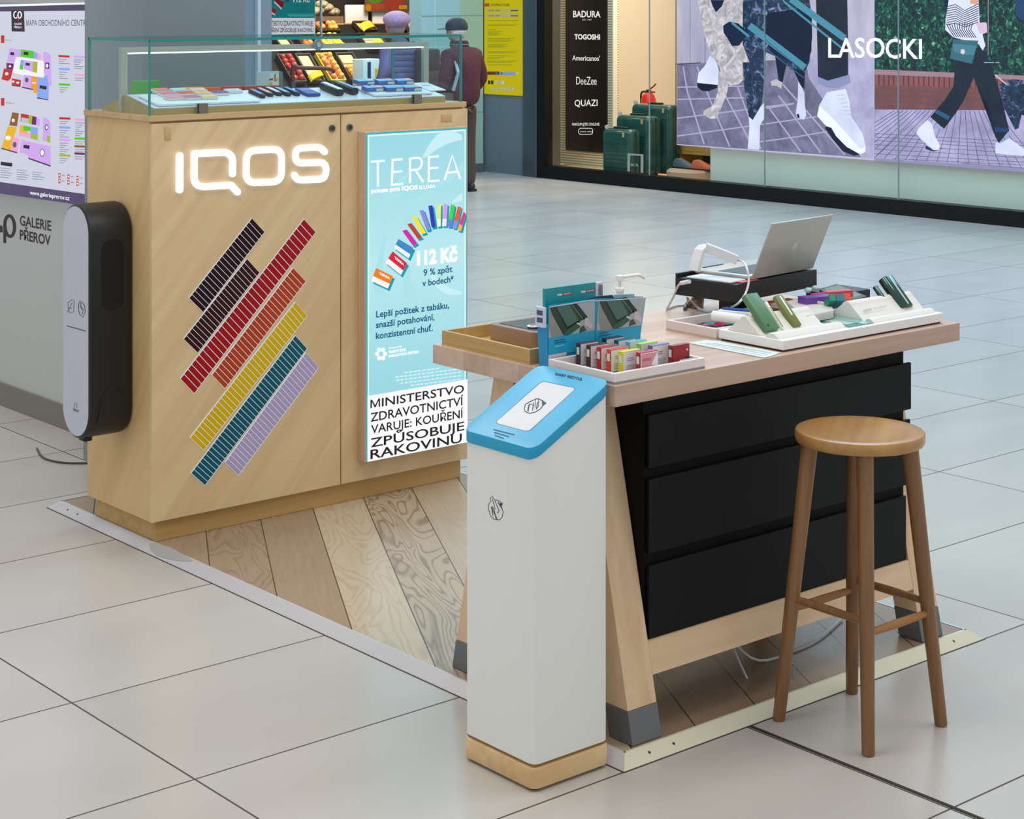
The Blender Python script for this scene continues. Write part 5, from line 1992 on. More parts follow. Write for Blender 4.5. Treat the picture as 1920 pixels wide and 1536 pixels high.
SP1 = SP0 + sn * .004


def sloped(cx, cy, w, d, h, c, lift=0.0, ang=0.0, bev=.0015, px=True, round_=0):
    """box lying on the sloping top, centred under the photograph's pixel"""
    p = P(cx, cy, (tuple(SP1 + sn * lift), tuple(sn)))
    M = Matrix(((1, 0, 0, p.x), (0, sl.y, sn.y, p.y), (0, sl.z, sn.z, p.z), (0, 0, 0, 1))) @ Matrix.Rotation(ang, 4, 'Z')
    b = MB()
    b.M = M
    if round_:
        b.vbox(-w / 2, -d / 2, 0, w / 2, d / 2, h, c, round_, bev=bev)
    else:
        b.box(-w / 2, -d / 2, 0, w / 2, d / 2, h, c, bev=bev)
    return b, M


c1 = lambda x, y: (160 + x / 5.0526, 40 + y / 5.0526)
c2 = lambda x, y: (520 + x / 5.0526, 40 + y / 5.0526)
b, _ = sloped(*c1(1090, 742), .40, .135, .007, '#e4e8ee', 0, 0, .001, round_=.012)
put('white_tray', b, label='white tray of pastel packs at the left of the sloping stand', cat='tray')
pk = [(715, 668, '#f08878', 'salmon'), (885, 666, '#b4dcd8', 'pale aqua'), (1065, 668, '#e8ccb0', 'cream'), (1400, 672, '#a8d8dc', 'sky blue'),
      (775, 702, '#e87c9c', 'pink'), (945, 697, '#e8645c', 'coral'), (1110, 699, '#e6be84', 'sand'), (1268, 692, '#6c5894', 'purple'),
      (830, 738, '#ee98a8', 'rose'), (1000, 734, '#c07c9c', 'mauve'), (1162, 730, '#ecc890', 'pale yellow')]
for x, y, c, nm in pk:
    px, py = c1(x, y)
    t_ = None
    b, M = sloped(px, py, .060, .034, .008, '#e6dcdc', .0075)
    b.box(-.029, -.016, .0081, .029, .016, .0095, c)
    put('tobacco_pack', b, label=nm + ' topped pack on the white tray in the glass showcase', cat='pack', group='pastel packs on the white tray', smooth=0)
for x, y, c, nm, wd in [(840, 640, '#5c2436', 'dark plum', .07), (1040, 637, '#ecb010', 'yellow', .075), (1215, 637, '#e0642c', 'orange', .065), (1410, 628, '#c43c38', 'red', .07), (1590, 624, '#a84830', 'rust', .07), (1770, 622, '#8c3438', 'wine red', .07)]:
    px, py = c1(x, y)
    p = P(px, py, ('Y', 5.632 if x != 40 else 5.63))
    b = MB()
    zb = ZG + .0575 - (5.61 - 5.60) * .3
    b.box(p.x - wd / 2, 5.6345, ZG + .048, p.x + wd / 2, 5.664, max(p.z + .004, ZG + .058), mat(c, .45), bev=.001)
    put('tobacco_pack', b, label=nm + ' pack in the row behind the ridge of the sloping stand', cat='pack', group='packs behind the ridge of the stand', smooth=0)
b = MB()
p = P(273, 171, ('Y', 5.70))
b.box(p.x - .05, 5.69, ZG + .031, p.x + .05, 5.715, P(273, 151, ('Y', 5.70)).z, mat('#4cae4c', .45), bev=.001)
b.box(p.x - .012 - .03, 5.6894, ZG + .037, p.x + .002 - .02, 5.69, ZG + .05, mat('#d03a38', .4))
b.box(p.x - .016, 5.6894, ZG + .037, p.x + .0, 5.69, ZG + .05, mat('#3a7ad0', .4))
b.box(p.x + .02, 5.6894, ZG + .04, p.x + .05, 5.69, ZG + .06, mat('#b8dcc8', .4))
put('green_box', b, label='bright green box behind the left end of the sloping stand', cat='box', smooth=0)
b = MB()
x0, x1 = P(487, 140, ('Y', 5.71)).x, P(529, 140, ('Y', 5.71)).x
zt = P(505, 134, ('Y', 5.71)).z
b.box(x0 - .01, 5.71, ZG + .025, x1 - .012, 5.716, zt, mat('#b9cfd8', .4), bev=.001)
b.box(x1 - .012, 5.705, ZG + .025, x1, 5.75, zt - .002, mat('#5b7a8c', .4), bev=.001)
f = Flat(b, ('Y', 5.71), (0, -1, 0), .0006, c1)
f.quad(1745, 490, 1835, 605, mat('#cfe0ea', .4))
f.quad(1790, 500, 1802, 570, mat('#c03a2a'))
f.poly([(1800, 545), (1825, 530), (1832, 560), (1805, 568)], mat('#ecc41c'))
f.poly([(1740, 545), (1775, 540), (1775, 555), (1742, 558)], mat('#7a2a6c'))
f.poly([(1745, 580), (1765, 572), (1768, 598), (1745, 600)], mat('#e0b81c'))
put('card_stand', b, label='small pale blue card stand with a picture card behind the pens', cat='card stand', smooth=0)
# slim devices side by side, the blue tablet and two dark holders
for (xa, ya), (xb, yb_), c, nm in [((286.0 + 182, 171.5), (497, 184.5), '#5a6fb0', 'slate blue'), ((483.5, 170), (512, 182), '#e48ca0', 'pink'), ((501, 169.5), (528, 180.5), '#d8c8cc', 'pearl'), ((518, 168.5), (545, 181), '#6fa8bc', 'ice blue'), ((536, 168), (562, 180.5), '#3a52a8', 'royal blue')]:
    pa = P(xa, ya, (tuple(SP1), tuple(sn)))
    pb_ = P(xb, yb_, (tuple(SP1), tuple(sn)))
    pa.x = pb_.x - .012
    b = MB()
    M = Matrix(((1, 0, 0, pb_.x - .004), (0, sl.y, sn.y, pb_.y + .006), (0, sl.z, sn.z, pb_.z), (0, 0, 0, 1)))
    t_ = thing('heated_device', nm + ' slim device lying in the row in the glass showcase', 'device', M @ Vector((0, .05, 0)), 'slim devices lying side by side')
    b.M = M
    b.vbox(-.010, 0, 0, .010, .085, .012, mat('#17181c', .35), .004, bev=.002)
    put('device_body', b, t_)
    b = MB()
    b.M = M
    b.vbox(-.0085, .010, .0122, .0085, .083, .0145, mat(c, .35), .003, bev=.001)
    put('cover', b, t_)
b, M = sloped(576.5, 175.5, .055, .085, .011, '#33499e', 0, 0, .002)
for k in range(4):
    b.box(-.02, .005 + k * .008, .0111, .022, .009 + k * .008, .0115, mat('#8ea0dc'))
put('blue_booklet', b, label='flat blue box with pale lines beside the slim devices', cat='box', smooth=0)
for cx, cy, c, nm in [(621, 173, '#12332c', 'dark green'), (648.5, 171, '#1c3a7c', 'navy')]:
    b, M = sloped(cx, cy, .034, .115, .024, mat('#161b22', .3), 0, math.radians(0), .006)
    b.vbox(-.010, -.055, .0241, .010, .055, .0255, mat('#e4e8e4' if c == '#12332c' else c, .3), .004)
    put('holder_case', b, label=nm + ' case with a rounded end, lying on the sloping stand', cat='device case')
b, M = sloped(*c2(1100, 662), .265, .135, .007, '#e0e2e4', 0, 0, .001, round_=.01)
put('white_tray', b, label='white tray of blue packs at the right of the sloping stand', cat='tray')
for x, y, c in [(900, 655, '#e89088'), (1090, 655, '#5cb8b0'), (1262, 652, '#e8a860'), (820, 592, '#a8c8e8'), (1010, 590, '#d8a0cc'), (1190, 588, '#f0a090')]:
    px, py = c2(x, y)
    b, M = sloped(px, py, .075, .036, .014, '#3a6fb4', .0075, 0, .001)
    b.box(-.036, -.0155, .0141, .036, .0155, .0148, mat('#6fa4dc', .4))
    b.box(.012, -.0155, .0149, .036, .0155, .0153, mat(c, .4))
    b.box(.004, -.0188, .002, .034, -.0181, .011, mat('#cfd4cc', .4))
    nm = {'#e89088': 'coral', '#5cb8b0': 'green', '#e8a860': 'orange', '#a8c8e8': 'pale blue', '#d8a0cc': 'pink', '#f0a090': 'peach'}[c]
    put('tobacco_pack', b, label='blue pack with a ' + nm + ' corner on the right hand white tray', cat='pack', group='blue packs on the right hand tray', smooth=0)
b, M = sloped(*c2(1430, 625), .075, .12, .004, '#dfe3ee', 0, 0, .001)
b.box(-.02, .01, .0041, .02, .02, .0045, '#9aa4cc')
put('white_card', b, label='blank white plate at the right end of the sloping stand', cat='card', smooth=0)
p = P(688, 152.5, ('Y', 5.63))
b = MB()
b.sph((p.x, 5.665, ZG + .052), .022, mat('#d82a5c', .4), (1.3, .8, .6))
put('pink_pouch', b, label='hot pink rounded item behind the tray of blue packs', cat='pouch')

# ------------------------------------------------------------------ wall mounted battery and stick bin on the cabinet's flank
BX0, BY0, BY1, BZ0, BZ1 = 2.852, 5.494, 5.688, .356, 1.126
BR = (BY1 - BY0) / 2
BYC = (BY0 + BY1) / 2


def stadium(x, r, n=14):
    out = []
    for k in range(n + 1):
        a = math.pi * k / n
        out.append((x, BYC - r * math.cos(a), BZ1 - BR + r * math.sin(a)))
    for k in range(n + 1):
        a = math.pi * k / n
        out.append((x, BYC + r * math.cos(a), BZ0 + BR - r * math.sin(a)))
    return out


wbin = thing('wall_bin', 'black oval wall bin with a pale front, fixed to the left side of the cabinet', 'bin', (2.93, BYC, BZ0))
b = MB()
MBK = speckle('black_plastic', '#151617', '#1d1f20', freq=600, rough=.45)
rings = [stadium(BX0, BR - .006), stadium(BX0 + .004, BR - .001), stadium(BX0 + .012, BR), stadium(CX0 - .018, BR), stadium(CX0 - .006, BR - .004), stadium(CX0 - .001, BR - .012)]
b.loft(rings, MBK)
b.box(BX0 + .02, BYC - .02, BZ0 - .012, BX0 + .05, BYC + .02, BZ0 + .004, MBK, bev=.003)
put('housing', b, wbin)
b = MB()
b.prism(stadium(BX0 - .0015, BR - .0085), (.002, 0, 0), mat('#c4c5d3', .35))
b.M = Matrix.Identity(4)
f = Flat(b, ('X', BX0 - .0015), (-1, 0, 0), .0001, cv)
IK = mat('#2c2f34', .5)
f.stroke([(362, 590), (385, 574), (396, 580), (393, 640), (372, 645), (364, 620)], 3.2, IK, closed=True)
f.stroke([(358, 642), (375, 612), (385, 590)], 3, IK)
f.stroke([(372, 618), (384, 622)], 3, IK)
f.stroke([(420, 600), (426, 580), (440, 590), (452, 610), (455, 640), (442, 668), (425, 652), (418, 625)], 3.2, IK, closed=True)
f.stroke([(430, 590), (436, 630)], 3, IK)
f.stroke([(425, 610), (446, 628), (438, 650)], 3, IK)
f.stroke([(357, 714), (458, 742)], 4, IK)
f.stroke([(400, 1122), (396, 1150), (412, 1152), (408, 1125)], 2.5, mat('#6a78a8'))
f.text('VELO', 390, 1166, 420, 1176, 13, IK, .02)
put('front_panel', b, wbin, label='pale grey oval front with two line icons', smooth=0)
b = MB()
fy = lambda x, y: P(x / 2.844, 360 + y / 2.844, ('Y', BY0))
sa_, sb_ = fy(560, 300), fy(640, 580)
xc, zc0, zc1 = (sa_.x + sb_.x) / 2, sb_.z, sa_.z
r = .040
pts = []
for k in range(13):
    a = math.pi * k / 12
    pts.append((xc + r * math.cos(a), zc1 - .004 + r * math.sin(a) * .8))
for k in range(13):
    a = math.pi + math.pi * k / 12
    pts.append((xc + r * math.cos(a), zc0 + .004 + r * math.sin(a) * .8))
bz = BY0 - .0006
b.poly([(x, bz, z) for x, z in pts], mat('#020203', .8))
put('insert_slot', b, wbin, smooth=0)
b = MB()
q = [fy(x, y) for x, y in bez([(520, 1235), (530, 1180), (540, 1110), (575, 1062), (620, 1048), (660, 1072)], 5)]
b.tube([(v.x, BY0 - .0008, v.z) for v in q], .0022, mat('#060607', .6), 6)
put('lid_seam', b, wbin)

# ------------------------------------------------------------------ white recycling pillar with the blue slanted lid
RX0_, RX1_, RY0, RY1 = 2.760, 2.992, 3.188, 3.440
SLP = (.875 - .750) / (2.997 - 2.757)


def ztop(x):
    return .752 + (x - 2.757) * SLP


rb = thing('recycling_bin', 'white pillar bin with a sky blue slanted lid and pine foot beside the table', 'bin', (2.877, 3.314, 0))
b = MB()
b.vbox(RX0_, RY0, .062, RX1_, RY1, 1.0, WHITE, .017, 2)
for v in b.bm.verts:
    if v.co.z > .5:
        v.co.z = ztop(v.co.x)
put('bin_body', b, rb, smooth=25)
b = MB()
PIN = wood('pine_foot', '#e8c792', '#cfa468', along='z', freq=18, stretch=.9, rough=.5)
b.vbox(RX0_ - .003, RY0 - .003, .006, RX1_ + .003, RY1 + .003, .054, wood('pine_grain', '#ecd0a0', '#c99c64', rot=(0, math.radians(8), 0), along='x', freq=16, stretch=.12), .02, 6, bev=.004)
b.box(RX0_ + .006, RY0 + .006, .054, RX1_ - .006, RY1 - .006, .062, mat('#9a7442', .6))
put('bin_foot', b, rb)
for x, y in ((RX0_ + .02, RY0 + .02), (RX1_ - .02, RY0 + .02), (RX0_ + .02, RY1 - .02), (RX1_ - .02, RY1 - .02)):
    b = MB()
    b.cyl((x, y, 0), (x, y, .006), .012, .012, BLACKP, 12)
    put('rubber_foot', b, rb)
b = MB()
b.vbox(RX0_ - .004, RY0 - .004, 0, RX1_ + .004, RY1 + .004, .028, mat('#5bb2d8', .35), .026, 7, bev=.0025)
for v in b.bm.verts:
    v.co.z += ztop(v.co.x) - .0
BLS = mat('#159cc6', .35)
bi = b.mi(BLS)
b.bm.faces.ensure_lookup_table()
for fc in b.bm.faces:
    fc.normal_update()
    if fc.normal.z < .35:
        fc.material_index = bi
lid = put('lid', b, rb, label='sky blue slanted lid', smooth=25)
LN = Vector((-SLP, 0, 1)).normalized()
LP = Vector((2.757, 3.3, .752 + .028))
b = MB()
f = Flat(b, (tuple(LP), tuple(LN)), LN, .0001, lambda x, y: (880 + x / 5.486, 680 + y / 5.486))
f.poly(arc_path([(925, 224), (1104, 262, 40), (612, 718, 50), (256, 622, 40), (746, 186, 40), (925, 224)]), mat('#1a78a4', .4))
f.poly(arc_path([(925, 232), (1096, 266, 38), (606, 710, 46), (266, 620, 38), (750, 194, 38), (925, 232)]), mat('#e6d3cc', .4))
f.poly(arc_path([(925, 240), (1085, 272, 34), (602, 700, 42), (280, 616, 34), (752, 204, 34), (925, 240)]), mat('#d9d7d8', .4))
IC = mat('#2a3a40', .5)
f.stroke([(565, 470), (580, 430), (630, 400), (700, 372), (750, 390), (790, 420), (760, 440), (730, 480), (680, 510), (620, 525), (575, 505)], 10, IC, closed=True)
for x in (605, 650, 690):
    f.stroke([(x, 505 - (x - 605) * .25), (x + 14, 425 - (x - 605) * .25)], 10, IC)
f.stroke([(655, 445), (640, 425), (610, 445), (600, 500)], 6, IC)
f.stroke([(676, 465), (682, 375), (715, 370), (712, 455), (690, 470)], 6, IC)
f.poly([(745, 395), (798, 420), (752, 442)], mat('#1c4a5c'))
f.text('SMART RECYCLE', 885, 130, 1160, 186, 24, mat('#12303c', .5), .03)
for k, (x0, x1) in enumerate([(250, 465), (255, 410), (262, 355)]):
    f.stroke([(x0, 690 + k * 30), (x1, 745 + k * 26 - (2 - k) * 0 - (465 - x1) * .12)], 8, mat('#1c5c78', .5))
put('lid_flap', b, lid, label='white rounded flap with a line icon', smooth=0)
b = MB()
f = Flat(b, ('X', RX0_), (-1, 0, 0), .0001, lambda x, y: (840 + x / 4.267, 660 + y / 4.267))
IC2 = mat('#25222a', .5)
f.stroke([(352, 1155), (338, 1172), (345, 1190), (328, 1215), (325, 1260), (340, 1310), (370, 1340), (410, 1345), (435, 1320), (442, 1280), (425, 1230), (437, 1215), (405, 1190), (372, 1182)], 5.5, IC2, closed=True)
for a, c in [((355, 1175), (378, 1260)), ((375, 1190), (410, 1275)), ((345, 1240), (395, 1340)), ((352, 1235), (372, 1270)), ((372, 1270), (385, 1335)), ((400, 1200), (428, 1250)), ((410, 1275), (395, 1290)), ((350, 1240), (360, 1310))]:
    f.stroke([a, c], 5, IC2)
f.poly([(412, 1210), (438, 1212), (432, 1232), (418, 1228)], mat('#1c4a5c'))
put('printed_icon', b, rb, smooth=0)
# ------------------------------------------------------------------ the consultation table
TZ0, TZ1 = .840, .890
tb = thing('service_table', 'wooden sales table on splayed legs with a black drawer block underneath', 'table', (3.667, 3.53, DH))
b = MB()
b.box(3.005, 3.18, TZ0, 4.334, 3.878, TZ1, TBL, bev=.0015)
put('tabletop', b, tb, smooth=0)
YC = 3.531


def leg_y(z, off=0.0):
    return 3.187 + .214 * (z - DH) + off


def leg_prof(x0, x1, z0, z1, grow, m, back):
    pts = [(leg_y(z0) - grow, z0), (leg_y(z0) + .080 + grow, z0), (leg_y(z1) + .080 + grow, z1), (leg_y(z1) - grow, z1)]
    if back:
        pts = [(2 * YC - y, z) for y, z in pts]
    b = MB()
    b.prism([(x0 - grow, y, z) for y, z in pts], (x1 - x0 + 2 * grow, 0, 0), m, bev=.0015)
    return b


for x0, x1 in ((3.069, 3.165), (4.174, 4.264)):
    for back in (False, True):
        lg = put('leg', leg_prof(x0, x1, .1035, TZ0 - .0005, 0, BEECH, back), tb, smooth=0)
        put('steel_cap', leg_prof(x0, x1, DH, .103, .001, CAP, back), lg, label='grey metal cap on the foot', smooth=0)
for back in (False, True):
    pts = [(leg_y(.165) + .001, .165), (leg_y(.165) + .032, .165), (leg_y(.2415) + .032, .2415), (leg_y(.2415) + .001, .2415)]
    if back:
        pts = [(2 * YC - y, z) for y, z in pts]
    b = MB()
    b.prism([(3.1655, y, z) for y, z in pts], (4.1735 - 3.1655, 0, 0), BEECHX)
    put('rail', b, tb, smooth=0)
b = MB()
b.box(3.1665, 3.251, .243, 4.1725, 3.79, TZ0 - .001, mat('#030304', .6, spec=.15))
put('drawer_block', b, tb, smooth=0)
for z0, z1, x1 in ((.657, .787, 4.194), (.449, .630, 4.190), (.2425, .420, 4.172)):
    b = MB()
    b.box(3.175, 3.240, z0, x1, 3.2505, z1, BLACK, bev=.002)
    put('drawer', b, tb, label='matt black drawer front', smooth=0)
b = MB()
c = lambda x, y: P(1140 + x / 2.4615, 1100 + y / 2.4615, ('Y', 3.40))
b.tube(bez([(3.62, 3.42, DH + .10), (3.58, 3.38, DH + .12), (3.70, 3.36, DH + .012), (3.95, 3.38, DH + .006), (4.15, 3.45, DH + .006)], 6), .0035, mat('#c9cbd0', .4), 6)
b.tube(bez([(3.60, 3.37, DH + .115), (3.585, 3.34, DH + .07), (3.59, 3.30, DH + .006)], 5), .003, mat('#b9bcc2', .4), 6)
put('floor_cable', b, label='thin white cable trailing on the deck under the table', cat='cable')

# ------------------------------------------------------------------ bar stool
SXc, SYc = 3.647, 2.976
stl = thing('bar_stool', 'round brown wooden bar stool with four splayed legs before the drawers', 'stool', (SXc, SYc, 0))
b = MB()
zt = .729
b.lathe([(.150, zt - .032), (.157, zt - .029), (.160, zt - .022), (.160, zt - .006), (.157, zt - .0015), (.151, zt), (.125, zt - .002), (.08, zt - .0035), (.0, zt - .004)], (SXc, SYc, 0), STOOLT, 56)
put('seat', b, stl, smooth=40)


def stool_pt(sx, sy, z):
    k = (zt - .03 - z) / (zt - .03)
    o = .086 + (.141 - .086) * k
    return Vector((SXc + sx * o, SYc + sy * o, z))


for sx, sy in ((-1, 1), (-1, -1), (1, -1), (1, 1)):
    b = MB()
    pts = [stool_pt(sx, sy, z) for z in (0.0, .004, .3, .5, zt - .031)]
    b.tube(pts, [.0145, .016, .0185, .0200, .0215], STOOLW, 14)
    for v in b.bm.verts:
        if v.co.z < .008:
            v.co.z = max(v.co.z, 0)
    put('leg', b, stl, smooth=40)
for (a, c, z) in (((-1, 1), (-1, -1), .305), ((1, 1), (1, -1), .305), ((-1, -1), (1, -1), .278), ((-1, 1), (1, 1), .278)):
    p, q = stool_pt(*a, z), stool_pt(*c, z)
    b = MB()
    d = (q - p).normalized()
    b.tube([p + d * .004, p.lerp(q, .2), p.lerp(q, .5), p.lerp(q, .8), q - d * .004], [.008, .0095, .0105, .0095, .008], STOOLW if z > .3 else wood('rung_wood', '#a87642', '#85552a', along='x', freq=30), 10)
    put('rung', b, stl)

# ------------------------------------------------------------------ things on the table
T = TZ1
# wooden tray with the walnut block
tw = MB()
x0, x1, y0, y1 = 3.018, 3.372, 3.502, 3.856
tw.box(x0, y0, T, x1, y1, T + .006, TRAYW)
tw.box(x0, y0, T + .006, x0 + .009, y1, T + .038, TRAYW, bev=.001)
tw.box(x1 - .009, y0, T + .006, x1, y1, T + .038, TRAYW, bev=.001)
tw.box(x0 + .009, y0, T + .006, x1 - .009, y0 + .009, T + .038, TRAYW, bev=.001)
tw.box(x0 + .009, y1 - .009, T + .006, x1 - .009, y1, T + .038, TRAYW, bev=.001)
put('wooden_tray', tw, label='open pale wooden tray on the left rear corner of the table', cat='tray', smooth=0)
wb = thing('tester_block', 'walnut block with a black top and metal discs standing in the wooden tray', 'block', (3.22, 3.69, T + .006))
X0, X1, Y0, Y1 = 3.115, 3.340, 3.600, 3.782
b = MB()
b.vbox(X0, Y0, T + .0065, X1, Y1, T + .055, WALNUT, .014, 5, bev=.002)
put('block_body', b, wb)
b = MB()
b.vbox(X0 + .020, Y0 + .018, T + .0552, X1 - .012, Y1 - .018, T + .0562, mat('#10201e', .25), .01)
put('black_top', b, wb)
for x, y, c, nm in [(3.165, 3.655, '#9a4a3c', 'copper'), (3.195, 3.625, '#3c3c40', 'dark'), (3.245, 3.665, '#e4e6e8', 'pale')]:
    b = MB()
    b.lathe([(.016, .0), (.019, .002), (.019, .004), (.013, .0065), (.0, .0065)], (x, y, T + .0564), mat('#d9d9dc', .25, .6), 24)
    b.lathe([(.012, .0066), (.012, .0075), (.0, .0075)], (x, y, T + .0564), mat(c, .3), 20)
    put('tester_disc', b, wb, label=nm + ' centred metal disc')
b = MB()
b.lathe([(.013, 0), (.015, .002), (.015, .024), (.009, .028), (.009, .034), (.006, .036), (.005, .043), (.002, .045)], (3.262, 3.672, T + .0642), mat('#d2dce2', .15), 20)
put('clear_vial', b, label='small clear vial standing on the walnut block', cat='bottle')

# brochure holder
HY = 3.440
bh = thing('brochure_holder', 'turquoise two-pocket brochure holder showing dark green devices, beside the pack tray', 'brochure holder', (3.19, 3.46, T))
BL1, BL2 = mat('#168fc6', .4), mat('#1fa3cc', .4)
b = MB()
b.prism([(3.026, HY + .001, T), (3.338, HY + .001, T), (3.346, HY + .001, T + .10), (3.020, HY + .001, T + .10)], (0, .034, 0), BL1)
b.box(3.012, HY + .002, T + .1005, 3.020, HY + .034, T + .150, mat('#cfd4e4', .4))
b.box(3.0116, HY + .006, T + .112, 3.012, HY + .028, T + .124, mat('#4a4c66', .5))
b.box(3.0116, HY + .006, T + .130, 3.012, HY + .028, T + .142, mat('#4a4c66', .5))
put('holder_body', b, bh, smooth=0)
b = MB()
b.box(3.050, HY + .040, T + .05, 3.2205, HY + .050, T + .188, mat('#0f9296', .4))
b.box(3.2215, HY + .041, T + .05, 3.247, HY + .049, T + .186, mat('#d9d4e4', .4))
f = Flat(b, ('Y', HY + .040), (0, -1, 0), .0001, lambda x, y: (1000 + x / 8.532, 520 + y / 8.532))
f.stroke([(635, 135), (635, 350)], 4, mat('#0b6e74'))
for x in (0, 375):
    f.poly([(385 + x, 268 - x * .13), (460 + x, 262 - x * .13), (460 + x, 290 - x * .13), (382 + x, 296 - x * .13)], mat('#e4dcd8'))
    f.poly([(465 + x, 250 - x * .13), (600 + x, 228 - x * .13), (628 + x, 252 - x * .13), (600 + x, 278 - x * .13), (470 + x, 296 - x * .13)], mat('#8a5a58'))
    f.poly([(480 + x, 262 - x * .13), (590 + x, 244 - x * .13), (590 + x, 262 - x * .13), (480 + x, 280 - x * .13)], mat('#c9b4b0'))
for k in range(6):
    f.quad(1042 + k * 11, 110 + (k % 2) * 12, 1048 + k * 11, 290, mat('#5a3f58' if k < 3 else '#22222c'), up=k == 0)
put('rear_leaflet', b, bh, label='teal leaflets standing behind', smooth=0)
b = MB()
f = Flat(b, ('Y', HY), (0, -1, 0), .00006, lambda x, y: (1000 + x / 8.532, 520 + y / 8.532))
f.k = 1
hp = [f.p(*p) for p in [(150, 470), (860, 335), (1795, 335), (1715, 920), (1715, 935), (240, 1375), (235, 470)]]
DG, DG2, LG, GY = mat('#22402f', .35), mat('#142a20', .35), mat('#5d8a72', .35), mat('#a7aeb0', .4)
base = [(238, 480), (990, 372), (990, 860), (242, 975)]
f.poly([(242, 450), (1000, 340), (1800, 330), (1712, 935), (1690, 1000), (520, 1215), (240, 1260)], BL2)
f.poly([(240, 1250), (530, 1195), (530, 1330), (240, 1385)], mat('#dbd0da'))
for k in range(9):
    f.quad(305 + k * 26, 1290 - k * 5, 322 + k * 26, 1325 - k * 5, mat('#3b2f3a'), up=k == 0)
for dx, dy, wR in [(0, 0, 0), (790, -105, 35)]:
    g_ = lambda pts: [(x + dx, y + dy) for x, y in pts]
    f.poly(g_([(250, 485), (985, 375), (985, 845), (242, 972)] if not dx else [(245, 500), (1005 + 0, 440), (930, 872), (215, 962)]), GY)
    f.poly(g_([(250, 485), (330, 475), (470, 930), (430, 945), (290, 965), (245, 800)]), mat('#8f8f86', .4))
    f.poly(g_([(260, 485), (650, 430), (780, 640), (760, 700), (560, 925), (480, 930), (300, 600)]), DG)
    f.poly(g_([(340, 475), (360, 472), (540, 800), (560, 800), (720, 690), (735, 705), (545, 840), (520, 820)]), DG2)
    f.poly(g_([(370, 480), (580, 445), (725, 690), (545, 795)]), mat('#456a5e', .35))
    f.poly(g_([(620, 430), (690, 418), (870, 635), (850, 650), (790, 640), (770, 690), (620, 445)]), DG2)
    f.stroke(g_([(615, 440), (790, 665)]), 12, LG)
    f.poly(g_([(700, 415), (760, 500), (870, 635), (810, 600)]), DG)
    f.poly(g_([(485, 900), (520, 860), (700, 735), (750, 770), (740, 800), (600, 905), (480, 930)]), mat('#2f5a44', .35))
    f.poly(g_([(700, 720), (745, 740), (755, 775), (690, 745)]), mat('#d0d6d0', .3))
    f.poly(g_([(750, 800), (800, 770), (850, 850), (730, 890)]), mat('#4a4a3c', .4))
    f.poly(g_([(825, 650), (870, 655), (950, 780), (920, 830), (805, 760)]), mat('#c9bcc4', .4))
f.stroke([(1000, 350), (990, 870), (985, 1130)], 8, mat('#11806f' if False else '#1588a4', .4))
f.stroke([(245, 478), (860, 372), (1050, 375), (1800, 325)], 14, mat('#ded6de', .4))
TD = mat('#0d4a64', .5)
for x, y, L in [(335, 1010, 170), (335, 1048, 205), (1050, 890, 160), (1045, 935, 210)]:
    n = L // 24
    for k in range(n):
        xx = x + k * 24
        f.poly([(xx, y - (xx - x) * .17), (xx + 19, y - (xx + 19 - x) * .17), (xx + 19, y + 15 - (xx + 19 - x) * .17), (xx, y + 15 - (xx - x) * .17)], TD, up=k == 0)
for k in range(7):
    f.poly([(335 + k * 23, 1100 - k * 4), (352 + k * 23, 1097 - k * 4), (352 + k * 23, 1108 - k * 4), (335 + k * 23, 1111 - k * 4)], mat('#bfe4ec'), up=k == 0)
put('front_brochure', b, bh, label='brochures with a dark green device over a turquoise band', smooth=0)
b = MB()
p = P(1118, 551, ('Y', HY + .02))
b.prism([P(x, y, ('Y', HY + .036)) for x, y in [(1102, 562), (1120, 556), (1149, 553), (1153, 566), (1130, 640), (1102, 640)]], (0, .003, 0), mat('#24403a', .4))
b.prism([P(x, y, ('Y', HY + .0355)) for x, y in [(1151, 553), (1189, 551), (1190, 556), (1206, 556), (1204, 600), (1152, 600)]], (0, .0015, 0), mat('#8fb0ba', .3))
put('rear_sheet', b, bh, smooth=0)

# pump bottle
pb = thing('pump_bottle', 'clear pump dispenser bottle standing behind the brochure holder', 'bottle', (3.628, 3.82, T))
b = MB()
b.lathe([(.020, 0), (.0225, .003), (.0225, .058), (.016, .070), (.011, .076), (.011, .084)], (3.628, 3.82, T), mat('#c6d6de', .12), 24)
put('bottle_body', b, pb)
b = MB()
b.lathe([(.0125, .084), (.0125, .092), (.0045, .094), (.0045, .110), (.009, .112), (.012, .114), (.012, .127), (.008, .128)], (3.628, 3.82, T), mat('#e6e4e2', .3), 20)
b.tube(bez([(3.628, 3.82, T + .122), (3.66, 3.812, T + .124), (3.69, 3.806, T + .124), (3.708, 3.802, T + .114)], 5), [.005] * 16, mat('#e6e4e2', .3), 8)
put('pump_head', b, pb)

# tray of packs
pt = MB()
x0, x1, y0, y1 = 3.014, 3.320, 3.192, 3.428
TW = mat('#eae0da', .4)
pt.box(x0, y0, T, x1, y1, T + .005, mat('#8c9092', .5))
pt.box(x0, y0, T + .005, x0 + .010, y1, T + .026, TW, bev=.001)
pt.box(x1 - .010, y0, T + .005, x1, y1, T + .026, TW, bev=.001)
pt.box(x0 + .010, y0, T + .005, x1 - .010, y0 + .010, T + .026, TW, bev=.001)
pt.box(x0 + .010, y1 - .010, T + .005, x1 - .010, y1, T + .026, TW, bev=.001)
put('pack_tray', pt, label='white shallow tray holding upright packs at the near corner of the table', cat='tray', smooth=0)
b = MB()
p = P(1072, 664, ('Z', T + .005))
b.box(p.x - .009, p.y - .002, T + .0055, p.x + .011, p.y + .014, T + .034, wood('block_wood', '#c89c5c', '#a97c40', freq=60), bev=.001)
put('wooden_block', b, label='small wooden block in the left corner of the pack tray', cat='block', smooth=0)
WF = mat('#f0eeee', .45)
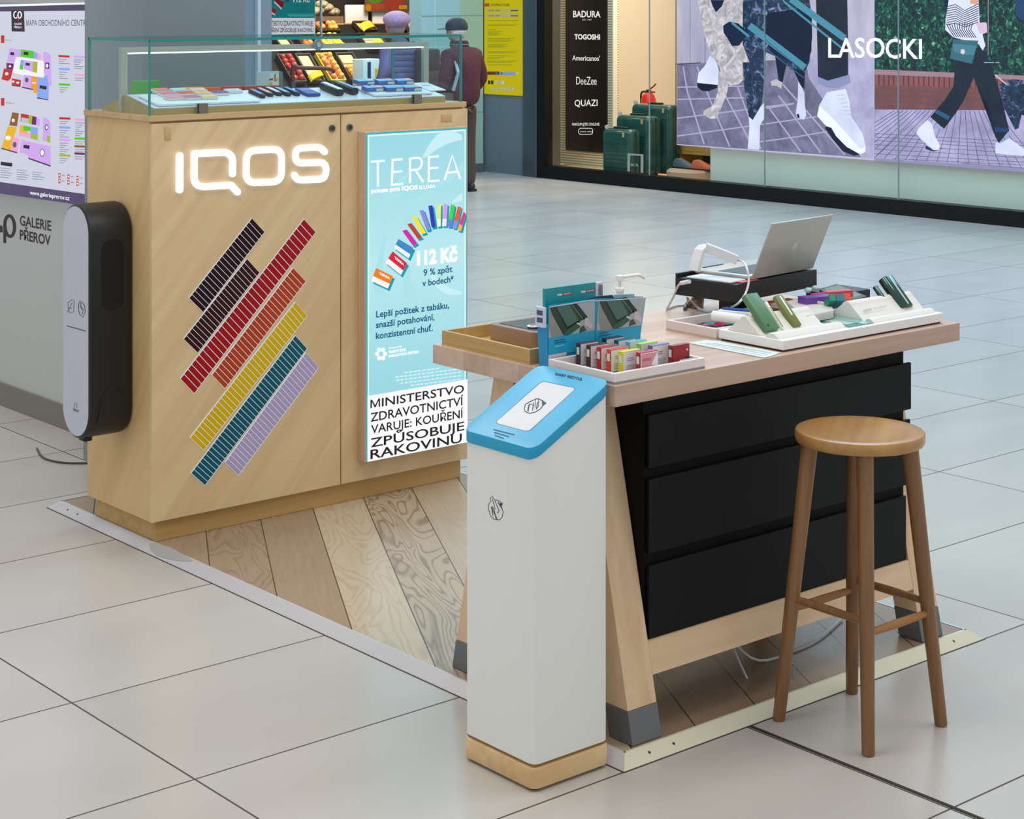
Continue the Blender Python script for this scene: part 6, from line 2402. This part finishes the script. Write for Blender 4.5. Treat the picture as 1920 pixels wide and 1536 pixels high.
cols1 = [('#4a2438', 'dark plum', None), ('#452220', 'dark brown', None), ('#b01f24', 'red', None), ('#cf3f1c', 'orange', None), ('#dccb10', 'yellow', None), ('#b01c38', 'crimson', '#d9949c')]
cols2 = [('#1f2c50', 'navy', None), ('#10666c', 'dark teal', None), ('#7fb4c4', 'light blue', None), ('#9fd94a', 'lime green', None), ('#7a70a8', 'lilac', None), ('#8c1c20', 'deep red', '#a3262a')]


def pack(x, y, c, nm, face, col):
    t_ = thing('tobacco_pack', ('%s pack standing upright in the %s row of the white pack tray' % (nm, col)), 'pack', (x + .03, y, T + .0055), 'upright packs in the white pack tray')
    zb = T + .0055
    w, d, h = .060, .0155, .054
    b = MB()
    b.box(x, y, zb, x + w, y + d, zb + h, mat(c, .4), bev=.0012)
    put('carton', b, t_, smooth=0)
    b = MB()
    b.box(x + .0018, y - .0004, zb + .001, x + w - .001, y, zb + h - .0022, mat(face, .45) if (face and nm == 'deep red') else WF)
    if nm != 'deep red':
        for k in range(4):
            b.box(x + .012, y - .0006, zb + .006 + k * .004, x + w * .75, y - .0004, zb + .0075 + k * .004, mat('#98a2ac', .5))
        if nm == 'crimson':
            b.prism([(x + .004, y - .0005, zb + .014), (x + .032, y - .0005, zb + .014), (x + w - .003, y - .0005, zb + h - .004), (x + .004, y - .0005, zb + h - .004)], (0, -.0003, 0), mat('#d9989e', .45))
            b.box(x + .008, y - .0012, zb + .032, x + .036, y - .0009, zb + .039, mat('#c46c78', .5))
        else:
            for k in range(2):
                b.box(x + .014, y - .0006, zb + .030 + k * .005, x + w * .6, y - .0004, zb + .0325 + k * .005, mat('#b8a0a0', .5))
    else:
        b.prism([(x + .022, y - .0005, zb + .003), (x + w - .002, y - .0005, zb + .003), (x + w - .002, y - .0005, zb + .028), (x + .036, y - .0005, zb + .014)], (0, -.0003, 0), mat('#26383a', .45))
        b.cyl((x + .05, y - .0005, zb + .04), (x + .05, y - .0012, zb + .04), .003, .003, '#e8c8c4', 10)
    put('front_label', b, t_, smooth=0)
    b = MB()
    b.box(x - .0004, y + .003, zb + .026, x, y + d - .003, zb + h - .010, mat('#cfe0d6', .45))
    put('tax_stamp', b, t_, smooth=0)


for i, (c, nm, fc) in enumerate(cols1):
    pack([3.090, 3.090, 3.091, 3.090, 3.095, 3.118][i], 3.395 - i * .0365, c, nm, fc, 'left')
for i, (c, nm, fc) in enumerate(cols2):
    pack([3.182, 3.190, 3.196, 3.200, 3.205, 3.240][i], 3.400 - i * .0350, c, nm, fc, 'right')
b = MB()
p, q = P(1256, 679, ('Z', T + .006)), P(1293, 671, ('Z', T + .006))
b.box(3.245, 3.2035, T + .0055, 3.300, 3.2045, T + .028, mat('#dfdbe0', .4))
put('name_card', b, label='small white card at the front edge of the pack tray', cat='card', smooth=0)

# papers
b = MB()
pts = [P(x, y, ('Z', T + .0008)) for x, y in [(1292, 644), (1322, 638.5), (1352, 640), (1352, 641), (1464, 662), (1447, 668), (1432, 671.5)]]
b.prism(pts, (0, 0, .0012), mat('#d3dcda', .5))
f = Flat(b, ('Z', T + .0022), (0, 0, 1), .0001)
for k in range(3):
    f.stroke([(1312 + k * 12, 643 + k * .2), (1430 + k * 8, 667 - k * 2.4)], .8, mat('#b4c0c0', .5))
put('paper_sheet', b, label='white printed sheets lying on the table before the white display tray', cat='paper', smooth=0)

# white display tray with two ridges
dt = thing('display_tray', 'large white display tray with two moulded ridges at the right front of the table', 'display tray', (3.955, 3.32, T))
x0, x1, y0, y1 = 3.622, 4.292, 3.205, 3.432
b = MB()
b.box(x0 + .006, y0 + .006, T, x1 - .006, y1 - .006, T + .005, BLACKP)
b.box(x0, y0, T + .005, x1, y1, T + .029, WHITEB, bev=.0012)
put('tray_base', b, dt, smooth=0)
TZ = T + .0292


def ridge(xa, xb, pr_, nm):
    b = MB()
    b.prism([(xa, y, z) for y, z in pr_], (xb - xa, 0, 0), mat('#dedad2', .5), bev=.001)
    return put(nm, b, dt, smooth=20)


def hump(y0_, yp, y1_, h, n=8):
    out = [(y0_, TZ)]
    for k in range(n + 1):
        t_ = k / n
        a = (1 - t_) ** 2
        c_ = t_ ** 2
        m_ = 2 * t_ * (1 - t_)
        out.append((a * (yp - .018) + m_ * yp + c_ * (yp + .018), TZ + (h - .012) + m_ * .024))
    out.append((y1_, TZ))
    return out


ridge(3.632, 3.880, hump(3.290, 3.350, 3.412, .044), 'ridge')
ridge(3.632, 3.900, [(3.228, TZ), (3.246, TZ + .012), (3.262, TZ + .012), (3.276, TZ)], 'front_lip')
ridge(4.010, 4.282, hump(3.258, 3.318, 3.384, .048), 'ridge')
ridge(4.010, 4.282, [(3.222, TZ), (3.236, TZ + .010), (3.246, TZ + .010), (3.257, TZ)], 'front_lip')
b = MB()
b.box(3.905, 3.222, TZ, 4.008, 3.412, TZ + .0015, mat('#2c8f8c', .12, .2))
b.box(3.925, 3.25, TZ + .0016, 3.965, 3.33, TZ + .0022, mat('#a9c0b4', .3))
b.box(3.965, 3.222, TZ + .0016, 4.007, 3.385, TZ + .003, mat('#8cc4c2', .1, .3))
put('mirror_plate', b, dt, label='teal glossy plate between the ridges', smooth=0)
b = MB()
f = Flat(b, ((0, 3.258, TZ), (0, -.78, .62)), (0, -.78, .62), .0006)
put_ok = True
f.text('IQOS', 1619, 585.5, 1634, 582, 4.5, mat('#a89c94', .5), .02)
f.text('ILUMA', 1638, 581, 1662, 576, 3.5, mat('#b8aea6', .5))
put('ridge_print', b, dt, smooth=0)


def leaning(px, py, w, th, L, x=None, ang=44):
    """frame of a device standing in the tray's groove and leaning back"""
    p = P(px, py, ('Z', TZ + .001))
    a = math.radians(ang)
    up = Vector((0, math.sin(a), math.cos(a)))
    n = Vector((0, -math.cos(a), math.sin(a)))
    M = Matrix(((1, up.x, n.x, p.x), (0, up.y, n.y, p.y), (0, up.z, n.z, p.z), (0, 0, 0, 1)))
    return M


def device(px, py, w, th, L, c, lab, name='heated_device', extra=None, cat='device', rough=.35, metal=0, rad=.35):
    M = leaning(px, py, w, th, L)
    t_ = thing(name, lab, cat, M.translation.copy())
    b = MB()
    b2 = bmesh.new()
    # local: x across, y along the device, z into the lean
    r = min(w, th) * rad
    b.M = M @ Matrix(((1, 0, 0, 0), (0, 0, 1, 0), (0, -1, 0, th), (0, 0, 0, 1)))
    b2.free()
    b.vbox(-w / 2, 0, 0, w / 2, th, L, mat(c, rough, metal), r, 6, bev=.002)
    put('device_body', b, t_)
    if extra:
        extra(M @ Matrix.Translation((0, 0, th)), t_)
    return t_


def ex_cap(M, t_):
    b = MB()
    b.M = M
    b.cyl((-.014, .012, -.0005), (-.014, .012, .0012), .004, .004, '#1e3a28', 12)
    put('button', b, t_)


def ex_line(c, w, l0, l1):
    def g(M, t_):
        b = MB()
        b.M = M
        b.box(-w, l0, -.0005, w, l1, .0012, mat(c, .25), bev=.0003)
        put('light_line', b, t_)
    return g


device(1443, 625, .052, .022, .115, '#4f7d54', 'broad moss green device leaning in the display tray', extra=ex_cap)
device(1465, 621, .010, .012, .090, '#e4eadc', 'thin white and gold stick leaning beside the moss green device', 'stick_holder', ex_line('#a3a060', .002, .005, .07), 'device')
device(1491, 616, .032, .016, .100, '#6f7434', 'olive green pen device with a white line leaning in the display tray', extra=ex_line('#dff0e4', .003, .032, .095))
device(1693, 584, .052, .030, .104, '#3e5450', 'glossy dark green metal device leaning at the right end of the display tray', extra=ex_line('#a8d4cc', .003, .004, .100), rough=.15, metal=.8, rad=.48)
device(1670, 588, .015, .015, .088, '#4a5e5a', 'slim dark metal stick leaning against the glossy dark green device', 'stick_holder', None, 'device', .15, .8, .45)

# second tray with cards behind it
b = MB()
x0, x1, y0, y1 = 3.620, 4.16, 3.440, 3.628
TP = mat('#dcd0cd', .45)
b.box(x0, y0, T, x1, y1, T + .004, mat('#c9b4a4', .5))
b.box(x0, y0, T + .004, x0 + .012, y1, T + .028, TP, bev=.001)
b.box(x1 - .012, y0, T + .004, x1, y1, T + .028, TP, bev=.001)
b.box(x0 + .012, y0, T + .004, x1 - .012, y0 + .012, T + .028, TP, bev=.001)
b.box(x0 + .012, y1 - .012, T + .004, x1 - .012, y1, T + .028, TP, bev=.001)
put('open_tray', b, label='shallow white tray of loose cards behind the white display tray', cat='tray', smooth=0)
for i, (px, py, w, d, c, a, lab) in enumerate([(1322, 606, .05, .05, '#5c2a30', .3, 'dark red and pink card in the shallow tray'), (1352, 603, .085, .06, '#128c90', -.2, 'teal card in the shallow tray under the rolled sheet'), (1385, 598, .06, .05, '#1488a0', .2, 'bright turquoise card at the rolled sheet in the shallow tray'), (1500, 580, .09, .05, '#178c8c', 0, 'teal card in the shallow tray behind the olive pen')]):
    p = P(px, py, ('Z', T + .012))
    b = MB()
    b.M = Matrix.Translation((p.x, p.y, T + .0045 + i * .0022)) @ Matrix.Rotation(a, 4, 'Z')
    b.box(-w / 2, -d / 2, 0, w / 2, d / 2, .002, mat(c, .3))
    if i == 0:
        b.cyl((.008, 0, .002), (.008, 0, .0026), .010, .010, '#e07c98', 14)
    put('flyer_card', b, label=lab, cat='card', smooth=0)
b = MB()
p = P(1348, 607, ('Z', T + .02))
b.sph((p.x, p.y, T + .019), .014, mat('#d83c8c', .4), (1.4, .6, .4), R=Matrix.Rotation(-.6, 4, 'Z'))
put('pink_clip', b, label='magenta clip on the teal card in the shallow tray', cat='clip')
b = MB()
pa, pb_ = P(1338, 590, ('Z', T + .045)), P(1388, 598, ('Z', T + .045))
b.tube([(pa.x, pa.y, T + .042), (pb_.x + .01, pb_.y - .01, T + .042)], .014, WHITEB, 16)
put('rolled_sheet', b, label='white rounded roll lying across the shallow tray', cat='roll')
b = MB()
pa, pb_ = P(1358, 583, ('Z', T + .05)), P(1400, 589, ('Z', T + .05))
d = (pb_ - pa)
b.tube([pa + Vector((-.01, .01, 0)), pb_ + Vector((.03, -.01, 0))], .005, WHITEB, 10, rect=(.03, .006))
b.tube([pa + Vector((.0, .005, .006)), pb_ + Vector((.02, 0, .006))], .004, mat('#174a9c', .35), 10)
put('blue_pen', b, label='blue and white pen lying on the shallow tray beside the roll', cat='pen')
# crumpled white tray pieces and coloured packs
t_ = thing('folded_carton', 'crumpled pale folded carton behind the olive pen', 'carton', (4.06, 3.53, T + .03))
b = MB()
CT = mat('#cfc9c4', .6)
pts = [P(x, y, ('Z', T + .055)) for x, y in [(1473, 565), (1486, 562), (1489, 559), (1505, 560), (1512, 562), (1548, 566), (1560, 572), (1563, 582), (1512, 592), (1500, 584)]]
b.prism([(p.x, p.y, T + .033) for p in pts], (0, 0, .022), CT, bev=.002)
put('carton_body', b, t_, smooth=20)
b = MB()
for k in range(7):
    p = P(1518 + k * 5.5, 566 + k * .8, ('Z', T + .057))
    b.box(p.x - .003, p.y - .004, T + .0555, p.x + .003, p.y + .003, T + .0625, mat('#e4e0e4', .5), bev=.001)
put('carton_fringe', b, t_)
for i, (px, py, c, w, d, a, lab) in enumerate([(1531, 556, '#6a3f9c', .10, .040, -.25, 'purple pack on the small pile at the right rear of the table'), (1546, 550, '#d81c80', .09, .012, -.25, 'thin magenta pack on the small pile'), (1558, 560, '#12886c', .022, .05, -.5, 'green pack leaning on the right of the pile'),
                                               (1572, 560, '#0f7488', .025, .05, -.5, 'teal pack leaning beside the green one'), (1570, 546, '#c8404c', .09, .03, -.25, 'rose red pack at the back of the small pile'), (1583, 559, '#d8481c', .022, .055, -.5, 'orange-red pack at the right end of the small pile')]):
    zz = T + [.062, .060, .066, .066, .062, .058][i]
    p = P(px, py, ('Z', zz + .01))
    b = MB()
    tilt = Matrix.Rotation(math.radians([0, 0, -35, -35, 0, -35][i]), 4, 'X')
    b.M = Matrix.Translation((p.x, p.y, zz)) @ Matrix.Rotation(a, 4, 'Z') @ tilt
    b.box(-w / 2, -d / 2, -.008, w / 2, d / 2, .012, mat(c, .4), bev=.001)
    put('tobacco_pack', b, label=lab, cat='pack', group='loose packs piled at the right rear', smooth=0)
b = MB()
p0 = P(1570, 550, ('Z', T + .03))
b.box(p0.x - .085, p0.y - .06, T, p0.x + .08, p0.y + .05, T + .042, BLACKP, bev=.003)
put('black_box', b, label='low black box under the pile of coloured packs', cat='box', smooth=0)
b = MB()
q = [P(x, y, ('Z', T + .048)) for x, y in [(1536, 543), (1569, 533), (1625, 556), (1592, 566)]]
b.prism([(p.x, p.y, T + .0425) for p in q], (0, 0, .007), mat('#1c2420', .3), bev=.001)
c4 = sum(q, Vector()) / 4
b.prism([(c4.x + (p.x - c4.x) * .82, c4.y + (p.y - c4.y) * .82, T + .0496) for p in q], (0, 0, .0004), mat('#5c8070', .15))
put('tablet', b, label='dark tablet with a greenish screen lying behind the coloured packs', cat='tablet', smooth=0)
b = MB()
for px, py in ((1515, 543), (1528, 539)):
    p = P(px, py, ('Z', T + .08))
    b.sph((p.x, p.y, T + .078), .010, mat('#bcd8dc', .3), (1, 1, .8), 10, 8)
put('cable_plug', b, label='pale round plugs at the left of the coloured packs', cat='plug')
b = MB()
p = P(1470, 566, ('Z', T + .035))
b.box(p.x - .09, p.y - .012, T + .0285, p.x + .03, p.y + .012, T + .042, mat('#a8444c', .4), bev=.002)
b.box(p.x - .075, p.y - .045, T + .0285, p.x + .0, p.y - .015, T + .040, mat('#d8c4bc', .4), bev=.001)
put('spectacle_case', b, label='dull red narrow case lying between the leaning pens', cat='case', smooth=0)

# laptop riser, laptop, scanner stand
ROT = math.radians(7)
RC = Vector((3.832, 3.567, 0)) + Vector((math.cos(ROT) * .2035 - math.sin(ROT) * .106, math.sin(ROT) * .2035 + math.cos(ROT) * .106, 0))
RM = Matrix.Translation(RC) @ Matrix.Rotation(ROT, 4, 'Z')
rs = thing('laptop_riser', 'black box shaped laptop riser on a short post at the rear of the table', 'riser', (RC.x, RC.y, T))
b = MB()
b.M = RM
RB = mat('#101013', .45)
b.box(-.2035, -.106, .950, .2035, .106, 1.000, RB, bev=.0015)
b.box(-.2035, .098, 1.000, -.10, .106, 1.012, RB, bev=.002)
b.box(-.075, .098, 1.000, .02, .106, 1.016, RB, bev=.002)
put('riser_box', b, rs, smooth=0)
b = MB()
b.M = RM
b.box(-.11, -.03, T, .0, .02, .950, mat('#08080a', .5))
b.box(-.12, -.035, T, .02, .04, T + .006, mat('#08080a', .5), bev=.002)
put('riser_post', b, rs, smooth=0)
lt = thing('laptop', 'open silver laptop seen from behind on the black riser', 'laptop', RM @ Vector((.04, 0, 1.0)))
SIL = mat('#b9b7ae', .35, .35)
LX0, LX1 = -.120, .188
HYL = -.100
b = MB()
b.M = RM
b.box(LX0, HYL + .006, 1.003, LX1, HYL + .204, 1.014, SIL, bev=.003)
put('laptop_base', b, lt)
b = MB()
b.M = RM
b.box(LX0 + .02, HYL + .03, 1.0142, LX1 - .02, HYL + .13, 1.015, mat('#3a3c40', .5))
put('keyboard', b, lt, smooth=0)
tl = math.radians(23.5)
LM = RM @ Matrix.Translation((0, HYL, 1.006)) @ Matrix.Rotation(tl, 4, 'X')
b = MB()
b.M = LM
b.box(LX0, -.003, 0, LX1, .003, .178, mat('#b3b0a6', .38, .3), bev=.0025)
ld = put('laptop_lid', b, lt)
b = MB()
b.M = LM
b.box(LX0 + .008, .0031, .01, LX1 - .008, .0038, .172, mat('#1a2430', .2))
put('screen', b, ld, smooth=0)
b = MB()
b.M = LM
cxl, czl = (LX0 + LX1) / 2 + .005, .088
LGO = mat('#e2e6e4', .2, .5)
for k, (a, c) in enumerate([(-.008, -.004), (-.002, .002), (.004, .008)]):
    b.prism([(cxl + a, -.0034, czl - (.008, .006, .014)[k]), (cxl + a + .0022, -.0034, czl - (.008, .006, .014)[k]), (cxl + a + .0022 + .006, -.0034, czl + (.014, .006, .006)[k]), (cxl + a + .006, -.0034, czl + (.014, .006, .006)[k])], (0, .0006, 0), LGO)
put('lid_logo', b, ld, smooth=0)
b = MB()
b.M = RM
b.box(-.17, -.104, 1.0012, -.09, -.05, 1.0028, mat('#d8484c', .45))
put('red_card', b, label='red card sticking out from under the laptop', cat='card', smooth=0)
sc2 = thing('scanner_stand', 'white bent scanner arm with a coiled lead on the black riser', 'scanner', RM @ Vector((-.16, 0, 1.0)))
pl = ('Y', 3.69)
SW_ = mat('#dddcdf', .35)
b = MB()
pts = [P(1302, 508, pl), P(1306, 490, pl), P(1312, 470, pl), P(1318, 464, pl), P(1328, 462, pl)]
b.tube(pts, .01, SW_, rect=(.034, .011))
put('stand_arm', b, sc2, smooth=0)
b = MB()
pe = P(1381, 487, ('Y', 3.63))
pm_ = P(1350, 474, ('Y', 3.66))
b.tube([P(1322, 463.5, pl), pm_, pe], .012, SW_, rect=(.036, .024))
put('scanner_head', b, sc2, smooth=0)
b = MB()
b.M = RM
b.box(-.197, -.085, 1.0005, -.125, .07, 1.006, SW_, bev=.002)
put('stand_foot', b, sc2, smooth=0)
b = MB()
cb_ = [pe, P(1393, 491, ('Y', 3.60)), P(1401, 505, ('Y', 3.56)), P(1404, 527, ('Y', 3.55)), P(1398, 550, ('Y', 3.545)), P(1385, 568, ('Y', 3.54)), P(1370, 577, ('Z', T + .034))]
b.tube(bez(cb_, 6), .0032, mat('#dcdadc', .35), 8)
b.tube([P(1372, 576, ('Z', T + .034)), P(1363, 579, ('Z', T + .034))], .0055, mat('#d8cccc', .35), 8)
put('scanner_lead', b, sc2)
b = MB()
q = [P(1293, 528, ('Y', 3.67)), P(1280, 530, ('Y', 3.70)), P(1271, 537, ('Y', 3.74)), P(1263, 556, ('Y', 3.80)), P(1250, 580, ('Z', T + .004))]
b.tube(bez(q, 6), .0032, mat('#cfcccc', .35), 8)
b.tube([P(1293, 528, ('Y', 3.67)), P(1277, 531, ('Y', 3.705))], .006, mat('#d8d6d6', .35), 10)
b.tube(bez([P(1250, 580, ('Z', T + .004)), P(1268, 574, ('Z', T + .004)), P(1285, 572, ('Z', T + .004)), P(1295, 562, ('Z', T + .03))], 5), .003, mat('#a9a6a4', .4), 8)
put('charging_lead', b, label='grey-white charging lead plugged into the left face of the black riser', cat='cable')
b = MB()
q = [P(1294, 560, ('Y', 3.72)), P(1302, 570, ('Z', T + .02)), P(1315, 581, ('Z', T + .004)), P(1335, 586, ('Z', T + .004)), P(1355, 586, ('Z', T + .004))]
b.tube(bez(q, 6), .0035, mat('#e4e0dc', .35), 8)
b.tube(bez([P(1312, 556, ('Y', 3.80)), P(1300, 560, ('Y', 3.80)), P(1288, 570, ('Z', T + .005)), P(1284, 579, ('Z', T + .006))], 5), .0055, mat('#55504c', .4), 8)
put('power_lead', b, label='looped white lead on the table under the black riser', cat='cable')
b = MB()
p = P(1318, 582, ('Z', T))
b.lathe([(.020, 0), (.024, .002), (.027, .030), (.026, .032)], (p.x + .02, p.y + .05, T), mat('#a08c80', .2, .7), 24)
put('metal_cup', b, label='small brushed metal cup behind the lead under the riser', cat='cup')
